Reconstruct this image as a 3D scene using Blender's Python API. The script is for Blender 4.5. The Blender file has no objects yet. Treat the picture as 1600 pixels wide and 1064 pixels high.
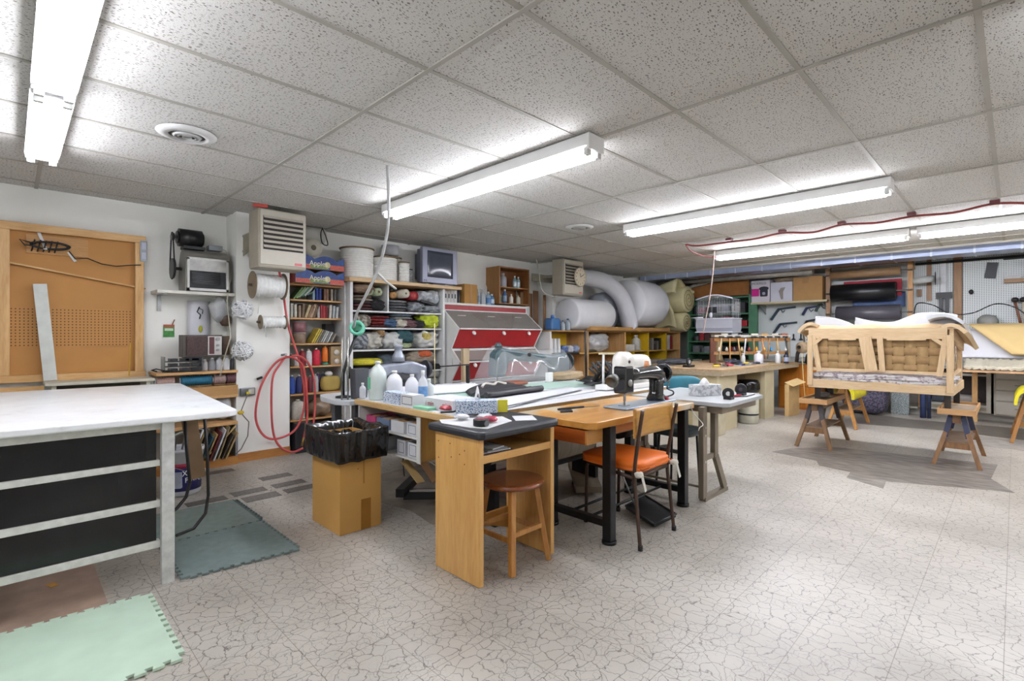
import bpy, bmesh, math, random
from mathutils import Vector, Matrix, noise

# ---------------------------------------------------------------- camera, world, exposure
scene = bpy.context.scene
col = scene.collection
PI = math.pi
cam_d = bpy.data.cameras.new('camera'); cam = bpy.data.objects.new('camera', cam_d); col.objects.link(cam)
cam.location = (0, 0, 1.26)
cam.rotation_euler = (PI/2, 0, -PI/4)
cam_d.sensor_width = 36; cam_d.lens = 36*786/1600; cam_d.shift_y = 7/1600*-1
cam_d.clip_start = .05; cam_d.clip_end = 60
scene.camera = cam
w = bpy.data.worlds.new('world'); scene.world = w; w.use_nodes = True
w.node_tree.nodes['Background'].inputs[0].default_value = (.9, .93, 1, 1)
w.node_tree.nodes['Background'].inputs[1].default_value = .35
scene.view_settings.view_transform = 'Standard'
scene.view_settings.look = 'None'
scene.view_settings.gamma = 1
scene.view_settings.exposure = 1.1
TUBE_POWER = 22

# ---------------------------------------------------------------- materials
def lin(h):
    h = h.lstrip('#'); v = [int(h[i:i+2], 16)/255 for i in (0, 2, 4)]
    return tuple((c/12.92 if c <= .04045 else ((c+.055)/1.055)**2.4) for c in v) + (1,)
MATS = {}
def new_mat(name):
    m = bpy.data.materials.new(name); m.use_nodes = True
    nt = m.node_tree; b = nt.nodes['Principled BSDF']
    return m, nt, b
def nd(nt, t, **kw):
    n = nt.nodes.new(t)
    for k, v in kw.items():
        if k in n.inputs: n.inputs[k].default_value = v
        else: setattr(n, k, v)
    return n
def ramp(nt, stops, interp='LINEAR'):
    r = nt.nodes.new('ShaderNodeValToRGB'); r.color_ramp.interpolation = interp
    e = r.color_ramp.elements
    while len(e) < len(stops): e.new(.5)
    for i, (p, c) in enumerate(stops):
        e[i].position = p; e[i].color = c if len(c) == 4 else tuple(c)+(1,)
    return r
def C(h, rough=.55, metal=0, var=.12, scale=9, bump=0, stretch=(1,1,1), coat=0, alpha=1, trans=0):
    """plain surface whose colour wanders a little, procedural"""
    key = (h, rough, metal, var, scale, bump, stretch, coat, alpha, trans)
    if key in MATS: return MATS[key]
    m, nt, b = new_mat('surface_'+h.strip('#'))
    c = lin(h)
    tc = nd(nt, 'ShaderNodeTexCoord'); mp = nd(nt, 'ShaderNodeMapping', Scale=stretch)
    n = nd(nt, 'ShaderNodeTexNoise', Scale=scale, Detail=5.0)
    r = ramp(nt, [(.3, tuple(max(0, x*(1-var)) for x in c[:3])), (.7, tuple(min(1, x*(1+var)) for x in c[:3]))])
    L = nt.links.new
    L(tc.outputs['Object'], mp.inputs[0]); L(mp.outputs[0], n.inputs['Vector']); L(n.outputs[0], r.inputs[0]); L(r.outputs[0], b.inputs['Base Color'])
    b.inputs['Roughness'].default_value = rough; b.inputs['Metallic'].default_value = metal
    b.inputs['Coat Weight'].default_value = coat
    b.inputs['Alpha'].default_value = alpha; b.inputs['Transmission Weight'].default_value = trans
    if bump:
        bp = nd(nt, 'ShaderNodeBump', Strength=bump, Distance=.01); L(n.outputs[0], bp.inputs['Height']); L(bp.outputs[0], b.inputs['Normal'])
    MATS[key] = m; return m
def WOOD(h1, h2, axis='X', rough=.45, scale=3, coat=0):
    key = ('wood', h1, h2, axis, rough, scale, coat)
    if key in MATS: return MATS[key]
    m, nt, b = new_mat('wood_'+h1.strip('#')); L = nt.links.new
    s = {'X': (.12, 1, 1), 'Y': (1, .12, 1), 'Z': (1, 1, .12)}[axis]
    tc = nd(nt, 'ShaderNodeTexCoord'); mp = nd(nt, 'ShaderNodeMapping', Scale=s)
    n = nd(nt, 'ShaderNodeTexNoise', Scale=scale*5, Detail=6.0, Distortion=1.2)
    n2 = nd(nt, 'ShaderNodeTexNoise', Scale=scale*35, Detail=3.0)
    mx = nd(nt, 'ShaderNodeMix', data_type='FLOAT'); mx.inputs[0].default_value = .35
    r = ramp(nt, [(.3, lin(h2)), (.62, lin(h1))])
    L(tc.outputs['Object'], mp.inputs[0]); L(mp.outputs[0], n.inputs['Vector']); L(mp.outputs[0], n2.inputs['Vector'])
    L(n.outputs[0], mx.inputs[2]); L(n2.outputs[0], mx.inputs[3]); L(mx.outputs[0], r.inputs[0]); L(r.outputs[0], b.inputs['Base Color'])
    b.inputs['Roughness'].default_value = rough; b.inputs['Coat Weight'].default_value = coat
    MATS[key] = m; return m
def PATTERN(name, base, ink, kind='checker', scale=40, rough=.5, thr=.5):
    key = ('pat', name)
    if key in MATS: return MATS[key]
    m, nt, b = new_mat(name); L = nt.links.new
    tc = nd(nt, 'ShaderNodeTexCoord')
    if kind == 'voronoi':
        n = nd(nt, 'ShaderNodeTexVoronoi', Scale=scale); out = n.outputs['Distance']
    elif kind == 'noise':
        n = nd(nt, 'ShaderNodeTexNoise', Scale=scale, Detail=4.0); out = n.outputs[0]
    elif kind == 'wave':
        n = nd(nt, 'ShaderNodeTexWave', Scale=scale, Distortion=.4, bands_direction='DIAGONAL'); out = n.outputs['Fac' if 'Fac' in n.outputs else 1]
    else:
        n = nd(nt, 'ShaderNodeTexChecker', Scale=scale); out = n.outputs['Fac']
    r = ramp(nt, [(thr-.04, lin(ink)), (thr+.04, lin(base))])
    L(tc.outputs['Object'], n.inputs['Vector']); L(out, r.inputs[0]); L(r.outputs[0], b.inputs['Base Color'])
    b.inputs['Roughness'].default_value = rough
    MATS[key] = m; return m
def GLOW(h, s):
    key = ('glow', h, s)
    if key in MATS: return MATS[key]
    m, nt, b = new_mat('lamp_glow'); b.inputs['Base Color'].default_value = lin(h)
    b.inputs['Emission Color'].default_value = lin(h); b.inputs['Emission Strength'].default_value = s
    MATS[key] = m; return m
def CLEAR(h='#dfe8ea', alpha=.3, rough=.15):
    key = ('clear', h, alpha, rough)
    if key in MATS: return MATS[key]
    m, nt, b = new_mat('clear_plastic'); b.inputs['Base Color'].default_value = lin(h)
    b.inputs['Roughness'].default_value = rough; b.inputs['Alpha'].default_value = alpha
    b.inputs['Coat Weight'].default_value = .6
    MATS[key] = m; return m

# ---------------------------------------------------------------- mesh helpers
class MB:
    """collects shapes, then links them as one mesh object"""
    def __init__(s): s.bm = bmesh.new()
    def _x(s, verts, rot=None, about=None):
        if rot is not None: bmesh.ops.rotate(s.bm, verts=verts, cent=about, matrix=rot)
    def box(s, a, b, rz=0, about=None, bev=0, rot=None):
        lo = [min(a[i], b[i]) for i in range(3)]; hi = [max(a[i], b[i]) for i in range(3)]
        v = [s.bm.verts.new((x, y, z)) for x in (lo[0], hi[0]) for y in (lo[1], hi[1]) for z in (lo[2], hi[2])]
        for f in ((0,1,3,2),(4,6,7,5),(0,4,5,1),(2,3,7,6),(0,2,6,4),(1,5,7,3)): s.bm.faces.new([v[i] for i in f])
        c = Vector([(lo[i]+hi[i])/2 for i in range(3)]) if about is None else Vector(about)
        if rz: s._x(v, Matrix.Rotation(rz, 3, 'Z'), c)
        if rot is not None: s._x(v, rot, c)
        if bev:
            es = list({e for q in v for e in q.link_edges})
            bmesh.ops.bevel(s.bm, geom=es, offset=bev, segments=2, affect='EDGES', profile=.5)
        return s
    def cyl(s, p0, p1, r0, r1=None, n=16, caps=True, smooth=True):
        r1 = r0 if r1 is None else r1
        p0, p1 = Vector(p0), Vector(p1); d = (p1-p0)
        q = d.to_track_quat('Z', 'Y'); rings = []
        for p, r in ((p0, r0), (p1, r1)):
            rings.append([s.bm.verts.new(p + q @ Vector((r*math.cos(2*PI*i/n), r*math.sin(2*PI*i/n), 0))) for i in range(n)])
        for i in range(n):
            f = s.bm.faces.new((rings[0][i], rings[0][(i+1)%n], rings[1][(i+1)%n], rings[1][i])); f.smooth = smooth
        if caps: s.bm.faces.new(rings[0][::-1]); s.bm.faces.new(rings[1])
        return s
    def lathe(s, prof, c=(0,0,0), n=20, axis=(0,0,1), sx=1, sy=1):
        q = Vector(axis).to_track_quat('Z', 'Y'); c = Vector(c); rings = []
        for r, z in prof:
            rings.append([s.bm.verts.new(c + q @ Vector((sx*max(r, .0004)*math.cos(2*PI*i/n), sy*max(r, .0004)*math.sin(2*PI*i/n), z))) for i in range(n)])
        for a, b in zip(rings, rings[1:]):
            for i in range(n):
                f = s.bm.faces.new((a[i], a[(i+1)%n], b[(i+1)%n], b[i])); f.smooth = True
        s.bm.faces.new(rings[0][::-1]); s.bm.faces.new(rings[-1])
        return s
    def tube(s, pts, r, n=8, closed=False):
        pts = [Vector(p) for p in pts]; rings = []; N = len(pts)
        for k, p in enumerate(pts):
            t = (pts[(k+1) % N if closed else min(k+1, N-1)] - pts[(k-1) % N if closed else max(k-1, 0)])
            if t.length < 1e-9: t = Vector((0, 0, 1))
            q = t.normalized().to_track_quat('Z', 'Y' if abs(t.normalized().y) < .9 else 'X')
            rr = r[k] if isinstance(r, (list, tuple)) else r
            rings.append([s.bm.verts.new(p + q @ Vector((rr*math.cos(2*PI*i/n), rr*math.sin(2*PI*i/n), 0))) for i in range(n)])
        prs = list(zip(rings, rings[1:])) + ([(rings[-1], rings[0])] if closed else [])
        for a, b in prs:
            off = min(range(n), key=lambda o: sum((a[i].co-b[(i+o) % n].co).length for i in range(n)))
            for i in range(n):
                f = s.bm.faces.new((a[i], a[(i+1)%n], b[(i+1+off)%n], b[(i+off)%n])); f.smooth = True
        if not closed: s.bm.faces.new(rings[0][::-1]); s.bm.faces.new(rings[-1])
        return s
    def prism(s, poly, axis, a, b):
        """outline poly (2-D) pushed along axis from a to b; axis X -> (y,z), Y -> (x,z), Z -> (x,y)"""
        def mk(p, t):
            return {'X': (t, p[0], p[1]), 'Y': (p[0], t, p[1]), 'Z': (p[0], p[1], t)}[axis]
        A = [s.bm.verts.new(mk(p, a)) for p in poly]; B = [s.bm.verts.new(mk(p, b)) for p in poly]
        n = len(poly)
        s.bm.faces.new(A[::-1]); s.bm.faces.new(B)
        for i in range(n): s.bm.faces.new((A[i], A[(i+1)%n], B[(i+1)%n], B[i]))
        return s
    def lump(s, c, half, seed=0, amp=.12, n=10, p=3, rz=0, rot=None, f=1.0):
        """soft rounded block, displaced by noise: bags, cushions, folded cloth"""
        c = Vector(c); hx, hy, hz = half; M = rot or Matrix.Rotation(rz, 3, 'Z')
        tmp = bmesh.new(); bmesh.ops.create_icosphere(tmp, subdivisions=4 if n > 10 else 3, radius=1)
        vm = {}
        for v in tmp.verts:
            d = v.co.normalized()
            k = (abs(d.x)**p + abs(d.y)**p + abs(d.z)**p) ** (-1/p)
            q = d*k
            nz = noise.noise(q*2.1*f + Vector((seed*7.3, seed*1.7, 3.1))) + .5*noise.noise(q*5*f + Vector((seed, 9, seed)))
            q = q*(1 + amp*nz)
            vm[v.index] = s.bm.verts.new(c + M @ Vector((q.x*hx, q.y*hy, q.z*hz)))
        tmp.verts.ensure_lookup_table()
        for g in tmp.faces:
            nf = s.bm.faces.new([vm[v.index] for v in g.verts]); nf.smooth = True
        tmp.free(); return s
    def sheet(s, nx, ny, fn, th=.002):
        """curved sheet with thickness; fn(u,v) -> point"""
        top = [[Vector(fn(i/nx, j/ny)) for j in range(ny+1)] for i in range(nx+1)]
        T = [[s.bm.verts.new(p) for p in r] for r in top]
        def nrm(i, j):
            a = top[min(i+1, nx)][j]-top[max(i-1, 0)][j]; b = top[i][min(j+1, ny)]-top[i][max(j-1, 0)]
            k = a.cross(b); return k.normalized() if k.length > 1e-9 else Vector((0, 0, 1))
        B = [[s.bm.verts.new(top[i][j]-nrm(i, j)*th) for j in range(ny+1)] for i in range(nx+1)]
        for i in range(nx):
            for j in range(ny):
                f = s.bm.faces.new((T[i][j], T[i+1][j], T[i+1][j+1], T[i][j+1])); f.smooth = True
                f = s.bm.faces.new((B[i][j], B[i][j+1], B[i+1][j+1], B[i+1][j])); f.smooth = True
        for i in range(nx):
            s.bm.faces.new((T[i][0], B[i][0], B[i+1][0], T[i+1][0])); s.bm.faces.new((T[i][ny], T[i+1][ny], B[i+1][ny], B[i][ny]))
        for j in range(ny):
            s.bm.faces.new((T[0][j], T[0][j+1], B[0][j+1], B[0][j])); s.bm.faces.new((T[nx][j], B[nx][j], B[nx][j+1], T[nx][j+1]))
        return s
    def board(s, p, q, w, t, side=(0,0,1)):
        """timber from p to q, width w across 'side', thickness t"""
        p, q = Vector(p), Vector(q); d = (q-p).normalized(); sd = Vector(side); sd = (sd - d*sd.dot(d)).normalized(); o = d.cross(sd)
        v = [s.bm.verts.new(e + sd*a*w/2 + o*b*t/2) for e in (p, q) for a in (-1, 1) for b in (-1, 1)]
        for f in ((0,1,3,2),(4,6,7,5),(0,4,5,1),(2,3,7,6),(0,2,6,4),(1,5,7,3)): s.bm.faces.new([v[i] for i in f])
        return s
    def build(s, name, m, parent=None, bevel=0, subd=0):
        bmesh.ops.recalc_face_normals(s.bm, faces=s.bm.faces)
        me = bpy.data.meshes.new(name); s.bm.to_mesh(me); s.bm.free()
        o = bpy.data.objects.new(name, me); col.objects.link(o)
        me.materials.append(m)
        vs = [v.co for v in me.vertices]
        lo = Vector([min(v[i] for v in vs) for i in range(3)]); hi = Vector([max(v[i] for v in vs) for i in range(3)])
        org = Vector(((lo.x+hi.x)/2, (lo.y+hi.y)/2, lo.z))
        me.transform(Matrix.Translation(-org))
        wp = org
        if parent is not None:
            o.parent = parent; pp = WORLD[parent.name]
            o.location = wp - pp
        else: o.location = wp
        WORLD[o.name] = wp
        if bevel:
            b = o.modifiers.new('edges', 'BEVEL'); b.width = bevel; b.segments = 2; b.limit_method = 'ANGLE'; b.angle_limit = .7
        if subd:
            b = o.modifiers.new('smooth', 'SUBSURF'); b.levels = subd; b.render_levels = subd
        return o
WORLD = {}
def thing(name, label, cat, loc=(0,0,0), group=None):
    o = bpy.data.objects.new(name, None); col.objects.link(o); o.empty_display_size = .05
    o.location = loc; WORLD[o.name] = Vector(loc)
    o['label'] = label; o['category'] = cat
    if group: o['group'] = group
    return o
def tag(o, label, cat, group=None):
    o['label'] = label; o['category'] = cat
    if group: o['group'] = group
    return o
def struct(o): o['kind'] = 'structure'; return o
def kids(o): return [c for c in col.objects if c.parent == o]
def dup(o, loc, rz=0, label=None, group=None, scale=None, mats=None, par=None):
    c = o.copy(); col.objects.link(c)
    if par is None:
        c.location = loc; c.rotation_euler = (0, 0, rz)
        if scale: c.scale = (scale, scale, scale) if isinstance(scale, (int, float)) else scale
        if label: c['label'] = label
        if group: c['group'] = group
        WORLD[c.name] = Vector(loc)
    else: c.parent = par
    if mats and o.type == 'MESH':
        key = o.name.split('.')[0]
        if key in mats:
            c.data = o.data.copy(); c.data.materials.clear(); c.data.materials.append(mats[key])
    for ch in kids(o): dup(ch, None, par=c, mats=mats)
    return c
def text(body, size, m, loc, rot, parent, name='lettering', ext=.0006, align='CENTER'):
    cu = bpy.data.curves.new(name, 'FONT'); cu.body = body; cu.size = size; cu.extrude = ext; cu.align_x = align; cu.align_y = 'CENTER'
    cu.materials.append(m)
    t = bpy.data.objects.new(name+'_curve', cu); col.objects.link(t)
    dg = bpy.context.evaluated_depsgraph_get(); me = bpy.data.meshes.new_from_object(t.evaluated_get(dg))
    bpy.data.objects.remove(t); bpy.data.curves.remove(cu)
    o = bpy.data.objects.new(name, me); col.objects.link(o)
    o.parent = parent; o.location = Vector(loc)-WORLD[parent.name]; o.rotation_euler = rot
    WORLD[o.name] = Vector(loc)
    return o
def fc(Y=True):
    """rotation of lettering that faces -Y (on things along the left wall) or -X (along the back wall)"""
    return (PI/2, 0, 0) if Y else (PI/2, 0, -PI/2)
rnd = random.Random(7)
WHITE = C('#e6e6e4', .5, var=.03)
BLACK = C('#161616', .45, var=.2)
STEEL = C('#9b9c9c', .35, metal=.8, var=.1)
DARKM = C('#2a2b2d', .4, metal=.3, var=.15)
CARD = C('#b5874f', .75, var=.06)
PINE = WOOD('#d9b27c', '#bd8d52', 'X'); PINEY = WOOD('#d9b27c', '#bd8d52', 'Y'); PINEZ = WOOD('#d9b27c', '#bd8d52', 'Z')

# ---------------------------------------------------------------- the setting
def floor_mat():
    m, nt, b = new_mat('cracked_vinyl_tile'); L = nt.links.new
    tc = nd(nt, 'ShaderNodeTexCoord')
    n1 = nd(nt, 'ShaderNodeTexNoise', Scale=9.0, Detail=3.0)
    L(tc.outputs['Object'], n1.inputs['Vector'])
    sub = nd(nt, 'ShaderNodeVectorMath', operation='MULTIPLY_ADD'); sub.inputs[1].default_value = (.11, .11, 0)
    L(n1.outputs['Color'], sub.inputs[0]); L(tc.outputs['Object'], sub.inputs[2])
    n1b = nd(nt, 'ShaderNodeTexNoise', Scale=55.0, Detail=2.0); L(tc.outputs['Object'], n1b.inputs['Vector'])
    sub2 = nd(nt, 'ShaderNodeVectorMath', operation='MULTIPLY_ADD'); sub2.inputs[1].default_value = (.014, .014, 0)
    L(n1b.outputs['Color'], sub2.inputs[0]); L(sub.outputs[0], sub2.inputs[2])
    v = nd(nt, 'ShaderNodeTexVoronoi', Scale=17.0, feature='DISTANCE_TO_EDGE'); v.voronoi_dimensions = '2D'
    L(sub2.outputs[0], v.inputs['Vector'])
    v2 = nd(nt, 'ShaderNodeTexVoronoi', Scale=34.0, feature='DISTANCE_TO_EDGE'); v2.voronoi_dimensions = '2D'
    L(sub2.outputs[0], v2.inputs['Vector'])
    r1 = ramp(nt, [(.0, (.9,.9,.9,1)), (.014, (.7,.7,.7,1)), (.044, (0,0,0,1))]); L(v.outputs['Distance'], r1.inputs[0])
    r2 = ramp(nt, [(.0, (.7,.7,.7,1)), (.045, (0,0,0,1))]); L(v2.outputs['Distance'], r2.inputs[0])
    nm = nd(nt, 'ShaderNodeTexNoise', Scale=7.0, Detail=2.0); L(tc.outputs['Object'], nm.inputs['Vector'])
    rm = ramp(nt, [(.42, (0,0,0,1)), (.55, (1,1,1,1))]); L(nm.outputs[0], rm.inputs[0])
    m2 = nd(nt, 'ShaderNodeMath', operation='MULTIPLY'); L(r2.outputs[0], m2.inputs[0]); L(rm.outputs[0], m2.inputs[1])
    mx = nd(nt, 'ShaderNodeMath', operation='MAXIMUM'); L(r1.outputs[0], mx.inputs[0]); L(m2.outputs[0], mx.inputs[1])
    nb = nd(nt, 'ShaderNodeTexNoise', Scale=1.1, Detail=6.0); L(tc.outputs['Object'], nb.inputs['Vector'])
    base = ramp(nt, [(.32, lin('#9c958b')), (.52, lin('#b3ada3')), (.75, lin('#c2bdb4'))]); L(nb.outputs[0], base.inputs[0])
    mc = nd(nt, 'ShaderNodeMix', data_type='RGBA'); L(mx.outputs[0], mc.inputs[0]); L(base.outputs[0], mc.inputs[6]); mc.inputs[7].default_value = lin('#5b534b')
    br = nd(nt, 'ShaderNodeTexBrick', Scale=1.0); br.offset = 0
    br.inputs['Brick Width'].default_value = .3048; br.inputs['Row Height'].default_value = .3048; br.inputs['Mortar Size'].default_value = .0012; br.inputs['Mortar Smooth'].default_value = .1
    br.inputs['Color1'].default_value = (1,1,1,1); br.inputs['Color2'].default_value = (.93,.93,.93,1); br.inputs['Mortar'].default_value = (.42,.38,.34,1)
    mo = nd(nt, 'ShaderNodeMapping'); mo.inputs['Location'].default_value = (.12, .1, 0)
    L(tc.outputs['Object'], mo.inputs[0]); L(mo.outputs[0], br.inputs['Vector'])
    mm = nd(nt, 'ShaderNodeMix', data_type='RGBA', blend_type='MULTIPLY'); mm.inputs[0].default_value = 1
    L(mc.outputs[2], mm.inputs[6]); L(br.outputs['Color'], mm.inputs[7])
    L(mm.outputs[2], b.inputs['Base Color'])
    b.inputs['Roughness'].default_value = .38
    return m
FLOOR = floor_mat()
struct(MB().box((-2, -3.2, -.08), (11.2, 5.9, 0)).build('floor', FLOOR))
def ceil_mat():
    m, nt, b = new_mat('fissured_ceiling_tile'); L = nt.links.new
    tc = nd(nt, 'ShaderNodeTexCoord')
    n = nd(nt, 'ShaderNodeTexNoise', Scale=14.0, Detail=2.0); L(tc.outputs['Object'], n.inputs['Vector'])
    ad = nd(nt, 'ShaderNodeVectorMath', operation='MULTIPLY_ADD'); ad.inputs[1].default_value = (.05, .05, 0)
    L(n.outputs['Color'], ad.inputs[0]); L(tc.outputs['Object'], ad.inputs[2])
    mp = nd(nt, 'ShaderNodeMapping', Scale=(48, 105, 1)); L(ad.outputs[0], mp.inputs[0])
    v = nd(nt, 'ShaderNodeTexVoronoi', Scale=1.0); v.voronoi_dimensions = '2D'; L(mp.outputs[0], v.inputs['Vector'])
    sc = nd(nt, 'ShaderNodeSeparateColor'); L(v.outputs['Color'], sc.inputs[0])
    mul = nd(nt, 'ShaderNodeMath', operation='MULTIPLY'); mul.inputs[1].default_value = .3; L(sc.outputs[0], mul.inputs[0])
    lt = nd(nt, 'ShaderNodeMath', operation='LESS_THAN'); L(v.outputs['Distance'], lt.inputs[0]); L(mul.outputs[0], lt.inputs[1])
    n2 = nd(nt, 'ShaderNodeTexNoise', Scale=190.0, Detail=2.0); L(tc.outputs['Object'], n2.inputs['Vector'])
    r2 = ramp(nt, [(.3, lin('#bab8b3')), (.6, lin('#cfcdc8'))]); L(n2.outputs[0], r2.inputs[0])
    mc = nd(nt, 'ShaderNodeMix', data_type='RGBA'); L(lt.outputs[0], mc.inputs[0]); L(r2.outputs[0], mc.inputs[6]); mc.inputs[7].default_value = lin('#77726c')
    L(mc.outputs[2], b.inputs['Base Color']); b.inputs['Roughness'].default_value = .95
    bp = nd(nt, 'ShaderNodeBump', Strength=.4, Distance=.004); L(n2.outputs[0], bp.inputs['Height']); L(bp.outputs[0], b.inputs['Normal'])
    return m
HC = 2.5
ceil = struct(MB().box((-2, -3.2, HC), (9.12, 5.8, HC+.02)).build('ceiling', ceil_mat()))
g = MB()
TB = .012
for k in range(-1, 8):
    x = 1.38 + 1.219*(k-1)
    if -2 < x < 9.1: g.box((x-TB, -3.2, HC-.007), (x+TB, 5.8, HC+.001))
for k in range(-6, 11):
    y = .10 + .6096*k
    if -3.2 < y < 5.8: g.box((-2, y-TB, HC-.005), (9.12, y+TB, HC+.001))
g.box((9.09, -3.2, HC-.03), (9.12, 5.8, HC+.03))
g.build('ceiling_grid', C('#a39f96', .6, var=.05), ceil)
WALL = C('#f0f0ea', .75, var=.05, scale=1.6)
struct(MB().box((-2, 5.8, 0), (11.2, 5.92, 3)).build('wall_left', WALL))
struct(MB().box((-2.1, -3.2, 0), (-2, 5.92, 3)).build('wall_near', WALL))
struct(MB().box((-2, -3.3, 0), (11.2, -3.2, 3)).build('wall_right', WALL))
struct(MB().box((11.0, -3.2, 0), (11.12, 5.8, 3)).build('wall_back', C('#a9adac', .8, var=.1)))
struct(MB().box((9.12, -3.2, 2.9), (11.1, 5.8, 2.98)).build('ceiling_joist_bay', C('#4d443b', .85, var=.3)))
joi = MB()
for k in range(17): joi.box((9.14, -3.0+.52*k, 2.77), (10.98, -2.96+.52*k, 2.9))
struct(joi.build('trim_1', WOOD('#6d5339', '#4a3626', 'X', .8)))
struct(MB().box((1.6, 5.48, 0), (2.12, 5.8, HC)).build('wall_pier', WALL))
struct(MB().box((6.42, 5.46, 0), (6.95, 5.8, HC)).build('wall_pier', WALL))
BB = WOOD('#bd8444', '#9a6430', 'X', .5)
struct(MB().box((1.6, 5.462, 0), (2.12, 5.479, .085)).build('baseboard_left', BB))
struct(MB().box((-.8, 5.782, 0), (1.59, 5.799, .085)).build('baseboard_left', BB))
# worn, replaced and browner floor areas, thin sheets of vinyl laid in the floor
def worn(h1, h2, sc=14):
    return PATTERN('worn_tile_'+h1[1:]+h2[1:], h1, h2, 'noise', sc, .45)
dark = C('#5b5956', .5, var=.35, scale=22, stretch=(1, 3, 1))
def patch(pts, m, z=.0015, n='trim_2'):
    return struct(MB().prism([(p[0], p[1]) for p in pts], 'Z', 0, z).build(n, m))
# dark embossed tiles by the pillar
emb = C('#68655f', .4, var=.4, scale=40)
for i, (a, b2) in enumerate((((1.24,5.16),(1.5,5.28)), ((.93,4.3),(1.2,4.42)), ((.95,4.12),(1.21,4.24)), ((1.25,4.32),(1.5,4.45)), ((1.27,4.1),(1.53,4.25)), ((1.56,4.32),(1.82,4.45)), ((1.58,4.12),(1.84,4.24)), ((1.56,4.62),(1.82,4.75)))):
    patch([(a[0], a[1]), (b2[0], a[1]), (b2[0], b2[1]), (a[0], b2[1])], emb)
# grey worn area in front of the sofa frame (outlines follow tile courses)
patch([(5.87, 1.87, 0), (6.18, 1.78, 0), (6.62, 1.47, 0), (6.85, 0.12, 0), (6.13, 0.15, 0), (5.71, 0, 0), (5.67, 0.14, 0), (5.38, 0.79, 0), (5.11, 0.77, 0), (5.27, 1.06, 0), (5.52, 1.08, 0), (5.58, 1.35, 0), (5.77, 1.42, 0)], C('#7d766f', .42, var=.5, scale=6, stretch=(3, 1, 1)))
patch([(10.02, 1.95, 0), (9.64, 1.14, 0), (9.75, -0.09, 0), (8.67, -0.18, 0), (8.82, 0.7, 0), (8.62, 1.6, 0)], C('#6d675f', .42, var=.3, scale=9, stretch=(3, 1, 1)))
patch([(8.65, 0.63, 0), (8.57, -0.28, 0), (7.84, -0.35, 0), (7.93, 0.46, 0)], C('#96918a', .42, var=.3, scale=9))
# browner floor patches under the tables
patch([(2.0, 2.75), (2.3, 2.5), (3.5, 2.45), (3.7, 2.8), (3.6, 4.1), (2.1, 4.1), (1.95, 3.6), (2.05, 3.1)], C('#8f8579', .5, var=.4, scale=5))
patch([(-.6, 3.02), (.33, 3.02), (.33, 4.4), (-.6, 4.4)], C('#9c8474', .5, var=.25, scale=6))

# ---------------------------------------------------------------- ceiling fixtures
FXB = C('#dcdcda', .4, var=.03)
def fixture(x, y0, y1, label, k=1, group='fluorescent ceiling fixtures'):
    z = HC-.008
    t = thing('fluorescent_fixture', label, 'ceiling light', (x, (y0+y1)/2, z-.13), group)
    b = MB(); b.prism([(x-.075, z), (x-.082, z-.075), (x-.03, z-.08), (x+.03, z-.08), (x+.082, z-.075), (x+.075, z)], 'Y', y0, y1)
    b.build('housing', FXB, t)
    for e in (y0, y1):
        s = 1 if e == y0 else -1
        p = MB(); p.box((x-.078, e-.004*s, z-.095), (x+.078, e+.012*s, z)); p.build('end_plate', FXB, t)
        for dx in (-.052, .052): MB().box((x+dx-.018, e+.012*s, z-.125), (x+dx+.018, e+.04*s, z-.081)).build('lamp_holder', C('#c9c9c6', .5), t)
    for dx in (-.052, .052):
        MB().cyl((x+dx, y0+.03, z-.108), (x+dx, y1-.03, z-.108), .0165, n=12).build('lamp_tube', GLOW('#f4f6ff', TUBE_POWER*k), t)
    return t
fixture(2.55, 1.82, 4.2, 'twin-tube ceiling light over the work table, centre of the photo', 1)
fixture(4.88, .68, 3.06, 'long twin-tube ceiling light between the clock heater and the sofa frame', 1.2)
fixture(7.32, .86, 3.1, 'twin-tube ceiling light nearest the boxed cooker and green shelving', 1.9)
fixture(7.32, -1.62, .78, 'twin-tube ceiling light over the sofa frame at the right edge', 1.9)
fixture(.15, .78, 3.2, 'large bright twin-tube ceiling light, top left corner of the photo', .85)
fixture(.15, 3.24, 4.46, 'short twin-tube ceiling light beyond the large one, toward the round vent', .9)
fixture(2.55, -2.4, -.1, 'unseen twin-tube ceiling light added for fill near the right wall, out to the right')  # added outside the view as extra fill for the room
fixture(4.88, -2.9, -.5, 'unseen twin-tube ceiling light added for fill by the right wall, past the right edge')  # second added fixture, never in view, for fill light
def vent(x, y, r, label):
    t = thing('ceiling_vent', label, 'vent', (x, y, HC-.03), 'round ceiling vents')
    MB().lathe([(r, .03), (r, .026), (r*.8, .012), (r*.62, .01), (r*.62, .03)], (x, y, HC-.035), 28).build('ring', C('#c9c9c7', .4), t)
    b = MB().cyl((x, y, HC-.012), (x, y, HC-.009), r*.62, n=24); b.build('throat', BLACK, t)
    for q in (.5, .34, .18):
        MB().lathe([(r*q, .012), (r*q*.82, 0), (r*q*.78, .002), (r*q*.9, .014)], (x, y, HC-.03), 24).build('louver_ring', C('#b8b8b6', .4), t)
vent(.77, 3.58, .16, 'large round white ceiling vent near the left lights')
vent(4.57, 3.49, .16, 'round white ceiling vent between the two long middle lights')

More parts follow.
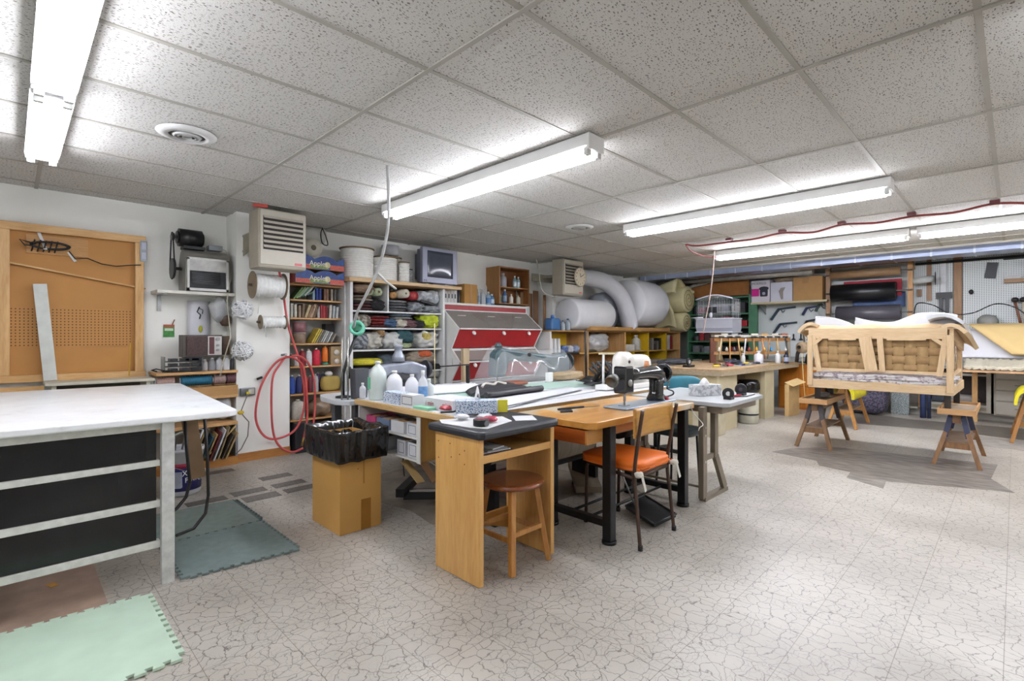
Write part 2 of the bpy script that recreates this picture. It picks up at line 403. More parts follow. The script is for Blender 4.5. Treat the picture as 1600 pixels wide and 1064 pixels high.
# ================================================================ left wall
# framed hardboard panel
t = thing('hardboard_panel', 'large orange-brown hardboard panel in a pine frame leaning on the left wall', 'board', (.3, 5.7, .86))
HB = C('#b98445', .6, var=.08, scale=3)
def perf():
    m, nt, b = new_mat('perforated_hardboard'); L = nt.links.new
    tc = nd(nt, 'ShaderNodeTexCoord'); mp = nd(nt, 'ShaderNodeMapping', Scale=(40, 40, 40)); L(tc.outputs['Object'], mp.inputs[0])
    fr = nd(nt, 'ShaderNodeVectorMath', operation='FRACTION'); L(mp.outputs[0], fr.inputs[0])
    sb = nd(nt, 'ShaderNodeVectorMath', operation='SUBTRACT'); sb.inputs[1].default_value = (.5, .5, .5); L(fr.outputs[0], sb.inputs[0])
    sp = nd(nt, 'ShaderNodeSeparateXYZ'); L(sb.outputs[0], sp.inputs[0])
    a = nd(nt, 'ShaderNodeMath', operation='POWER'); a.inputs[1].default_value = 2; L(sp.outputs['X'], a.inputs[0])
    c = nd(nt, 'ShaderNodeMath', operation='POWER'); c.inputs[1].default_value = 2; L(sp.outputs['Z'], c.inputs[0])
    d = nd(nt, 'ShaderNodeMath', operation='ADD'); L(a.outputs[0], d.inputs[0]); L(c.outputs[0], d.inputs[1])
    r = ramp(nt, [(.03, lin('#5b3c1b')), (.05, lin('#b98445'))]); L(d.outputs[0], r.inputs[0]); L(r.outputs[0], b.inputs['Base Color']); b.inputs['Roughness'].default_value = .6
    return m
MB().box((-.6, 5.76, .92), (.84, 5.775, 2.15)).build('panel', HB, t)
MB().box((.0, 5.752, 1.17), (.8, 5.7595, 1.5)).build('perforated_area', perf(), t)
for a, b2 in (((-.62, 5.71, 2.12), (.9, 5.755, 2.185)), ((-.62, 5.71, .88), (.9, 5.755, .94))):
    MB().box(a, b2).build('frame_rail', PINE, t, bevel=.004)
for x in (-.03, .85):
    MB().box((x-.03, 5.712, .94), (x+.035, 5.755, 2.12)).build('frame_stile', PINEZ, t, bevel=.004)
MB().board((-.04, 5.735, 1.86), (.9, 5.735, 1.70), .012, .03).build('diagonal_batten', PINE, t)
MB().box((.1, 5.742, 1.945), (.49, 5.759, 2.1)).build('cord_board', WOOD('#c9985c', '#b07d42'), t)
o = MB().board((.175, 5.735, 2.12), (.22, 5.72, 1.98), .02, .006); o.box((.2, 5.66, 1.975), (.225, 5.742, 1.985)); o.build('white_hook', WHITE, t)
o = MB().board((.36, 5.735, 1.98), (.405, 5.72, 1.9), .02, .006); o.build('white_hook', WHITE, t)
MB().box((.855, 5.69, 1.95), (.905, 5.712, 2.14)).build('socket_box', C('#9ba3ad', .3, .3), t, bevel=.004)
for z in (2.09, 2.0): MB().box((.865, 5.684, z-.03), (.897, 5.69, z+.03)).build('socket_face', C('#b4bcc8', .3), t)
b = MB()
for k in range(7):
    pts = []
    for j in range(22):
        a = j/21*2*PI
        pts.append((.245+.115*math.cos(a)+.012*math.sin(k*3), 5.69+.012*math.sin(a*2+k)-.005*k, 2.01+.03*math.sin(a)*(1+.12*math.sin(k*5))))
    b.tube(pts, .006, 6, closed=True)
for k in range(5): b.tube([(.15+.035*k, 5.68, 2.05), (.15+.035*k-.01, 5.655, 2.0), (.15+.035*k-.02, 5.68, 1.955)], .006, 6)
b.tube([(.16, 5.69, 2.02), (.1, 5.69, 2.03), (.06, 5.69, 2.045), (.09, 5.69, 2.0), (.14, 5.69, 2.0)], .006, 6)
b.tube([(.36, 5.68, 1.98), (.4, 5.68, 1.92), (.48, 5.69, 1.935), (.58, 5.7, 1.895), (.68, 5.7, 1.885), (.78, 5.7, 1.905), (.86, 5.7, 1.915)], .005, 6)
tag(b.build('extension_cord', C('#141416', .35)), 'black extension cord bundled on hooks near the top of the hardboard panel', 'cord')
tag(MB().board((.18, 5.69, 1.69), (.245, 5.69, .89), .085, .018, side=(1, 0, 0)).build('white_strip', C('#c9ccc6', .5)), 'pale white strip of board leaning against the hardboard panel', 'board')
tag(MB().board((.78, 5.68, 1.2), (.77, 5.68, .9), .01, .008, (1,0,0)).build('yellow_ruler', C('#c2992c', .5)), 'thin yellow ruler standing at the lower right of the hardboard panel', 'ruler')
# cream cabinet under it
t = thing('low_cabinet', 'low cream cabinet under the hardboard panel behind the white cutting table', 'cabinet', (.4, 5.55, 0))
CR = C('#c3bfad', .5, var=.08)
MB().box((.2, 5.42, .86), (.92, 5.78, .885)).build('top', CR, t, bevel=.003)
MB().box((.24, 5.44, .0), (.27, 5.76, .86)).build('side_panel', CR, t); MB().box((.86, 5.44, .0), (.89, 5.76, .86)).build('side_panel', CR, t)
MB().box((.27, 5.74, .0), (.86, 5.76, .86)).build('back_panel', C('#6d685d', .6), t)
tag(MB().box((-.7, 5.5, .8), (.2, 5.53, .86)).build('timber_offcut', PINE), 'pine timber offcut lying level under the hardboard panel', 'timber')

# white cutting table
t = thing('cutting_table', 'large white cutting table with smoky black side panels, left foreground', 'table', (.3, 4, 0))
def paint():
    m, nt, b = new_mat('chipped_white_paint'); L = nt.links.new
    tc = nd(nt, 'ShaderNodeTexCoord'); n = nd(nt, 'ShaderNodeTexNoise', Scale=6.0, Detail=8.0, Roughness=.7); L(tc.outputs['Object'], n.inputs['Vector'])
    r = ramp(nt, [(.285, lin('#3c3834')), (.3, lin('#c9cac9')), (.42, lin('#dfe1e2')), (.7, lin('#e9ebec'))]); L(n.outputs[0], r.inputs[0]); L(r.outputs[0], b.inputs['Base Color'])
    b.inputs['Roughness'].default_value = .35; return m
PT = paint()
MB().prism([(-.75, 3.06), (.84, 2.99), (.885, 3.02), (1.03, 5.0), (.99, 5.05), (-.75, 5.12)], 'Z', .825, .86).build('tabletop', PT, t, bevel=.008)
W2 = C('#c9c9c2', .45, var=.12, scale=30)
MB().box((-.75, 3.08, .785), (.55, 3.12, .825)).build('top_rail', W2, t)
for z0, z1 in ((.6, .63), (.392, .425), (.186, .22)):
    MB().box((-.75, 3.075, z0), (.545, 3.12, z1)).build('rail', W2, t, bevel=.002)
for z0, z1 in ((.63, .785), (.425, .6), (.22, .392)):
    MB().box((-.75, 3.09, z0), (.53, 3.098, z1)).build('dark_panel', C('#17181a', .12, var=.5, scale=12, alpha=.9), t)
for x, y in ((.572, 3.075), (.62, 4.9), (-.7, 4.9)):
    MB().box((x-.025, y-.025, 0), (x+.03, y+.02, .825)).build('leg', C('#c2c3c0', .4, var=.2, scale=20), t, bevel=.002)
MB().board((.6, 3.2, .8), (.62, 3.9, .72), .02, .06).build('underside_rail', W2, t)
o = MB().board((.77, 3.55, .8), (.81, 3.5, .4), .08, .02, side=(1, 0, 0)); tag(o.build('brown_strip', C('#7b6142', .6, var=.15)), 'flat brown wooden strip hanging under the right end of the cutting table', 'strip')
o = MB().tube([(.73, 3.45, .8), (.735, 3.43, .6), (.75, 3.42, .4), (.73, 3.42, .32), (.68, 3.4, .27), (.62, 3.38, .24)], .009, 8)
tag(o.build('power_cable', C('#1b1b1b', .4)), 'black cable hanging in front of the brown strip at the cutting table', 'cable')
o = MB().tube([(.83, 3.45, .8), (.845, 3.44, .55), (.85, 3.44, .3), (.83, 3.42, .2), (.76, 3.38, .14), (.66, 3.3, .15)], .009, 8)
tag(o.build('power_cable', C('#202020', .4)), 'black cable looping lowest beside the brown strip at the cutting table', 'cable')

# foam mats with interlocking edges
def mat_outline(p0, p1, p2, p3, teeth):
    P = [Vector(p).to_2d() for p in (p0, p1, p2, p3)]; out = []; c = sum(P, Vector((0, 0)))/4
    for a, b2 in zip(P, P[1:]+P[:1]):
        n = max(4, int((b2-a).length/teeth)); d = (b2-a).normalized(); nn = Vector((d.y, -d.x))
        if nn.dot((a+b2)/2-c) < 0: nn = -nn
        for i in range(n):
            u = a.lerp(b2, i/n); v = a.lerp(b2, (i+.5)/n); h = teeth*.38
            out += [u, v, v+nn*h-d*h*.25, a.lerp(b2, (i+1)/n)+nn*h+d*h*.25]
    return [(p.x, p.y) for p in out]
GM = C('#72817f', .75, var=.1, scale=20)
o = MB().prism(mat_outline((.645, 3.6), (.645, 3.04), (1.2, 2.98), (1.2, 3.6), .05), 'Z', .003, .014)
tag(o.build('foam_mat', GM), 'grey-green foam floor mat by the cutting table leg, the nearer one of the joined pair', 'mat', 'joined grey-green foam mats')
o = MB().prism([(.62, 3.62), (1.2, 3.62), (1.2, 4.22), (.62, 4.25)], 'Z', .003, .014)
e = MB().prism(mat_outline((1.16, 3.64), (1.215, 3.64), (1.215, 4.2), (1.16, 4.2), .05), 'Z', .002, .0135)
f = tag(o.build('foam_mat', C('#7a8781', .75, var=.1, scale=20)), 'grey-green foam floor mat further from the camera, the far one of the joined pair', 'mat', 'joined grey-green foam mats')
e.build('toothed_edge', C('#566463', .8), f)
o = MB().prism(mat_outline((-.55, 3.02), (-.55, 2.3), (.47, 2.3), (.47, 2.96), .055), 'Z', .003, .014)
tag(o.build('foam_mat', C('#b7cdb8', .75, var=.06, scale=7)), 'pale mint green foam floor mat in the bottom left corner', 'mat')
tag(MB().prism([(0.13, 3.46, 0)[:2], (0.16, 3.47, 0)[:2], (0.18, 3.42, 0)[:2], (0.15, 3.41, 0)[:2]], 'Z', .002, .004).build('orange_scrap', C('#c58f3d', .6)), 'small orange scrap on the floor under the cutting table', 'scrap')

# ---------------------------------------------------------------- blower, its shelf and the niche
t = thing('wall_shelf', 'long white wall shelf carrying the old blower', 'shelf', (1.3, 5.6, 1.66))
MB().box((.95, 5.5, 1.655), (1.597, 5.8, 1.685)).build('board', C('#cfcdc2', .5), t, bevel=.003)
o = MB(); o.box((1.0, 5.52, 1.645), (1.03, 5.8, 1.654)); o.box((1.0, 5.785, 1.5), (1.03, 5.8, 1.645)); o.build('bracket', STEEL, t)
t = thing('blower_fan', 'old grey metal blower with motor and belt on the white wall shelf', 'blower', (1.33, 5.6, 1.687))
BG = C('#8e8b83', .45, metal=.35, var=.25, scale=6)
pts = [(5.53, 1.69), (5.75, 1.69)]
arc = [(5.63+.135*math.cos(a), 1.89+.2*math.sin(a)) for a in [k/14*PI for k in range(15)]]
MB().prism([(5.5, 1.69), (5.77, 1.69)]+[(5.77, 1.85)]+arc[1:-1]+[(5.5, 1.88)], 'X', 1.17, 1.55).build('housing', BG, t, bevel=.004)
fr = MB()
for a, b2 in (((1.18, 1.69), (1.53, 1.715)), ((1.18, 1.69), (1.2, 2.0)), ((1.51, 1.69), (1.53, 2.0)), ((1.18, 1.985), (1.53, 2.005))):
    fr.box((a[0], 5.478, a[1]), (b2[0], 5.5, b2[1]))
fr.build('outlet_frame', C('#b9b9b5', .4, .4), t)
MB().box((1.2, 5.485, 1.88), (1.51, 5.4995, 1.985)).build('upper_plate', C('#a3a29e', .35, .5, var=.25), t)
MB().box((1.2, 5.494, 1.715), (1.51, 5.4998, 1.88)).build('outlet_opening', C('#26282b', .6), t)
wh = MB()
for k in range(12): wh.cyl((1.22, 5.488, 1.76+.009*k), (1.46, 5.488, 1.76+.009*k), .0028, n=6)
wh.build('fan_wheel', C('#6e7073', .4, .5), t)
o = MB().cyl((1.14, 5.63, 2.2), (1.33, 5.63, 2.2), .085, n=24); o.cyl((1.125, 5.63, 2.2), (1.14, 5.63, 2.2), .06, n=20); o.cyl((1.33, 5.63, 2.2), (1.345, 5.63, 2.2), .06, n=20)
mo_ = o.build('motor', C('#232325', .35, .4), t); MB().cyl((1.075, 5.63, 2.2), (1.127, 5.63, 2.2), .014, n=10).build('shaft', STEEL, mo_)
MB().box((1.17, 5.55, 2.092), (1.35, 5.7, 2.118)).build('motor_mount', DARKM, t)
o = MB().cyl((1.085, 5.63, 1.9), (1.105, 5.63, 1.9), .095, n=24); o.cyl((1.106, 5.63, 1.9), (1.168, 5.63, 1.9), .015, n=10); o.build('pulley', C('#3a3a3b', .4, .4), t)
MB().cyl((1.085, 5.63, 2.2), (1.105, 5.63, 2.2), .036, n=18).build('pulley', C('#3a3a3b', .4, .4), t)
bel = [(1.09, 5.63+.1*math.cos(a), 1.9+.1*math.sin(a)) for a in [PI+k/12*PI for k in range(13)]]+[(1.09, 5.63+.04*math.cos(a), 2.2+.04*math.sin(a)) for a in [k/8*PI for k in range(9)]]
MB().tube(bel, .006, 6, closed=True).build('belt', C('#1c1b1a', .7), t)
MB().box((1.38, 5.56, 2.1), (1.5, 5.66, 2.15)).build('junction_box', C('#7f868a', .35, .5), t, bevel=.003)
MB().tube([(1.5, 5.62, 2.13), (1.54, 5.62, 2.12), (1.57, 5.6, 2.05), (1.585, 5.6, 1.95), (1.58, 5.58, 1.83), (1.55, 5.55, 1.76), (1.53, 5.5, 1.72), (1.52, 5.49, 1.6), (1.53, 5.46, 1.4), (1.54, 5.45, 1.25), (1.5, 5.45, 1.1), (1.45, 5.42, .95), (1.44, 5.42, .86)], .006, 6).build('cord', C('#bdb9a6', .5), t)
o = MB().box((1.05, 5.79, 1.25), (1.14, 5.799, 1.36)); k = tag(o.build('seed_packet', C('#3f8a3d', .5, var=.3, scale=40)), 'green and red picture packet pinned on the wall under the shelf bracket', 'packet')
MB().box((1.05, 5.7885, 1.345), (1.14, 5.7899, 1.37)).build('red_header', C('#b4573f', .5), k); MB().box((1.06, 5.7885, 1.31), (1.13, 5.7899, 1.335)).build('pale_label', C('#c9d9c0', .5), k)
MB().tube([(1.12, 5.785, 1.37), (1.14, 5.785, 1.42)], .004, 6).build('stick', C('#8a5a3f', .6), k)
o = MB().sheet(4, 8, lambda u, v: (1.245+.2*u, 5.775-.03*math.sin(PI*u), 1.24+.37*v), .003); k = tag(o.build('drawing_sheet', C('#dcdde4', .6, var=.02)), 'curled white paper sheet with a small bird-like ink sketch, under the blower shelf', 'paper')
o = MB().tube([(1.34, 5.738, 1.55), (1.32, 5.737, 1.5), (1.35, 5.737, 1.47), (1.34, 5.738, 1.43)], .006, 6); o.tube([(1.33, 5.738, 1.54), (1.37, 5.738, 1.52), (1.365, 5.738, 1.48)], .004, 6); o.build('sketch', C('#33353a', .6), k)
MB().lump((1.35, 5.739, 1.33), (.018, .003, .035), 3, .1, 4, 2).build('yellow_mark', C('#b6b23a', .6), k)
# bagged cap over a brown tub hanging below the shelf
t = thing('plastic_bag', 'clear plastic bag hanging under the shelf over a brown pot', 'bag', (1.52, 5.65, 1.35))
MB().lump((1.49, 5.62, 1.52), (.085, .07, .12), 5, .25, 8, 2).build('bag_film', C('#b6b8ba', .25, var=.1, coat=.5), t)
MB().lathe([(.03, .0), (.05, .03), (.055, .09), (.04, .11)], (1.54, 5.62, 1.36), 16).build('brown_pot', C('#5f4b3c', .4, var=.3), t)
def rope_ball(x, y, z, label):
    b = MB(); r = random.Random(int(x*100+z*10))
    for k in range(26):
        a = r.uniform(0, 6.3); e = r.uniform(-.8, .8); R = .085*r.uniform(.85, 1.08)
        ax = Vector((math.cos(a)*math.cos(e), math.sin(e), math.sin(a)*math.cos(e))).normalized(); u = ax.orthogonal().normalized(); v = ax.cross(u)
        b.tube([Vector((x, y, z)) + ax*R*.3 + (u*math.cos(q)+v*math.sin(q))*R*(1+.08*math.sin(5*q+k)) for q in [j/14*2*PI for j in range(14)]], .006, 5, closed=True)
    return tag(b.build('rope_ball', C('#e6e7e8', .8, var=.06)), label, 'yarn', 'white yarn bundles')
rope_ball(1.625, 5.37, 1.52, 'fluffy white yarn bundle hanging on the pier edge, the upper one')
rope_ball(1.62, 5.37, 1.115, 'fluffy white yarn bundle hanging beside the brown radio, the lower one')

# niche shelving
t = thing('niche_shelf', 'built-in plywood shelves in the niche left of the white pier', 'shelf', (1.22, 5.6, 0))
PL = WOOD('#c79d68', '#b08552', 'X')
MB().box((.93, 5.42, .9), (1.597, 5.78, .925)).build('shelf_board', PL, t, bevel=.002)
MB().box((.93, 5.42, .66), (1.597, 5.78, .685)).build('shelf_board', PL, t, bevel=.002)
MB().box((.93, 5.42, .39), (1.597, 5.78, .42)).build('shelf_board', PL, t, bevel=.002)
MB().box((.93, 5.42, .686), (1.597, 5.435, .78)).build('front_lip', WOOD('#b98f5c', '#a27a48'), t)
MB().box((.93, 5.42, .0), (1.597, 5.78, .08)).build('plinth', BB, t)
MB().box((1.575, 5.42, .081), (1.597, 5.78, .389)).build('side_panel', C('#8f8f92', .5), t)
# radio on top of bottles
t = thing('radio', 'brown table radio with a silver tuning panel, in the niche', 'radio', (1.32, 5.52, 1.06))
MB().box((1.14, 5.46, 1.062), (1.47, 5.62, 1.27)).build('case', C('#4d463f', .5, var=.1), t, bevel=.004)
MB().box((1.17, 5.452, 1.078), (1.335, 5.4599, 1.255)).build('grille', PATTERN('speaker_cloth', '#4c3433', '#3a2726', 'noise', 90), t)
MB().box((1.345, 5.452, 1.078), (1.462, 5.4599, 1.258)).build('tuning_panel', C('#c2bfbb', .3, .4), t)
MB().box((1.355, 5.449, 1.088), (1.398, 5.4518, 1.25)).build('dial', C('#5a3438', .3), t)
for z in (1.23, 1.17, 1.125): MB().cyl((1.428, 5.452, z), (1.428, 5.435, z), .017 if z > 1.2 else .012, n=16).build('knob', STEEL, t)
tag(MB().box((1.485, 5.5, 1.075), (1.545, 5.6, 1.26)).lathe([(.0, 0), (.02, 0)], (1.51, 5.55, 1.26)).build('dark_jar', C('#54412f', .3, var=.5, scale=30)), 'dark brown box standing right of the radio', 'box')
for i, (x, c, h) in enumerate(((1.33, '#a7a2a0', .11), (1.395, '#8a8c90', .12), (1.458, '#cfd1d4', .13), (1.522, '#e2e4e8', .14), (1.573, '#3e4046', .13))):
    r = .03 if i != 4 else .014
    t = thing('bottle', ['squat lilac-grey tub on the niche shelf below the radio', 'clear grey bottle with a pale cap below the radio', 'narrow white pump bottle below the radio knobs', 'wide white jar at the right of the niche shelf', 'thin dark canister against the pier on the niche shelf'][i], 'bottle', (x, 5.52, .926), 'bottles on the niche shelf')
    MB().lathe([(r*.95, 0), (r, .006), (r, h*.72), (r*.55, h*.82), (r*.5, h*.85)], (x, 5.52, .9265), 18).build('body', C(c, .35, var=.05), t)
    MB().lathe([(r*.58, 0), (r*.58, h*.14)], (x, 5.52, .9265+h*.86), 14).build('cap', C('#d9dbdc', .4), t)
t = thing('card_tray', 'black stacked desk organizer with three tiers on the niche shelf', 'organizer', (1.15, 5.5, .926))
for k in range(3):
    MB().box((1.0, 5.44, .93+.045*k), (1.29, 5.6, .936+.045*k)).build('tier', C('#17181b', .3), t)
    for x in (1.07, 1.16, 1.24): MB().box((x-.03, 5.45, .937+.045*k), (x+.03, 5.55, .962+.045*k)).build('compartment', C('#24262b', .3), t)
MB().box((.995, 5.44, .93), (1.0, 5.6, 1.07)).build('side_wall', C('#55585c', .2), t); MB().box((1.29, 5.44, .93), (1.296, 5.6, 1.07)).build('side_wall', C('#55585c', .2), t)
tag(MB().box((1.16, 5.45, 1.031), (1.3, 5.58, 1.058)).build('flat_case', C('#33333a', .4)), 'flat dark case lying on the organizer under the radio', 'case')
tag(MB().tube([(.94, 5.45, .94), (.9, 5.44, .955), (.93, 5.43, .965), (1.0, 5.44, .945), (1.06, 5.45, .94), (.98, 5.46, .936)], .006, 6).build('cable_loop', BLACK), 'short black cable loop at the left end of the niche shelf', 'cable')
for i, (x0, x1, c, l) in enumerate(((.94, 1.08, '#a88a80', 'bundle of mottled pink cord rolls at the left of the niche shelf'), (1.13, 1.38, '#1d6480', 'teal blue spiral-wound roll lying on the lower niche shelf'), (1.4, 1.5, '#9c8480', 'mauve cord roll right of the teal roll'), (1.51, 1.59, '#5f3d45', 'dark plum cord roll next to the pier'))):
    b = MB(); n = int((x1-x0)/.018)
    prof = []
    for k in range(n*2+1): prof.append((.042+(.006 if k % 2 else 0), (x1-x0)*k/(n*2)))
    tt = thing('cord_roll', l, 'roll', (x0, 5.5, .8), 'rolls on the lower niche shelf')
    b.lathe(prof, (x0, 5.5, .838), 16, axis=(1, 0, 0)).build('winding', C(c, .6, var=.2, scale=60), tt)
    MB().cyl((x0-.012, 5.5, .838), (x0, 5.5, .838), .03, n=16).build('core_end', C('#b8bcc4', .5), tt)
    MB().box((x0, 5.46, .786), (x1, 5.54, .79)).build('card', C('#b98f5c'), tt)
tag(MB().lump((1.5, 5.55, .56), (.07, .07, .12), 4, .05, 8, 2.2).build('white_globe', C('#c4c6c6', .4)), 'rounded white plastic cover on the lower niche shelf', 'cover')
# bucket
t = thing('plastic_bucket', 'white plastic bucket with a red and blue label on the floor beside the cutting table', 'bucket', (1.0, 4.9, 0))
bx, by = .985, 4.72
MB().lathe([(.115, .003), (.125, .02), (.14, .34), (.15, .345), (.15, .37), (.143, .37), (.14, .35), (.12, .05), (.0, .04)], (bx, by, 0), 28).build('pail', C('#d3d5da', .35, var=.04), t)
MB().lathe([(.1262, .045), (.1368, .225), (.1372, .232), (.1375, .232), (.1378, .225), (.1275, .045)], (bx, by, 0), 28).build('blue_label', C('#2b2f78', .35, var=.15), t)
MB().lathe([(.1368, .225), (.1392, .262), (.1396, .262), (.138, .225)], (bx, by, 0), 28).build('red_band', C('#b3344f', .35), t)
MB().tube([(bx-.15, by, .33), (bx-.1, by-.12, .25), (bx, by-.155, .2), (bx+.1, by-.12, .25), (bx+.15, by, .33)], .003, 6).build('handle', STEEL, t)
text('Xtreme', .06, WHITE, (bx+.05, by-.135, .19), (PI/2, 0, .35), t); text('Power', .055, WHITE, (bx+.05, by-.135, .135), (PI/2, 0, .35), t)
MB().box((bx-.11, by-.1, .08), (bx-.03, by-.138, .2), rz=-.55).build('info_label', C('#a9b1c2', .5), t)
for k in range(4):
    tag(MB().tube([(bx-.1+.05*k, by+.02, .35), (bx-.12+.07*k, by-.03, .45+.02*k), (bx-.02+.05*k, by-.06, .5), (bx+.08, by-.08, .44-.02*k), (bx+.12, by-.06, .36)], .008, 6).build('plastic_strap', C(['#d3d3cf', '#8c8a88', '#b8b5b0', '#c9cbd0'][k], .5)), ['bright white', 'dull grey', 'beige-grey', 'bluish white'][k]+' plastic strap curling out of the bucket', 'strap', 'straps in the bucket')
# fabric sample books pile in the niche bottom
r = random.Random(3)
cs = ['#8b7a63', '#7a2f2c', '#b3b1ac', '#a08b5c', '#5b4a3a', '#2f5562', '#a98a5a', '#6f2c30', '#c5c6c8', '#93805e', '#4e4438', '#b59b6c']
nm = ['khaki', 'dark red', 'pale grey', 'mustard', 'brown', 'teal', 'tan', 'maroon', 'white', 'olive', 'dark brown', 'straw']
for k in range(12):
    x = 1.16+.035*k; zt = .16+.018*(k % 5)
    o = MB().board((x-.06, 5.47, .09), (x+.03, 5.44-.008*(k % 3), zt+.16), .2, .012, side=(0, 1, 0))
    tag(o.build('sample_swatch', C(cs[k], .7, var=.25, scale=25)), '%s fabric sample strip leaning in the bottom of the niche' % nm[k], 'fabric sample', 'sample strips in the niche')
tag(MB().tube([(1.57, 5.40, .38), (1.5, 5.4, .3), (1.4, 5.4, .18), (1.28, 5.4, .1), (1.2, 5.4, .1)], .008, 6).build('cord_strand', C('#b59a64', .7)), 'straw coloured cord draped over the fabric samples in the niche', 'cord')
# socket on the pier
t = thing('wall_socket', 'grey double wall socket with a yellow plug on the white pier', 'socket', (1.75, 5.47, .74))
MB().box((1.63, 5.45, .66), (1.77, 5.479, .74)).build('box', C('#7c7d80', .35, .4), t, bevel=.008)
MB().box((1.7, 5.44, .675), (1.755, 5.45, .725)).build('cover', C('#b5b3a6', .4), t)
MB().cyl((1.69, 5.449, .69), (1.69, 5.42, .69), .015, n=12).build('plug', C('#c9b62f', .5), t)
MB().tube([(1.69, 5.43, .68), (1.66, 5.43, .6), (1.63, 5.43, .52), (1.64, 5.43, .48), (1.7, 5.43, .4), (1.69, 5.43, .26), (1.63, 5.43, .14), (1.58, 5.42, .1)], .005, 6).build('cord', C('#6f6b60', .6), t)
MB().lump((1.625, 5.43, .5), (.03, .015, .02), 2, .2, 6, 2).build('knot', C('#c8a92c', .6), t)

# ================================================================ pier: heater, spools, hose
BEI = C('#a9a292', .5, .1, var=.06); BEI2 = C('#b8b2a4', .5, var=.05)
def heater(x0, x1, yf, yb, z0, z1, label, louv):
    t = thing('unit_heater', label, 'heater', ((x0+x1)/2, (yf+yb)/2, z0))
    MB().box((x0, yf, z0), (x1, yb, z1), bev=.02).build('casing', BEI, t)
    MB().box((x0+.015, yf-.012, z0+.03), (x1-.015, yf-.0005, z1-.015)).build('front_panel', BEI2, t, bevel=.004)
    MB().box((x0+.04, yf-.0135, z0+.17), (x1-.04, yf-.0125, z1-.07)).build('grille_opening', C('#2c2622', .7), t)
    n = 7
    for k in range(n):
        z = z0+.19+(z1-.09-z0-.19)*k/(n-1)
        MB().prism([(yf-.03, z-.004), (yf-.014, z+.018), (yf-.0138, z+.022), (yf-.032, z)], 'X', x0+.042, x1-.042).build('louver', louv, t)
    MB().box((x1-.12, yf-.0145, z0+.04), (x1-.05, yf-.0125, z0+.065)).build('red_sticker', C('#cf6f72', .5), t)
    return t
t = heater(1.63, 2.08, 4.95, 5.22, 1.9, 2.455, 'large beige unit heater with slatted front, on the near white pier', BEI2)
o = MB(); o.box((1.655, 5.22, 2.25), (1.7, 5.479, 2.27)); o.box((1.655, 5.22, 2.1), (1.7, 5.479, 2.12)); o.prism([(5.22, 2.1), (5.479, 2.06), (5.479, 2.27), (5.22, 2.27)], 'X', 1.66, 1.665); o.build('wall_bracket', C('#8b8675', .5), t)
tag(MB().board((1.6, 5.0, 2.475), (1.72, 4.97, 2.48), .03, .02).build('red_clip', C('#b3453c', .5)), 'small red clip on top of the large beige heater', 'clip')
WIND = C('#e0e1de', .8, var=.07, scale=40)
def spool(x0, x1, y, z, r, label, group=None):
    t = thing('string_spool', label, 'spool', ((x0+x1)/2, y, z-r), group)
    prof = []; n = 14
    for k in range(n*2+1): prof.append((r*(.84 if k % 2 else .82)+r*.03*math.sin(k*1.7), (x1-x0-.02)*k/(2*n)))
    MB().lathe(prof, (x0+.01, y, z), 24, axis=(1, 0, 0)).build('wound_string', WIND, t)
    for x in (x0, x1-.006):
        MB().lathe([(r, 0), (r, .006), (.02, .006), (.02, 0)], (x, y, z), 28, axis=(1, 0, 0)).build('flange', C('#8c7c66', .7), t)
    MB().cyl((x0-.03, y, z), (x1+.02, y, z), .011, n=10).build('axle', C('#4b3d33', .6), t)
    MB().tube([(x0+.05, y-r*.8, z), (x0+.03, y-r*.85, z-r*.8), (x0+.04, y-r*.6, z-r*1.4), (x0+.05, y-.02, z-r*2.1)], .003, 5).build('loose_end', WIND, t)
    return t
spool(1.69, 1.99, 5.31, 1.765, .135, 'large spool of white piping cord mounted under the beige heater')
spool(1.765, 2.01, 5.31, 1.4, .07, 'small spool of white string mounted lower on the white pier')
RED = C('#c4504f', .35, var=.08)
def hose(pts, label, r=.0115, m=RED):
    return tag(MB().tube(pts, r, 8).build('air_hose', m), label, 'hose')
def smooth(pts, n=6):
    P = [Vector(p) for p in pts]; out = []
    for i in range(len(P)-1):
        a, b, c, d = P[max(i-1, 0)], P[i], P[i+1], P[min(i+2, len(P)-1)]
        for k in range(n):
            t = k/n
            out.append(.5*((2*b)+(-a+c)*t+(2*a-5*b+4*c-d)*t*t+(-a+3*b-3*c+d)*t**3))
    out.append(P[-1]); return out
hp = [(1.91, 5.2, 1.91), (2.02, 5.38, 1.68), (2.07, 5.4, 1.39), (2.13, 5.4, 1.19), (2.18, 5.39, 1.02), (2.22, 5.38, 0.82), (2.24, 5.38, 0.57), (2.2, 5.38, 0.37), (2.1, 5.38, 0.24), (1.92, 5.4, 0.2), (1.81, 5.41, 0.28), (1.76, 5.42, 0.45), (1.79, 5.42, 0.68), (1.86, 5.42, 0.85), (1.96, 5.41, 0.99), (2.07, 5.4, 1.04), (2.15, 5.37, 1.01), (2.22, 5.36, 0.92), (2.25, 5.36, 0.68), (2.26, 5.36, 0.4), (2.22, 5.36, 0.17)]
h_ = hose(smooth(hp), 'coiled red air hose hanging on the white pier, long loop with the brass end')
MB().cyl((2.22, 5.36, 0.18), (2.2, 5.36, 0.09), .012, n=10).build('brass_end', C('#a8864a', .3, .7), h_)
hp = [(2.07, 5.43, 1.05), (1.99, 5.41, 0.96), (1.92, 5.41, 0.82), (1.91, 5.41, 0.5), (1.93, 5.4, 0.24), (2, 5.39, 0.1), (2.11, 5.37, 0.04), (2.21, 5.35, 0.07)]
hose(smooth(hp), 'inner red hose strand that hangs lowest on the white pier')
hp = [(2.11, 5.4, 1.05), (2.19, 5.36, 1.04), (2.28, 5.34, 0.94), (2.33, 5.34, 0.74), (2.33, 5.34, 0.47), (2.31, 5.34, 0.25)]
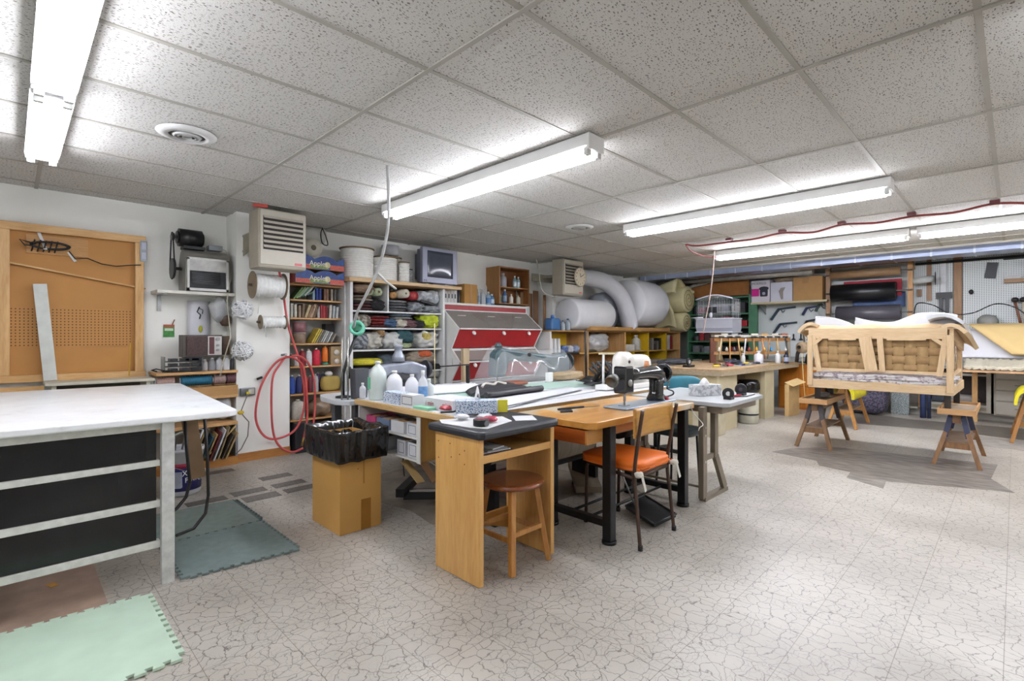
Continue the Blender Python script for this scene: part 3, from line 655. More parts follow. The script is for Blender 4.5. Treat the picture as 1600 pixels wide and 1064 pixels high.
hose(smooth(hp), 'red hose strand arching right over the thread shelves')
tag(MB().cyl((2.04, 5.479, 1.06), (2.04, 5.36, 1.07), .012, n=10).build('hose_hook', STEEL), 'metal hook that carries the red hose on the pier', 'hook')
tag(MB().tube([(1.79, 5.47, .82), (1.83, 5.44, .84)], .012, 8).build('pier_hook', BLACK), 'tiny black hook on the pier left of the red hose', 'hook')

# ================================================================ narrow thread and sample shelves
SH = WOOD('#cda06a', '#b78a55', 'X')
t = thing('narrow_shelf', 'narrow open wooden shelf unit full of samples and thread, right of the near pier', 'shelf', (2.43, 5.62, 0))
NZ = (1.83, 1.66, 1.46, 1.18, .93, .63, .35)
for z in NZ: MB().box((2.135, 5.5, z-.018), (2.725, 5.79, z)).build('shelf_board', SH, t, bevel=.002)
MB().box((2.122, 5.52, 0), (2.134, 5.79, 1.83)).build('side_panel', C('#8f8c86', .5), t); MB().box((2.726, 5.45, 0), (2.745, 5.79, 1.88)).build('side_panel', C('#d5d6d5', .5), t)
MB().box((2.135, 5.785, 0), (2.725, 5.795, 1.83)).build('back_panel', C('#c3c3bc', .6), t)
def crate(z, label, rz=0):
    t = thing('fruit_crate', label, 'box', (2.42, 5.58, z), 'blue and red apple crates')
    x0, x1, y0, y1 = 2.15, 2.7, 5.4, 5.76
    prof = [(x0, z)]; n = 24
    top = [(x0+(x1-x0)*k/n, z+.1+.05*abs(math.sin(PI*(k/n*2.2+.15)))**.6) for k in range(n+1)]
    MB().prism([(x1, z+.002), (x0, z+.002)]+top, 'Y', y0, y0+.008).build('front_panel', PATTERN('crate_print', '#31427e', '#27508c', 'noise', 25), t)
    MB().box((x0, y1-.008, z+.002), (x1, y1, z+.14)).build('rear_panel', C('#3a4a80'), t)
    for x in (x0, x1-.008): MB().box((x, y0+.008, z+.002), (x+.008, y1-.008, z+.14)).build('end_panel', C('#b2504a'), t)
    MB().box((x0, y0, z), (x1, y1, z+.002)).build('base', CARD, t)
    MB().box((x0+.002, y0-.002, z+.004), (x1-.36, y0-.0003, z+.05)).build('red_print', C('#c15a4a', .5, var=.35, scale=60), t)
    MB().box((x1-.17, y0-.002, z+.004), (x1-.002, y0-.0003, z+.06)).build('red_print', C('#c15a4a', .5, var=.35, scale=60), t)
    MB().prism([(x0+.16, z+.012), (x1-.18, z+.008), (x1-.2, z+.04), (x0+.2, z+.06), (x0+.15, z+.04)], 'Y', y0-.003, y0-.0022).build('green_print', C('#7a9157', .5, var=.3, scale=40), t)
    MB().lathe([(.034, 0), (.034, .001)], (x1-.2, y0-.0035, z+.055), 20, axis=(0, -1, 0)).build('badge', C('#c7c08c', .5), t)
    text('Apples', .075, C('#e8dfcf'), (x0+.25, y0-.0045, z+.062), fc(), t)
    return t
crate(1.832, 'blue and red apple crate standing on the narrow shelf unit, lower of two')
crate(1.99, 'blue and red apple crate stacked on top of the other apple crate')
def roll(name, p0, p1, r, m, label, cat='roll', group=None, core=.25, mc=None):
    p0, p1 = Vector(p0), Vector(p1); L = (p1-p0).length
    t = thing(name, label, cat, tuple((p0+p1)/2), group)
    MB().lathe([(r*core, 0), (r, 0), (r, L), (r*core, L)], p0, 26, axis=tuple(p1-p0)).build('winding', m, t)
    MB().lathe([(r*core*.98, -.004), (r*core*.75, -.004), (r*core*.75, L+.004), (r*core*.98, L+.004)], p0, 16, axis=tuple(p1-p0)).build('core', mc or C('#6e6352', .7), t)
    return t
OFF = C('#c9c8c0', .7, var=.05)
roll('tape_roll', (2.375, 5.47, 2.235), (2.365, 5.72, 2.235), .1, C('#bdb9a9', .6), 'fat cream roll lying end-on above the apple crates', core=.3)
roll('tape_roll', (2.28, 5.6, 2.4), (2.55, 5.62, 2.4), .085, OFF, 'white roll tied with black cord just under the ceiling above the crates')
roll('tape_roll', (2.205, 5.42, 2.2), (2.205, 5.65, 2.2), .055, OFF, 'white roll half hidden behind the large heater')
tag(MB().tube(smooth([(2.5, 5.52, 2.48), (2.47, 5.5, 2.4), (2.49, 5.5, 2.3), (2.55, 5.5, 2.29), (2.53, 5.5, 2.38), (2.5, 5.52, 2.47)]), .006, 6).build('tie_string', BLACK), 'black cord tied round the white roll under the ceiling', 'cord')

def sample(x, z, w, h, lean, c, label, y=5.6, d=.16, grp='sample books on the narrow shelf unit'):
    o = MB().board((x, y, z+.003), (x+lean, y, z+.003+h), d, w, side=(0, 1, 0))
    return tag(o.build('sample_book', C(c, .7, var=.2, scale=30)), label, 'sample book', grp)
tops = [('#5c7a4a', 'green'), ('#6c8a58', 'light green'), ('#8f9a86', 'grey-green'), ('#3e6a55', 'bottle green'), ('#a8a79a', 'pale'), ('#4b6b7c', 'slate'), ('#79906a', 'moss'), ]
for k, (c, n) in enumerate(tops):
    sample(2.18+.03*k, 1.66+.01*k, .018, .13-.006*k, .1 if k < 6 else .06, c, n+' swatch book leaning on the top shelf of the narrow unit')
for x, c, n in ((2.44, '#2a3f86', 'left royal blue book'), (2.475, '#27397a', 'right royal blue book'), (2.53, '#6e4f3c', 'brown book'), (2.56, '#7b5a45', 'lighter brown book'), (2.61, '#93877a', 'taupe book'), (2.65, '#5a5955', 'charcoal book'), (2.4, '#7f95a4', 'pale blue book')):
    sample(x, 1.66, .024, .13, .0, c, n+' standing upright on the top shelf of the narrow unit')
for k, (x, c, n, ln) in enumerate(((2.16, '#a6a79b', 'grey-white', 0), (2.2, '#b9b7aa', 'ivory', 0), (2.245, '#8c7a66', 'taupe', 0), (2.28, '#6e5a48', 'dark brown', .01), (2.31, '#b3a27f', 'sand', .05), (2.34, '#8d7054', 'cinnamon', .06), (2.37, '#b39a80', 'rose beige', .05), (2.4, '#6f5643', 'walnut', .05), (2.455, '#a6a099', 'stone', 0), (2.49, '#7e1f24', 'dark red', 0), (2.52, '#9a2a2e', 'bright red', 0), (2.55, '#6a1c22', 'maroon', 0), (2.59, '#c0bbb0', 'cream', .01), (2.63, '#aab0b2', 'silver', .01), (2.67, '#c5c7c6', 'white', .01))):
    sample(x, 1.46, .026, .15-.01*(k % 3), ln, c, n+' sample book on the second shelf of the narrow unit')
def tin(x, z, r, h, c, label, y=5.6):
    t = thing('tin_can', label, 'tin', (x, y, z), 'tins on the narrow shelf unit')
    MB().lathe([(r, 0), (r, h*.86), (r*.96, h*.87)], (x, y, z+.001), 22).build('can', C(c, .5, var=.15, scale=30), t)
    MB().lathe([(r*1.03, 0), (r*1.03, h*.12), (r*.9, h*.13)], (x, y, z+h*.87), 22).build('lid', C('#8d7a78', .4), t)
tin(2.27, 1.18, .068, .12, '#8d7866', 'brown speckled tin at the bottom of the two stacked tins')
tin(2.27, 1.302, .068, .12, '#8f6468', 'mauve tin stacked on the brown speckled tin')
tin(2.155, 1.18, .022, .18, '#a9a49c', 'slim pale canister left of the stacked tins')
for k in range(10):
    c, n = [('#b59f3b', 'mustard yellow'), ('#c2ac44', 'bright yellow'), ('#8f8872', 'khaki'), ('#6d6a60', 'dark grey'), ('#a4a6a3', 'silver grey'), ('#b9bbb8', 'pale grey'), ('#8a8f90', 'mid grey'), ('#c0c1bd', 'off-white'), ('#5d5b56', 'charcoal'), ('#a39c8d', 'taupe')][k]
    sample(2.38+.025*k, 1.18, .014, .16-.006*k, .09-.004*k, c, n+' swatch leaning right on the third shelf of the narrow unit')
tag(MB().box((2.6, 5.66, 1.183), (2.7, 5.76, 1.4)).build('upright_box', C('#2c2826', .5)), 'dark upright box behind the swatches on the third shelf', 'box')
def cone(x, z, r, h, c, label, y=5.56, stand=None, grp='thread cones on the narrow shelf unit'):
    t = thing('thread_cone', label, 'thread cone', (x, y, z), grp)
    z0 = z+.001
    if stand: MB().lathe([(r*1.3, 0), (r*1.25, .012), (r*.6, .035)], (x, y, z0), 18).build('stand', C(stand, .5), t); z0 += .036
    MB().lathe([(r*.9, 0), (r, .01), (r*.94, h*.7), (r*.75, h*.92), (r*.35, h*.98)], (x, y, z0), 20).build('thread', C(c, .5, var=.15, scale=60), t)
    MB().lathe([(r*.3, 0), (r*.28, h*.09)], (x, y, z0+h*.981), 12).build('cone_tip', C('#c9c4b4', .5), t)
for x, r, h, c, n, st in ((2.165, .027, .13, '#4a4036', 'dark olive', None), (2.223, .028, .13, '#c3c2bd', 'pale ivory', None), (2.287, .034, .17, '#8c1f2b', 'dark crimson', None), (2.36, .036, .17, '#cfcfd0', 'white', None), (2.446, .046, .18, '#c5233a', 'fat bright red', None), (2.546, .034, .17, '#d8711f', 'orange, on a green stand,', '#3f7f6b')):
    cone(x, .93, r, h, c, n+' thread cone on the red thread shelf', stand=st)
t = thing('drawer_box', 'small wooden drawer box with two white pulls on the red thread shelf', 'drawer box', (2.655, 5.6, .93))
MB().box((2.6, 5.52, .932), (2.72, 5.75, 1.14)).build('case', C('#a78e68', .6), t)
for z in (.97, 1.07): MB().lathe([(.034, 0), (.03, .012), (.0, .014)], (2.665, 5.52, z), 14, axis=(0, -1, 0)).build('pull', C('#cfcac0', .5), t)
for x, r, h, c, n in ((2.17, .04, .19, '#2d4fa3', 'cobalt blue'), (2.25, .034, .19, '#2b3262', 'navy blue'), (2.32, .03, .19, '#b6452a', 'rust red'), (2.375, .024, .18, '#6e2632', 'wine red'), (2.435, .034, .19, '#a9aca8', 'grey'), (2.505, .034, .2, '#5b4576', 'purple'), (2.565, .028, .2, '#5c6a76', 'slate'), (2.62, .028, .19, '#3f8fa3', 'turquoise')):
    cone(x, .63, r, h, c, n+' thread spool on the blue thread shelf', y=5.56 if x < 2.48 else 5.65)
tag(MB().lump((2.6, 5.54, .72), (.11, .05, .085), 8, .04, 8, 4).build('yellow_cushion', C('#b59b52', .7)), 'mustard yellow cushion at the end of the blue thread shelf', 'cushion')
tag(MB().lump((2.58, 5.54, .83), (.045, .04, .03), 2, .1, 8, 2).build('white_pad', C('#cccac4', .7)), 'white rounded pad lying on the mustard cushion', 'pad')
cone(2.24, .35, .075, .2, '#c3beb2', 'big cream thread cone on the lowest thread shelf')
tag(MB().lump((2.48, 5.56, .46), (.12, .12, .1), 9, .25, 8, 2.5).build('plastic_sack', C('#8b7660', .3, var=.3, coat=.4)), 'brown plastic sack on the lowest thread shelf', 'bag')
t = thing('black_bin', 'black plastic bin on the floor under the thread shelves', 'bin', (2.42, 5.5, 0))
o = MB().box((2.16, 5.42, .003), (2.34, 5.74, .33), bev=.01); o.build('left_compartment', C('#2a2b2f', .35), t); MB().box((2.36, 5.42, .003), (2.66, 5.74, .31), bev=.01).build('right_compartment', C('#1f2024', .35), t)

# ================================================================ wide fabric shelves
t = thing('fabric_shelf', 'wide white shelf unit crammed with folded fabrics, left of the red bin hutch', 'shelf', (3.4, 5.6, 0))
FW = C('#dadbda', .5, var=.06)
SZ = (1.56, 1.36, 1.1, .82, .5)
MB().box((2.71, 5.3, 1.885), (4.34, 5.79, 1.925)).build('top_board', WOOD('#d3b78f', '#bb9663', 'X'), t, bevel=.003)
for z in SZ: MB().box((2.79, 5.38, z-.02), (4.06, 5.79, z)).build('shelf_board', FW, t, bevel=.002)
for x in (2.75, 4.065): MB().box((x, 5.36, 0), (x+.035, 5.79, 1.885)).build('side_panel', FW, t, bevel=.002)
MB().box((3.26, 5.4, 1.561), (3.275, 5.78, 1.884)).build('divider', FW, t)
MB().box((2.785, 5.785, .3), (4.065, 5.797, 1.884)).build('back_panel', C('#7f7f7d', .7), t)
G = 'folded fabrics on the wide shelf unit'
def cloth(x, z, w, h, c, label, y=5.52, d=.14, seed=0, name='folded_fabric', amp=.16, m=None, cat='fabric', g=G, p=3.2):
    o = MB().lump((x, y, z+h/2+.004), (w/2, d, h/2), seed, amp, 12, p, f=1.3)
    return tag(o.build(name, m or C(c, .8, var=.3, scale=18, bump=.3)), label, cat, g)
def stack(x, z, w, cs, label, seed=0, y=5.52, h=.035):
    for k, (c, n) in enumerate(cs): cloth(x+.01*math.sin(seed+k*2), z+k*h, w, h*1.05, c, n+' '+label, y, seed=seed+k, amp=.1)
stack(2.94, 1.56, .26, (('#4b2b2c', 'dark maroon'), ('#5c3233', 'maroon'), ('#3b2a2a', 'black-brown'), ('#8b7f74', 'taupe'), ('#6e5c50', 'cocoa')), 'folded fabric in the stack at the far left of the top shelf', 2)
cloth(2.96, 1.75, .3, .12, '#75604f', 'brown cloth bundle on the left stack of the top shelf', seed=4)
roll('fabric_roll', (3.02, 5.4, 1.79), (3.02, 5.7, 1.79), .05, C('#93a083', .8, var=.3, scale=40), 'green-and-white patterned fabric roll seen end-on, left one', group='fabric rolls on the top shelf', core=.35)
roll('fabric_roll', (3.14, 5.4, 1.79), (3.14, 5.7, 1.79), .048, C('#a3ad8d', .8, var=.3, scale=40), 'green-and-white patterned fabric roll seen end-on, right one', group='fabric rolls on the top shelf', core=.35)
cloth(3.14, 1.56, .2, .14, '#1c1c1e', 'black cloth block under the green rolls', seed=6)
roll('fabric_roll', (3.33, 5.38, 1.76), (3.45, 5.7, 1.78), .04, C('#ad7f48', .6, var=.3), 'copper brown roll with ribbed surface on the top shelf', group='fabric rolls on the top shelf')
roll('fabric_roll', (3.5, 5.37, 1.79), (3.5, 5.68, 1.79), .055, C('#c4bfae', .7), 'cream roll seen end-on on the top shelf', group='fabric rolls on the top shelf')
roll('fabric_roll', (3.63, 5.37, 1.77), (3.63, 5.68, 1.77), .055, C('#9a2a2c', .5, var=.3, scale=40), 'red roll seen end-on on the top shelf', group='fabric rolls on the top shelf', mc=C('#c4463e', .5))
stack(3.42, 1.56, .27, (('#4b4c4e', 'dark grey'), ('#65666a', 'mid grey'), ('#55565a', 'slate grey'), ('#77787c', 'ash grey')), 'folded fabric in the stack under the copper roll', 12)
for k, (x, w, z, h, c, l) in enumerate(((3.83, .24, 1.7, .14, '#a9adb2', 'crumpled clear-grey plastic bag at the right of the top shelf'), (3.97, .14, 1.68, .18, '#b2b7bb', 'pale bluish bag in the top right corner of the fabric shelf'), (3.7, .22, 1.56, .13, '#7c8186', 'grey plastic-wrapped cloth right of the grey stack'), (3.93, .26, 1.56, .09, '#8f9499', 'silver-grey wrapped cloth low at the right of the top shelf'))):
    cloth(x, z, w, h, c, l, seed=20+k, amp=.3, m=C(c, .3, var=.25, scale=14, coat=.4))
tag(MB().board((3.75, 5.42, 1.72), (3.98, 5.42, 1.67), .03, .03).build('black_tube', BLACK), 'black tube lying on the wrapped cloths of the top shelf', 'tube')
cloth(2.93, 1.36, .26, .15, '#948c7e', 'beige swirl-patterned bundle on the second shelf', seed=31, m=PATTERN('swirl_cloth', '#a59d90', '#5d554d', 'noise', 22, .8))
stack(3.17, 1.36, .26, (('#5d1f22', 'burgundy'), ('#7b2526', 'brick red'), ('#8c2a2a', 'red'), ('#641f24', 'wine')), 'folded cloth in the red stack of the second shelf', 33)
for x, c, n in ((3.3, '#3c5572', 'denim blue cloth in front of the red stack'), (3.43, '#b0a99b', 'cream patterned cloth in the middle of the second shelf'), (3.55, '#6b4a50', 'plum cloth in the middle of the second shelf'), (3.69, '#26272d', 'near-black cloth left of the lime fabric')):
    cloth(x, 1.36, .2, .1, c, n, y=5.47, seed=int(x*100), amp=.25)
stack(3.48, 1.46, .3, (('#7d8079', 'grey-green'), ('#55606c', 'blue grey')), 'cloth lying on the middle pile of the second shelf', 40)
cloth(3.88, 1.37, .26, .16, '#b5c22f', 'lime yellow fabric bunched at the right of the second shelf', seed=44, amp=.28, y=5.46)
cloth(3.84, 1.52, .1, .03, '#cfd0ca', 'pale scrap on the lime fabric', seed=45)
cloth(2.92, 1.1, .22, .2, '#70747a', 'grey zigzag cloth bundle at the left of the third shelf', seed=50, m=PATTERN('zigzag_cloth', '#8d9096', '#595d63', 'wave', 8, .8))
cloth(3.08, 1.1, .24, .2, '#b6b2a8', 'off-white crumpled cloth on the third shelf beside the zigzag bundle', seed=51, amp=.3)
cloth(3.18, 1.24, .1, .1, '#9c7c58', 'tan cardboard-coloured cloth on the third shelf', seed=52)
cloth(3.35, 1.1, .28, .2, '#bcbdba', 'white plastic bag full of cloth on the third shelf, left one', seed=53, amp=.3, m=C('#bcbdba', .35, var=.15, coat=.3))
cloth(3.52, 1.16, .26, .17, '#31545b', 'dark teal knitted cloth on the third shelf', seed=54, m=PATTERN('knit_cloth', '#3a5f66', '#24434a', 'checker', 90, .8))
cloth(3.5, 1.1, .26, .07, '#8f9a75', 'sage scrap pile under the teal cloth', seed=55)
cloth(3.86, 1.1, .34, .22, '#bdbcb8', 'white plastic bag full of cloth at the right of the third shelf', seed=56, amp=.25, m=C('#bdbcb8', .35, var=.15, coat=.3))
cloth(3.83, 1.2, .14, .1, '#b9a85c', 'yellow patterned scrap showing in the right white bag', y=5.42, seed=57, d=.05)
cloth(2.98, .82, .3, .08, '#1c1d1e', 'black cloth on the fourth shelf above the yellow fabric', seed=60)
cloth(3.02, .9, .42, .09, '#b9b02c', 'yellow fabric with black backing on the fourth shelf', seed=61, amp=.1)
cloth(3.3, .83, .26, .2, '#48525c', 'slate blue bundle on the fourth shelf', seed=62)
cloth(3.78, .9, .42, .17, '#8e8272', 'beige sack with an orange print on the fourth shelf', seed=63, amp=.12)
cloth(3.8, .98, .2, .09, '#b8572f', 'orange print patch of cloth lying on the beige sack', seed=64, y=5.42, d=.06)
roll('fabric_roll', (3.55, 5.43, .85), (4.04, 5.43, .85), .045, C('#1b1b1d', .6), 'black roll lying under the beige sack on the fourth shelf', group='fabric rolls on the lower shelves')
roll('fabric_roll', (3.5, 5.43, .76), (4.04, 5.43, .76), .038, C('#b9b9b4', .6), 'long white roll lying below the black roll', group='fabric rolls on the lower shelves')
for k in range(5):
    cloth(2.95+.25*k, .5, .24, .2-.02*(k % 2), ['#6f6a62', '#8a8580', '#4b4e52', '#786a5a', '#90938f'][k], ['taupe', 'grey', 'charcoal', 'brown', 'silver'][k]+' bundle on the bottom shelf of the fabric unit', seed=70+k)

# reels on top
def reel(x, y, z, r, h, label, c='#e2e1db', fl='#8d7453'):
    t = thing('cord_reel', label, 'reel', (x, y, z), 'cord reels on top of the fabric shelf')
    MB().lathe([(r*1.04, 0), (r*1.04, .012), (.02, .012)], (x, y, z+.001), 28).build('lower_flange', C('#c9b48e', .6), t)
    MB().lathe([(r*1.04, 0), (r*1.04, .01), (.02, .01)], (x, y, z+h-.012), 28).build('upper_flange', C(fl, .6), t)
    prof = []; n = max(5, int(h/.028)); hh = h-.03
    for k in range(n*3+1):
        prof.append((r*(.97+.018*math.sin(k*2.1+x))-(.008 if k % 3 == 0 else 0), hh*k/(n*3)))
    MB().lathe(prof, (x, y, z+.014), 30).build('wound_cord', C(c, .75, var=.06, scale=30), t)
reel(2.92, 5.52, 1.926, .195, .37, 'largest white cord reel, at the left end of the top board')
reel(3.295, 5.54, 1.926, .16, .31, 'medium white cord reel, second on the top board')
reel(3.535, 5.69, 1.926, .09, .35, 'white cord reel mostly hidden behind the medium reel', c='#b8b4a6')
reel(3.53, 5.46, 1.926, .07, .27, 'slim white cord reel left of the television')
reel(3.655, 5.56, 1.926, .06, .2, 'small grey cord reel next to the television', c='#8e8f8e', fl='#3c3a38')
roll('tape_roll', (3.44, 5.64, 2.285), (3.44, 5.64, 2.41), .11, C('#b7b9bd', .6), 'flat grey-white roll lying on top of the reels')

# television
t = thing('television', 'silver tube television on top of the fabric shelf', 'television', (4.05, 5.55, 1.93))
SV = C('#8e90a0', .35, .3, var=.05)
MB().box((3.77, 5.4, 1.955), (4.34, 5.46, 2.42), bev=.008).build('front_bezel', SV, t)
MB().prism([(3.79, 1.97), (4.32, 1.97), (4.32, 2.4), (3.79, 2.4)], 'Y', 5.46, 5.55).build('rear_case', C('#6f7180', .4, .2), t)
MB().prism([(3.87, 2.03), (4.24, 2.03), (4.24, 2.36), (3.87, 2.36)], 'Y', 5.55, 5.72).build('tube_housing', C('#5b5c66', .4), t)
MB().sheet(10, 8, lambda u, v: (3.845+.42*u, 5.399-.012*(1-(2*u-1)**2)*(1-(2*v-1)**2), 2.03+.345*v), .002).build('screen', C('#4b4f5c', .12, var=.3, scale=2), t)
MB().box((3.95, 5.42, 1.927), (4.15, 5.6, 1.955)).build('foot', DARKM, t)
for x in (3.8, 3.83): MB().cyl((x, 5.4, 1.985), (x, 5.396, 1.985), .007, n=10).build('button', DARKM, t)
tag(MB().tube([(4.35, 5.7, 2.36), (4.4, 5.68, 2.43), (4.42, 5.68, 2.49)], .005, 6).build('antenna_cable', BLACK), 'short black cable rising behind the television', 'cable')

# ================================================================ red bin hutch
t = thing('bin_hutch', 'red and white zigzag bin hutch with clear flaps against the left wall', 'hutch', (4.96, 5.5, 0))
HX0, HX1 = 4.14, 5.78
prof = [(5.78, .3), (5.28, .3), (5.28, .66), (5.1, .92), (5.26, 1.08), (5.28, 1.1), (5.12, 1.36), (5.45, 1.62), (5.45, 1.7), (5.78, 1.7)]
HW = C('#e4e4e1', .45, var=.03)
for x in (HX0, HX1-.02): MB().prism(prof, 'X', x, x+.02).build('side_panel', HW, t)
def slab(pa, pb, th, x0, x1):
    d = (Vector(pb)-Vector(pa)).normalized(); n = Vector((d.y, -d.x))*th
    return [pa, pb, (pb[0]+n.x, pb[1]+n.y), (pa[0]+n.x, pa[1]+n.y)]
RP = C('#b3282b', .4, var=.08)
def hpan(name, pa, pb, m, th=.012, x0=HX0+.021, x1=HX1-.021): return MB().prism(slab(pa, pb, th, 0, 0), 'X', x0, x1).build(name, m, t)
hpan('red_header', (5.455, 1.62), (5.455, 1.695), C('#a83a3c', .45))
CLR = CLEAR('#b0aaa3', .55, .2)
hpan('clear_flap', (5.14, 1.375), (5.44, 1.61), CLR, .004)
hpan('red_panel', (5.285, 1.1), (5.13, 1.355), RP)
hpan('clear_flap', (5.12, .935), (5.26, 1.06), CLR, .004)
hpan('red_panel', (5.285, .67), (5.115, .91), RP)
for pa in ((5.12, 1.36), (5.27, 1.075), (5.1, .92), (5.45, 1.615), (5.45, 1.7)):
    MB().box((HX0+.02, pa[0]-.012, pa[1]-.012), (HX1-.02, pa[0]+.012, pa[1]+.006)).build('white_edge_strip', HW, t)
for z in (1.09, .66): MB().box((HX0+.02, 5.29, z-.012), (HX1-.02, 5.77, z)).build('bin_floor', HW, t)
MB().box((HX0+.02, 5.76, .3), (HX1-.02, 5.775, 1.69)).build('back_panel', C('#8b8279', .6), t)
MB().box((HX0, 5.44, 1.701), (HX1, 5.78, 1.718)).build('top_board', HW, t)
for x in (4.62, 5.14):
    MB().prism([(5.3, 1.1), (5.15, 1.36), (5.46, 1.6), (5.75, 1.6), (5.75, 1.1)], 'X', x, x+.008).build('divider', C('#bfb9b1', .4), t)
for z, yy in ((1.3, 5.152), (.87, 5.13)):
    for x in (4.42, 4.98, 5.5): MB().lathe([(.032, 0), (.03, .008), (.01, .014)], (x, yy-.012, z), 14, axis=(0, -1, .5)).build('handle', HW, t)
for x in (4.3, 4.85, 5.4): MB().box((x, 5.335, 1.535), (x+.14, 5.343, 1.545)).build('flap_label', C('#c7c2ba'), t)
tag(MB().box((4.12, 5.0, .001), (4.22, 5.05, 1.1)).build('timber_board', WOOD('#d1bd9b', '#bda47d', 'Z')), 'pale upright timber board left in front of the red hutch', 'board')
b = MB(); r = random.Random(5)
for k in range(7):
    c, n = [('#8a6a52', 'brown'), ('#a3a19a', 'grey'), ('#6b6e70', 'slate'), ('#b5a88e', 'sand'), ('#7b5647', 'rust'), ('#94968f', 'stone'), ('#a08a70', 'tan')][k]
    cloth(4.3+.2*k, 1.092, .17, .14, c, n+' scraps behind the upper clear flap of the red hutch', y=5.52, d=.15, seed=90+k, g='scraps in the red hutch', name='fabric_scraps')

# things on the hutch
for k in range(4):
    x = 4.2+.055*k
    tt = thing('binder', ['leftmost', 'second', 'third', 'rightmost'][k]+' white magazine file on top of the red hutch', 'file', (x, 5.6, 1.72), 'white files on the hutch')
    MB().box((x, 5.5, 1.72), (x+.05, 5.74, 1.95-.01*k)).build('cover', C('#c6c4c2', .5), tt)
    MB().box((x+.01, 5.497, 1.78), (x+.03, 5.4999, 1.84)).build('black_print', DARKM, tt)
for x, h, c, n in ((4.44, .2, '#2a2c38', 'dark navy'), (4.49, .22, '#3b3a3e', 'black'),):
    tt = thing('spray_can', n+' spray can between the white files and brown box on the hutch', 'spray can', (x, 5.56, 1.72), 'spray cans on the hutch')
    MB().lathe([(.024, 0), (.025, .005), (.025, h*.8), (.014, h*.88)], (x, 5.56, 1.7195), 16).build('can', C(c, .3, .3), tt); MB().lathe([(.015, 0), (.013, h*.12)], (x, 5.56, 1.72+h*.88), 12).build('cap', C('#9a9a9c'), tt)
t = thing('carton', 'plain brown carton standing on the red hutch', 'box', (4.7, 5.6, 1.72))
MB().box((4.55, 5.5, 1.72), (4.79, 5.76, 2.0)).build('body', C('#b78744', .7, var=.05), t, bevel=.003)
MB().box((4.655, 5.498, 1.72), (4.685, 5.4999, 2.0)).build('tape', C('#a87a3c', .4), t)
def bottle(x, y, z, r, h, c, cap, label, name='bottle', cat='bottle', group=None, lab=None, trig=False):
    t = thing(name, label, cat, (x, y, z), group)
    MB().lathe([(r*.9, 0), (r, .008), (r, h*.62), (r*.8, h*.72), (r*.38, h*.8), (r*.36, h*.86)], (x, y, z+.0015), 18).build('body', C(c, .3, var=.05), t)
    if lab: MB().lathe([(r*1.01, h*.15), (r*1.02, h*.16), (r*1.02, h*.52), (r*1.01, h*.53)], (x, y, z+.0015), 18).build('label', C(lab, .4, var=.2, scale=40), t)
    if trig:
        o = MB().cyl((x, y, z+h*.86), (x, y, z+h*.95), r*.3, n=10); o.box((x-r*1.1, y-r*.3, z+h*.95), (x+r*.6, y+r*.3, z+h)); o.build('trigger_head', C(cap, .4), t)
    else: MB().lathe([(r*.45, 0), (r*.42, h*.13)], (x, y, z+h*.865), 14).build('cap', C(cap, .4), t)
    return t
bottle(4.85, 5.55, 1.718, .032, .25, '#b7bcc0', '#d5d6d4', 'white trigger spray bottle beside the brown carton on the hutch', trig=True, lab='#8795a5')
bottle(4.95, 5.56, 1.718, .045, .24, '#b3b9bd', '#c9c9c7', 'clear trigger bottle in the middle of the group on the hutch', trig=True)
bottle(5.04, 5.54, 1.718, .04, .2, '#9fb4c4', '#d5d6d4', 'white and blue bottle at the left edge of the brown wall cabinet', lab='#4a79ae')
bottle(5.12, 5.55, 1.718, .04, .17, '#5a8dbf', '#e0e0e0', 'blue-labelled jug just left of the brown wall cabinet', lab='#cdd6df')

# brown open wall cabinet
t = thing('wall_cabinet', 'open brown wooden wall cabinet with two rows of bottles', 'cabinet', (5.57, 5.65, 1.74))
BR = WOOD('#8a5a30', '#6d4322', 'Z')
for x in (5.23, 5.87):
    MB().prism([(5.5, 1.75), (5.5, 2.32), (5.8, 2.32), (5.8, 2.06), (5.62, 1.75)], 'X', x, x+.02).build('side_panel', WOOD('#a3743f', '#875a2c', 'Z') if x < 5.5 else BR, t)
MB().box((5.25, 5.5, 2.3), (5.87, 5.8, 2.32)).build('top_panel', BR, t); MB().box((5.25, 5.5, 1.75), (5.87, 5.78, 1.765)).build('shelf_board', WOOD('#a3743f', '#875a2c'), t)
MB().box((5.25, 5.5, 2.0), (5.87, 5.78, 2.012)).build('shelf_board', WOOD('#b98a58', '#a3743f'), t); MB().box((5.25, 5.78, 1.75), (5.87, 5.795, 2.32)).build('back_panel', BR, t)
for x, z, r, h, c, cp, l, lb in ((5.4, 2.012, .06, .22, '#b2b2b8', '#c6c6ca', 'tall white jug on the upper row of the wall cabinet', None), (5.66, 2.012, .032, .2, '#7fa3ae', '#e2e2e0', 'left blue and white can on the upper row of the wall cabinet', '#c3d3d8'), (5.74, 2.012, .03, .19, '#8fb3be', '#e2e2e0', 'right blue and white can on the upper row of the wall cabinet', '#d5e0e3'),
    (5.32, 1.766, .036, .17, '#8fa09b', '#c9cac6', 'greenish bottle at the left of the lower row of the wall cabinet', '#5e7f80'), (5.44, 1.766, .034, .22, '#4a6f9c', '#dcdcd8', 'tall blue can on the lower row of the wall cabinet', '#8aa3bd'), (5.58, 1.766, .034, .15, '#cfcabd', '#d9d5c8', 'cream bottle on the lower row of the wall cabinet', None), (5.74, 1.766, .034, .15, '#d0ccb8', '#8a7a5a', 'cream tub at the right of the lower row of the wall cabinet', None)):
    bottle(x, 5.6, z, r, h, c, cp, l, lab=lb, group='bottles in the wall cabinet')
bottle(5.28, 5.56, 2.012, .016, .17, '#c5c5c5', '#ddd', 'thin white tube standing in the left corner of the wall cabinet') if False else None
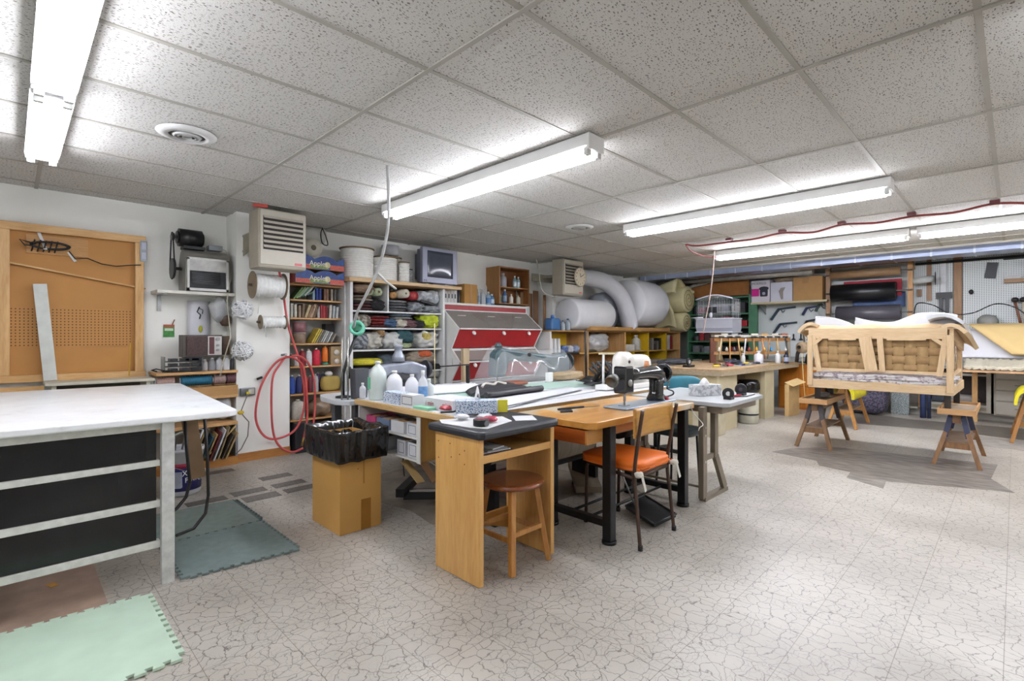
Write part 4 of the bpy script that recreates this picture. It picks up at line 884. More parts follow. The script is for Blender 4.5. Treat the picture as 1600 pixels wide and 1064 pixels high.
# cardboards between hutch and pier
for k, (x, w, h, c, n) in enumerate(((5.93, .28, .62, '#8b6b4c', 'wide brown cardboard sheet'), (6.1, .12, .66, '#6f4f36', 'dark brown board'), (6.26, .06, .6, '#7d5a3a', 'narrow brown board'))):
    tag(MB().board((x, 5.6-.05*k, 1.34), (x+.02, 5.62-.05*k, 1.34+h), w, .012, side=(1, 0, 0)).build('cardboard_sheet', C(c, .7, var=.15)), n+' standing behind the water jug left of the far pier', 'cardboard', 'boards beside the far pier')
tag(MB().box((5.9, 5.585, 1.6), (5.99, 5.594, 1.74)).build('white_label', C('#c5c9cb')), 'white label on the wide brown cardboard', 'label')

# ================================================================ far pier and foam shelf
t = heater(6.07, 6.58, 4.95, 5.18, 1.9, 2.465, 'beige unit heater with a round clock in front, on the far pier', BEI)
o = MB(); o.box((6.15, 5.18, 2.2), (6.5, 5.459, 2.24)); o.box((5.9, 5.44, 2.14), (6.4, 5.459, 2.26)); o.build('wall_bracket', C('#8b8675', .5), t)
tag(MB().tube(smooth([(5.98, 5.43, 2.49), (5.95, 5.35, 2.3), (5.93, 5.3, 2.1), (5.95, 5.25, 1.95), (6.03, 5.15, 1.885), (6.08, 5.12, 1.885)]), .009, 8).build('grey_conduit', C('#b5b1a5', .5)), 'pale conduit curving down beside the heater with the clock', 'conduit')
t = thing('wall_clock', 'round cream wall clock with dark numerals hung on the far heater', 'clock', (6.43, 4.92, 2.05))
cx, cz, cy = 6.44, 2.2, 4.905
MB().lathe([(.145, 0), (.155, .006), (.155, .018), (.14, .022), (.138, .014), (.0, .014)], (cx, cy+.008, cz), 32, axis=(0, -1, 0)).build('rim', C('#a89c88', .4), t)
MB().cyl((cx, cy-.006, cz), (cx, cy-.0085, cz), .138, n=32).build('face', C('#cfc4ae', .5, var=.03), t)
for k in range(12):
    a = k*PI/6
    text(str(12 if k == 0 else k), .042, BLACK, (cx+.112*math.sin(a), cy-.0095, cz+.112*math.cos(a)), fc(), t, 'numeral')
for a, L, nme in ((.65*PI/1.9, .095, 'minute_hand'), (-.18, .06, 'hour_hand')):
    MB().board((cx, cy-.012, cz), (cx+L*math.sin(a), cy-.012, cz+L*math.cos(a)), .009, .002, side=(1, 0, 0) if abs(math.sin(a)) < .6 else (0, 0, 1)).build(nme, BLACK, t)

t = thing('yellow_shelf', 'long low plywood shelf with yellow dividers under the foam rolls', 'shelf', (8, 5.25, 0))
YL = C('#c9a41c', .5, var=.08)
MB().box((5.86, 5.05, 1.33), (10.2, 5.455, 1.352)).build('top_board', WOOD('#b58f5e', '#96703f'), t, bevel=.002)
for z in (.98, .55): MB().box((5.9, 5.08, z-.02), (10.15, 5.448, z)).build('shelf_board', WOOD('#c3a05c', '#a8823f'), t)
for x, m in ((5.9, WHITE), (6.86, PINEZ), (8.0, PINEZ), (8.83, YL), (9.55, YL), (10.13, PINEZ)): MB().box((x, 5.07, 0), (x+.035, 5.449, 1.33)).build('divider', m, t)
MB().box((8.3, 5.07, .56), (8.34, 5.449, .96)).build('divider', YL, t)
MB().box((5.9, 5.45, .3), (10.15, 5.455, 1.33)).build('back_panel', C('#9c7440', .7, var=.15), t)
MB().box((6.2, 5.43, 1.0), (6.75, 5.447, 1.3)).build('yellow_panel', YL, t); MB().box((8.45, 5.43, .99), (8.82, 5.447, 1.32)).build('yellow_panel', YL, t); MB().box((8.05, 5.43, .57), (8.3, 5.447, .96)).build('yellow_panel', YL, t)
tag(MB().box((6.85, 4.98, 1.353), (9.55, 5.08, 1.42), bev=.004).build('timber_beam', WOOD('#c79a5e', '#ad7f45')), 'long tan timber beam lying along the front of the foam shelf', 'timber')
FO = C('#d8dbe2', .9, var=.05, scale=4); FO2 = C('#e2e4e8', .9, var=.04, scale=4)
t = thing('batting_roll', 'fat white batting roll lying under the clock heater', 'batting roll', (6.95, 5.25, 1.353), 'white batting rolls')
MB().lathe([(.0, 0), (.235, 0), (.258, .02), (.262, .12), (.265, .8), (.262, 1.02), (.24, 1.07), (.0, 1.08)], (6.46, 5.19, 1.62), 28, axis=(1, 0, 0)).build('batting', FO2, t)
t = thing('batting_roll', 'long curved white batting tube arching down in front of the large roll', 'batting roll', (8, 5.2, 1.4), 'white batting rolls')
MB().tube(smooth([(6.75, 5.55, 2.2), (7.0, 5.5, 2.3), (7.3, 5.4, 2.3), (7.6, 5.25, 2.24), (7.85, 5.15, 2.08), (8.0, 5.1, 1.9), (8.12, 5.08, 1.65), (8.22, 5.1, 1.43)], 5), [.09]+[.135]*10+[.15]*25, 16).build('batting', FO, t)
t = thing('batting_roll', 'grey upright batting bundle between the low roll and the curved tube', 'batting roll', (7.8, 5.5, 1.36), 'white batting rolls')
MB().lump((7.92, 5.5, 1.72), (.33, .2, .36), 14, .08, 12, 3).build('batting', C('#9ea3ac', .9, var=.06), t)
t = thing('batting_roll', 'largest white batting roll with sloping end, right of the curved tube', 'batting roll', (9, 5.3, 1.4), 'white batting rolls')
MB().lathe([(.0, -.0), (.2, -.01), (.44, .0), (.455, .05), (.47, .5), (.46, .85), (.42, 1.0), (.36, 1.1), (.0, 1.12)], (8.35, 5.31, 1.89), 32, axis=(1, 0, .0)).build('batting', FO2, t)
CRM = C('#d3ca9f', .85, var=.07, scale=5)
def foam_roll(x, y0, y1, z, r, label, c=CRM):
    t = thing('foam_roll', label, 'foam roll', (x, y0, z-r), 'cream foam rolls')
    b = MB(); b.lathe([(.0, 0), (r*.93, 0), (r, .03), (r, y1-y0-.02), (r*.9, y1-y0), (0, y1-y0)], (x, y0, z), 28, axis=(0, 1, 0)); b.build('foam', c, t)
    pts = [(x+r*.93*(k/60)*math.cos(k*.33), y0-.004, z+r*.93*(k/60)*math.sin(k*.33)) for k in range(61)]
    MB().tube(pts, .008, 5).build('spiral_edge', C('#9d8f63', .8), t)
foam_roll(10.16, 4.88, 5.6, 2.04, .28, 'large cream foam roll seen end-on, upper right of the batting')
foam_roll(10.12, 4.9, 5.6, 1.556, .2, 'smaller cream foam roll seen end-on below the large one')
t = thing('foam_sheet', 'curled cream foam sheet flaring up over the foam rolls under the ceiling', 'foam sheet', (10.1, 5.1, 2.0), 'cream foam sheets')
MB().sheet(16, 10, lambda u, v: (9.6+.85*u-.1*v, 5.55-.72*v+.1*math.sin(u*3), 2.02+.36*math.sin(PI*(.1+.75*u))*(.6+.4*v)+.1*math.sin(u*6.2)*v), .05).build('foam', CRM, t)
t = thing('foam_sheet', 'cream foam slab curled between the large batting roll and foam rolls', 'foam sheet', (9.7, 5.2, 1.4), 'cream foam sheets')
MB().sheet(12, 6, lambda u, v: (9.5+.36*math.sin(PI*.5*u), 5.0+.5*v, 2.0-.56*u+.04*math.sin(v*5)), .05).build('foam', CRM, t)
# bottles on the shelf
t = thing('water_jug', 'blue water jug with handle at the left end of the foam shelf', 'jug', (6.05, 5.2, 1.354))
MB().box((5.98, 5.1, 1.354), (6.2, 5.26, 1.54), bev=.025).build('body', CLEAR('#4d7fb8', .85, .15), t); MB().lathe([(.035, 0), (.03, .03), (.03, .05)], (6.09, 5.18, 1.54), 14).build('neck', C('#3f70b5', .3), t)
bottle(6.27, 5.12, 1.352, .035, .16, '#a9b3bd', '#5a7291', 'left clear water bottle beside the blue jug', group='water bottles on the foam shelf')
bottle(6.37, 5.1, 1.352, .04, .19, '#97a5b0', '#3f5f8c', 'taller clear water bottle, right of the other beside the blue jug', group='water bottles on the foam shelf')
for k in range(3):
    tag(MB().prism([(5.93+.09*k, 1.0), (5.99+.09*k, 1.0), (5.97+.09*k, 1.22), (5.94+.09*k, 1.22)], 'Y', 5.08, 5.3).build('white_box', WHITE), ['left', 'middle', 'right'][k]+' white upright box at the left end of the foam shelf lower row', 'box', 'white boxes under the foam shelf')
tag(MB().box((5.95, 5.0, .962), (6.55, 5.068, .992)).build('black_tray', BLACK), 'thin black tray in front of the white boxes under the foam shelf', 'tray')
for k, (x, c, n) in enumerate(((6.35, '#5a6fa0', 'blue'), (6.5, '#b5b8c0', 'pale'), (6.66, '#8895b0', 'lavender'))):
    cloth(x, .982, .16, .12, c, n+' bagged item under the blue jug shelf', y=5.2, d=.08, seed=110+k, g='bagged items under the foam shelf', name='small_bag', cat='bag')
cloth(7.35, .985, .6, .32, '#b5b5b2', 'large crumpled clear plastic bag in the middle of the foam shelf', y=5.28, d=.17, seed=120, m=C('#bababa', .25, var=.15, coat=.5), name='plastic_bag', cat='bag', amp=.2)
tag(MB().box((8.06, 5.12, .982), (8.42, 5.4, 1.1)).build('white_carton', C('#c6c2b8')), 'long white carton right of the crumpled plastic bag', 'box')
bottle(8.6, 5.2, .982, .09, .3, '#b9b6ac', '#bcb9b0', 'large clear jar in front of the yellow panel', name='glass_jar', cat='jar')
for k in range(6):
    tag(MB().box((8.92+.1*k, 5.15, .982), (8.99+.1*k, 5.35, 1.1+.06*(k % 3))).build('tool_case', C(['#3d3c3a', '#6d6a63', '#8c8880', '#4a4540', '#77736c', '#2c2b2a'][k], .4, .3)), ['black', 'grey', 'light grey', 'brown-black', 'stone grey', 'jet black'][k]+' metal case in the yellow bay of the foam shelf', 'case', 'metal cases in the yellow bay')
t = thing('canister', 'red and white canister at the right end of the foam shelf', 'canister', (9.75, 5.2, .98))
MB().box((9.66, 5.12, .982), (9.8, 5.3, 1.28)).build('white_body', C('#c9c6c4'), t); MB().box((9.8, 5.12, .982), (9.92, 5.3, 1.26)).build('red_body', C('#8e2226', .4), t)
for k in range(5):
    tag(MB().box((9.98+.0*k, 5.1, .552+.045*k), (10.1, 5.3, .59+.045*k)).build('magazine', C(['#77706a', '#9d968c', '#5f5a55', '#b0a89d', '#86807a'][k])), ['lowest', 'second', 'middle', 'fourth', 'topmost'][k]+' magazine of the small stack at the far right of the foam shelf', 'magazine', 'magazines at the right end')
for k in range(6):
    tag(MB().box((8.92, 5.1, .552+.04*k), (9.5+.02*(k % 3), 5.35, .585+.04*k), rz=.05*math.sin(k*2)).build('paper_stack', C(['#8c867c', '#aaa59b', '#6f6a64', '#b7b2a8', '#948e84', '#a19b92'][k])), ['bottom', 'second', 'third', 'fourth', 'fifth', 'top'][k]+' paper bundle of the pile in the lower yellow bay', 'papers', 'paper bundles in the yellow bay')
for k in range(5):
    tag(MB().lump((8.45+.07*k, 5.2, .62+.05*(k % 2)), (.05, .06, .05), k, .3, 6, 2.2).build('wrapped_bundle', C(['#3c3b3a', '#9b9893', '#6d6d70', '#55504a', '#b9b5ad'][k])), ['black', 'light grey', 'grey', 'brown-grey', 'white'][k]+' small wrapped bundle in the lower middle bay of the foam shelf', 'bundle', 'bundles in the lower middle bay')

# ================================================================ back wall
def peg():
    m, nt, b = new_mat('pegboard_holes'); L = nt.links.new
    tc = nd(nt, 'ShaderNodeTexCoord'); mp = nd(nt, 'ShaderNodeMapping', Scale=(1, 36, 36)); L(tc.outputs['Object'], mp.inputs[0])
    fr = nd(nt, 'ShaderNodeVectorMath', operation='FRACTION'); L(mp.outputs[0], fr.inputs[0])
    sb = nd(nt, 'ShaderNodeVectorMath', operation='SUBTRACT'); sb.inputs[1].default_value = (.5, .5, .5); L(fr.outputs[0], sb.inputs[0])
    sp = nd(nt, 'ShaderNodeSeparateXYZ'); L(sb.outputs[0], sp.inputs[0])
    a = nd(nt, 'ShaderNodeMath', operation='POWER'); a.inputs[1].default_value = 2; L(sp.outputs['Y'], a.inputs[0])
    c = nd(nt, 'ShaderNodeMath', operation='POWER'); c.inputs[1].default_value = 2; L(sp.outputs['Z'], c.inputs[0])
    d = nd(nt, 'ShaderNodeMath', operation='ADD'); L(a.outputs[0], d.inputs[0]); L(c.outputs[0], d.inputs[1])
    r = ramp(nt, [(.035, lin('#5f6566')), (.06, lin('#dde2e2'))]); L(d.outputs[0], r.inputs[0]); L(r.outputs[0], b.inputs['Base Color']); b.inputs['Roughness'].default_value = .55
    return m
PEG = peg()
tag(MB().box((10.97, .72, .85), (10.985, 5.2, 2.66)).build('pegboard', PEG), 'white pegboard behind the fabric rolls and air tools', 'pegboard', 'wall pegboards')
tag(MB().box((10.97, -3.1, .85), (10.985, .60, 2.66)).build('pegboard', PEG), 'white pegboard at the right with the mallets and clamps', 'pegboard', 'wall pegboards')
tag(MB().box((10.93, .61, .9), (10.97, .71, 2.62)).build('wood_stud', WOOD('#a3794e', '#84603a', 'Z')), 'tall brown wooden stud joining the two pegboards', 'timber')
tag(MB().box((10.9, -3.1, 2.46), (10.93, 1.2, 2.5)).build('black_pipe', BLACK), 'thin black pipe running along the top of the pegboard', 'pipe')
# ducts
DU = C('#9aa2b8', .3, .75, var=.12, scale=5)
t = thing('air_duct', 'silver rectangular air duct running along the back wall under the joists', 'duct', (9.9, 1, 2.42))
MB().box((9.6, -3.1, 2.44), (10.05, 5.7, 2.7)).build('duct_body', DU, t)
for k in range(19):
    y = -2.9+.47*k
    MB().box((9.585, y, 2.43), (10.06, y+.025, 2.71)).build('duct_seam', C('#b9bfcc', .3, .6), t)
for x, z, r, l in ((10.35, 2.45, .07, 'round grey pipe running beside the air duct'), (10.6, 2.56, .05, 'thinner pale pipe running along the back wall')):
    tag(MB().cyl((x, 2.6, z), (x, 5.7, z), r, n=16).build('pipe', C('#a19d96', .5, .3, var=.2)), l, 'pipe', 'pipes along the back wall')
# green steel shelving
t = thing('green_shelf', 'green painted steel shelving full of parts in the back corner', 'shelf', (10.7, 4.4, 0))
GN = C('#4e7f62', .45, .1, var=.12)
for z in (2.07, 1.73, 1.45, 1.155, .905, .5): MB().box((10.5, 3.78, z-.03), (10.93, 5.04, z)).build('shelf_board', GN, t, bevel=.002)
for y in (3.75, 5.04):
    MB().box((10.49, y, 0), (10.95, y+.03, 2.1)).build('side_panel', GN, t)
MB().box((10.48, 3.62, .4), (10.52, 3.749, 1.885)).build('corner_post', GN, t)
MB().box((10.935, 3.78, 0), (10.95, 5.04, 2.1)).build('back_panel', C('#33543f', .6), t)
o = MB().prism([(3.82, 2.1), (5.06, 2.1), (5.06, 2.3), (3.82, 2.52)], 'X', 10.62, 10.66); tag(o.build('cardboard_flap', C('#9c6733', .7)), 'orange-brown slanting cardboard panel on top of the green shelving', 'cardboard')
o = MB().prism([(3.82, 2.53), (5.06, 2.31), (5.06, 2.36), (3.82, 2.6)], 'X', 10.58, 10.7); tag(o.build('white_trim_strip', C('#b4b0a6', .7, var=.2, scale=30)), 'speckled white strip along the top of the orange-brown cardboard', 'strip')
cl = [('#3b3b40', 'black'), ('#6a6d72', 'grey'), ('#8b8f90', 'light grey'), ('#9c2c33', 'red'), ('#4a4c52', 'charcoal'), ('#a8a59d', 'beige'), ('#5e3b3d', 'brown-red'), ('#777f88', 'blue-grey')]
r = random.Random(12); q = 0
for zi, (z, hm) in enumerate(((1.73, .24), (1.45, .22), (1.155, .22), (.905, .18), (.5, .3))):
    y = 4.98; i = 0
    while y > 3.9:
        wd = r.uniform(.1, .17); c, n = cl[(q*3+zi) % 8]
        if zi == 1 and 3.9 < y < 4.15: c, n = '#a8222e', 'bright red'
        h = r.uniform(.5, 1)*hm
        if q % 3: o = MB().box((10.55, y-wd+.01, z+.001), (10.8, y-.005, z+h), bev=.008)
        else: o = MB().lathe([(.9*wd/2, 0), (wd/2-.006, .01), (wd/2-.006, h*.8), (wd/4, h)], (10.62, y-wd/2, z+.001), 14)
        nm = 'parts_box' if q % 3 else 'parts_jar'
        row = ['top', 'second', 'third', 'fourth', 'lowest'][zi]; pos = ['left end', 'second place', 'third place', 'fourth place', 'fifth place', 'sixth place', 'seventh place', 'eighth place', 'ninth place', 'tenth place'][i]
        tag(o.build(nm, C(c, .5, var=.2)), '%s %s at the %s of the %s row, green shelving' % (n, 'box' if q % 3 else 'jar', pos, row), 'box' if q % 3 else 'jar', 'parts on the green shelving')
        y -= wd; q += 1; i += 1
# boxes shelf
t = thing('box_shelf', 'plain shelf board carrying three boxes above the air tools', 'shelf', (10.75, 3.1, 1.9))
MB().box((10.5, 2.42, 1.89), (10.96, 3.745, 1.925)).build('board', C('#c2b490', .5), t)
for y in (2.5, 3.6): MB().prism([(10.96, 1.7), (10.96, 1.889), (10.6, 1.889)], 'Y', y, y+.02).build('bracket', STEEL, t)
t = thing('cooker_box', 'white carton printed with a pressure cooker and magenta band on the high shelf', 'box', (10.7, 3.6, 1.926))
MB().box((10.55, 3.4, 1.927), (10.9, 3.744, 2.36)).build('carton', C('#cfcad2', .5, var=.03), t)
MB().box((10.5485, 3.6, 2.05), (10.5495, 3.743, 2.2)).build('magenta_band', C('#d0208c', .5), t)
MB().lathe([(.055, 0), (.07, .01), (.075, .11), (.068, .13), (.085, .135), (.09, .17), (.06, .19), (.0, .2)], (10.546, 3.51, 2.04), 20, sx=.04).build('cooker_print', C('#2b2c3c', .4), t)
MB().lathe([(.03, 0), (.03, .002)], (10.5415, 3.51, 2.1), 16, axis=(-1, 0, 0)).build('badge_print', C('#9fa3ae'), t)
text('PICKFELD', .062, C('#2a2a34'), (10.547, 3.6, 2.3), fc(False), t)
t = thing('white_carton', 'plain white carton with a grey tear between the cooker box and brown carton', 'box', (10.7, 3.2, 1.926))
MB().box((10.55, 3.0, 1.927), (10.9, 3.385, 2.3)).build('carton', C('#c9cad6', .5, var=.03), t)
MB().prism([(3.16, 1.97), (3.2, 1.97), (3.24, 2.13), (3.2, 2.19), (3.12, 2.2), (3.16, 2.12)], 'X', 10.5485, 10.5495).build('tear', C('#8f8681', .7), t)
t = thing('brown_carton', 'brown carton with tape on the high shelf beside the roll rack', 'box', (10.7, 2.74, 1.926))
MB().box((10.55, 2.5, 1.927), (10.9, 2.985, 2.37)).build('carton', C('#a9814f', .7, var=.06), t)
MB().box((10.5485, 2.72, 2.25), (10.5495, 2.83, 2.369)).build('tape', C('#97703c', .4), t); MB().board((10.55, 2.55, 2.385), (10.6, 2.85, 2.43), .2, .004, side=(1, 0, 0)).build('flap', C('#a9814f', .7), t)
cloth(3.2, 2.31, .3, .08, '#9a8a75', 'crumpled tan packing paper on the white carton', seed=130, y=3.2, d=.1, name='packing_paper', cat='paper', g=None) if False else tag(MB().lump((10.7, 3.15, 2.36), (.12, .2, .055), 130, .4, 12, 2.3).build('packing_paper', C('#9a8a75', .8, var=.25)), 'crumpled tan packing paper on top of the white carton', 'paper')

# roll rack
t = thing('roll_rack', 'wooden wall rack holding horizontal rolls above the sofa frame', 'rack', (10.7, 1.9, 1.3))
MB().box((10.66, 2.4, 1.0), (10.74, 2.47, 2.56)).build('upright', WOOD('#b08a68', '#8f6c4b', 'Z'), t)
MB().box((10.62, 1.2, 1.0), (10.7, 1.27, 2.56)).build('upright', WOOD('#c09055', '#99683a', 'Z'), t)
MB().box((10.7, 1.28, 2.5), (10.74, 2.39, 2.55)).build('cross_rail', WOOD('#b08a68', '#8f6c4b', 'Y'), t)
for y in (1.235, 2.435):
    MB().box((10.741, y-.03, 1.0), (10.965, y+.03, 1.05)).build('wall_arm', PINE, t); MB().box((10.741, y-.03, 2.4), (10.965, y+.03, 2.45)).build('wall_arm', PINE, t)
for z, y0, y1, r, c, l in ((2.03, 1.42, 2.36, .155, '#16171b', 'thick black vinyl roll on the rack, topmost of the big rolls'), (1.66, 1.36, 2.28, .135, '#55525a', 'grey-brown vinyl roll on the rack below the black roll'), (2.36, 1.36, 2.38, .07, '#a38260', 'slim kraft paper roll at the top of the rack')):
    roll('vinyl_roll', (10.6, y0, z), (10.6, y1, z), r, C(c, .32, var=.12), l, 'roll', 'rolls on the wall rack')
    tag(MB().cyl((10.6, 1.2, z), (10.6, 2.46, z), .012, n=10).build('roll_bar', STEEL), 'thin steel bar through the '+l.split(' on the')[0].split(' at the')[0], 'bar', 'bars of the roll rack')
tag(MB().box((10.72, 1.36, 1.95), (10.75, 2.2, 2.24)).build('red_fabric', C('#9c2736', .7)), 'red fabric showing behind the black roll', 'fabric')
tag(MB().sheet(10, 4, lambda u, v: (10.78-.02*math.sin(u*8), 1.32+.75*u, 1.76+.26*v+.05*u*v), .01).build('blue_fabric', C('#4c5f86', .8, var=.2)), 'blue denim fabric hanging behind and below the black roll', 'fabric')
tag(MB().lump((10.85, 1.75, 1.83), (.05, .3, .05), 5, .3, 8, 2.5).build('clear_film', C('#9aa7b8', .3, var=.2)), 'bluish film bundle between the two big rolls', 'film')
# wall items right of the rack
t = thing('paper_spool', 'white roll on an arm with a round wire end, right of the roll rack', 'roll', (10.75, 1.05, 2.1))
MB().cyl((10.66, 1.199, 2.17), (10.66, .93, 2.2), .055, n=20).build('paper', C('#c6c9c6', .6), t); MB().lathe([(.11, 0), (.11, .006), (.1, .006), (.1, 0)], (10.66, .92, 2.2), 24, axis=(0, -1, 0)).build('wire_ring', STEEL, t)
for y, z0, z1, l in ((1.02, 1.85, 2.6, 'long brown wooden strip hanging right of the roll rack'), (1.15, 1.93, 2.05, 'short brown block beside the roll rack')):
    tag(MB().box((10.93, y-.03, z0), (10.96, y+.03, z1)).build('wood_strip', WOOD('#9c7450', '#7c5734', 'Z')), l, 'timber', 'wood strips on the pegboard')
t = thing('vertical_clamp', 'white and black vertical tool like a bar clamp hanging on the pegboard', 'clamp', (10.9, .82, 1.58))
MB().box((10.91, .8, 1.98), (10.95, .87, 2.56)).build('white_bar', C('#d0d2d4', .4), t); MB().box((10.88, .73, 1.88), (10.95, .93, 1.98)).build('black_head', BLACK, t)
for y in (.79, .87): MB().box((10.89, y-.025, 1.56), (10.94, y+.025, 1.88)).build('black_arm', C('#25262a', .4), t)
tag(MB().box((10.94, .2, 2.17), (10.965, .33, 2.42), rot=Matrix.Rotation(.15, 3, 'X')).build('sanding_block', C('#3a3b3e', .5)), 'small dark rectangular tool on the right pegboard', 'tool')
t = thing('t_square', 'long T-shaped tool with black blade hung high on the right pegboard', 'tool', (10.9, 0, 1.9))
MB().box((10.93, -.55, 2.44), (10.96, .13, 2.48)).build('blade', BLACK, t); MB().box((10.93, -.17, 1.86), (10.96, -.12, 2.44)).build('stem', C('#8c7a6b', .5, var=.3), t)
t = thing('peg_shelf', 'little wooden shelf hung across the right pegboard', 'shelf', (10.9, -.15, 2.08))
MB().box((10.85, -.6, 2.08), (10.965, .12, 2.14)).build('board', WOOD('#a9835a', '#8a6540', 'Y'), t); MB().box((10.87, -.06, 2.141), (10.95, .1, 2.19)).build('white_bar', C('#c9c9c9'), t)
tag(MB().lump((10.955, .5, 1.97), (.02, .03, .04), 3, .1, 6, 2).build('black_hook', BLACK), 'single black hook in the middle of the right pegboard', 'hook')
for k in range(4):
    y = .0-.09*k
    tt = thing('mallet', ['leftmost', 'second', 'third', 'rightmost'][k]+' wooden mallet with black head on the right pegboard', 'mallet', (10.85, y, 1.4), 'mallets on the pegboard')
    MB().cyl((10.85, -.12+(y+.12)*.45, 1.42), (10.85, y, 1.78), .018, n=10).build('handle', C(['#7d4f38', '#c4b7a0', '#c2ae92', '#845238'][k], .5), tt)
    MB().lump((10.85, y, 1.81), (.05, .042, .04), k, .05, 8, 2.4).build('head', C('#211d1e', .5), tt)
tag(MB().lump((10.75, .3, 1.468), (.09, .12, .12), 9, .12, 10, 3).build('grey_sack', C('#8c8c87', .6, var=.2)), 'grey stone-like bundle on the small shelf under the right pegboard', 'bundle')
tag(MB().box((10.6, .05, 1.32), (10.96, .62, 1.345)).build('wall_ledge', C('#bdb8ab')), 'pale ledge under the grey bundle on the right wall', 'ledge')
# air tools on the pegboard
TL = C('#3d4a58', .35, .5, var=.2)
def gun(y, z, label, s=1, c=TL, flip=1):
    t = thing('staple_gun', label, 'staple gun', (10.94, y, z), 'air guns on the pegboard')
    MB().board((10.93, y+.02, z+.02), (10.93, y-.2*s, z+.05), .035, .03).build('barrel', c, t)
    MB().board((10.93, y+.02, z+.03), (10.93, y+.12*s, z-.14*s), .045, .03, side=(0, 1, 0)).build('grip', c, t)
    MB().tube([(10.93, y-.02, z), (10.93, y-.05, z-.05), (10.93, y-.09, z-.01)], .008, 6).build('trigger_guard', c, t)
gun(3.33, 1.78, 'upper of the two long grey air staple guns left on the pegboard', 1.4)
gun(3.3, 1.48, 'lower of the two long grey air staple guns left on the pegboard', 1.4)
gun(2.83, 1.78, 'blue-black air gun in the middle of the pegboard', .8, C('#2b3355', .35, .4))
gun(2.82, 1.53, 'black air gun with bent grip below the blue-black one', .8, C('#222428', .35, .4))
gun(2.62, 1.83, 'green-black hand tool beside the white hose loop', .7, C('#33473f', .4, .3))
tag(MB().tube(smooth([(10.93, 2.66, 1.75), (10.93, 2.62, 1.62), (10.93, 2.5, 1.58), (10.93, 2.42, 1.66), (10.93, 2.48, 1.74)]), .012, 8).build('hose_loop', C('#b9bab4', .5)), 'pale hose loop hanging right of the air guns', 'hose')
for k in range(5):
    y = 3.35-.13*k
    tt = thing('hook_tool', ['leftmost', 'second', 'third', 'fourth', 'rightmost'][k]+' small black hand tool in the row below the air guns', 'tool', (10.95, y, 1.18), 'small tools in a row')
    MB().cyl((10.95, y, 1.3), (10.95, y, 1.2), .012, n=8).build('shank', BLACK, tt); MB().lathe([(.03, 0), (.035, .02), (.02, .03)], (10.95, y, 1.18), 10).build('head', C('#3b3c3e', .4, .3), tt)
for y, z, l in ((2.73, 1.14, 'black hook spanner hanging above the grinder'), (2.58, 1.1, 'black spanner hanging nearest the sofa frame')):
    tt = thing('spanner', l, 'spanner', (10.95, y, z), 'spanners on the pegboard'); MB().board((10.95, y, z+.02), (10.95, y-.01, z+.2), .022, .012, side=(0, 1, 0)).build('shank', BLACK, tt); MB().lathe([(.035, 0), (.035, .012), (.018, .012), (.018, 0)], (10.955, y-.01, z+.22), 14, axis=(-1, 0, 0)).build('ring_head', BLACK, tt)
# ---------------------------------------------------------------- benches along the back wall
t = thing('wall_bench', 'long low workbench along the back wall behind the sofa frame', 'bench', (10.5, 1.3, 0))
MB().box((10.15, -.9, .8), (10.96, 2.95, .84)).build('worktop', C('#a8aaa6', .5, var=.1), t)
for y in (2.5, 1.55, 1.05): MB().box((10.25, y, .12), (10.9, y+.04, .8)).build('divider', WOOD('#a37a47', '#845d33', 'Z'), t)
MB().box((10.35, -.9, .0), (10.9, 2.9, .1)).build('kick', C('#b4b1aa', .5, var=.08), t)
MB().box((10.25, 1.1, .1), (10.9, 2.9, .13)).build('bottom_board', C('#b1aca1', .6), t); MB().box((10.88, -.9, .1), (10.92, 2.9, .8)).build('back_panel', C('#7c7770', .7), t)
MB().box((10.25, 2.05, .42), (10.88, 2.49, .44)).build('inner_shelf', C('#b5b0a8'), t)
t = thing('glass_cabinet', 'white low cabinet with a dark open bay, right of the sofa leg', 'cabinet', (10.45, .62, 0))
MB().box((10.2, .25, .12), (10.88, .3, .79)).build('side_panel', C('#b9b5a9'), t); MB().box((10.2, .98, .12), (10.88, 1.03, .79)).build('side_panel', C('#7c6a52'), t)
for z in (.12, .2, .66, .76): MB().box((10.2, .3, z), (10.87, .98, z+.03)).build('rail', C('#b5b1a6'), t)
MB().box((10.6, .3, .23), (10.62, .98, .66)).build('dark_back', C('#2d211c', .4), t); MB().box((10.2, .3, .15), (10.22, .98, .2)).build('kick_panel', C('#8f8978'), t)
tag(MB().lump((10.42, .6, .3), (.12, .2, .06), 4, .2, 8, 3).build('folded_plastic', C('#9a9590', .5)), 'greyish folded plastic inside the low white cabinet', 'plastic'); tag(MB().box((10.3, .78, .24), (10.45, .93, .44), bev=.01).build('slate_box', C('#3f4550')), 'slate blue box inside the low white cabinet', 'box')
t = thing('drawer_cabinet', 'white drawer cabinet at the right edge under the foam table', 'cabinet', (10.45, -.1, 0))
MB().box((10.22, -.5, .1), (10.88, .22, .79)).build('carcass', C('#b7b2a6', .5), t)
for z0, z1 in ((.12, .3), (.32, .46), (.48, .62), (.64, .78)):
    d = MB().box((10.2, -.48, z0), (10.2195, .2, z1), bev=.003).build('drawer', C('#c6c2b8', .45, var=.03), t); MB().tube([(10.2, -.0, (z0+z1)/2), (10.18, -.02, (z0+z1)/2), (10.18, -.1, (z0+z1)/2), (10.2, -.12, (z0+z1)/2)], .005, 6).build('handle', STEEL, d)
tag(MB().box((10.35, 1.95, .131), (10.7, 2.04, .4), bev=.01).build('dark_carton', C('#39302b', .6)), 'dark brown crate under the wall bench beside the orange cabinet', 'box')
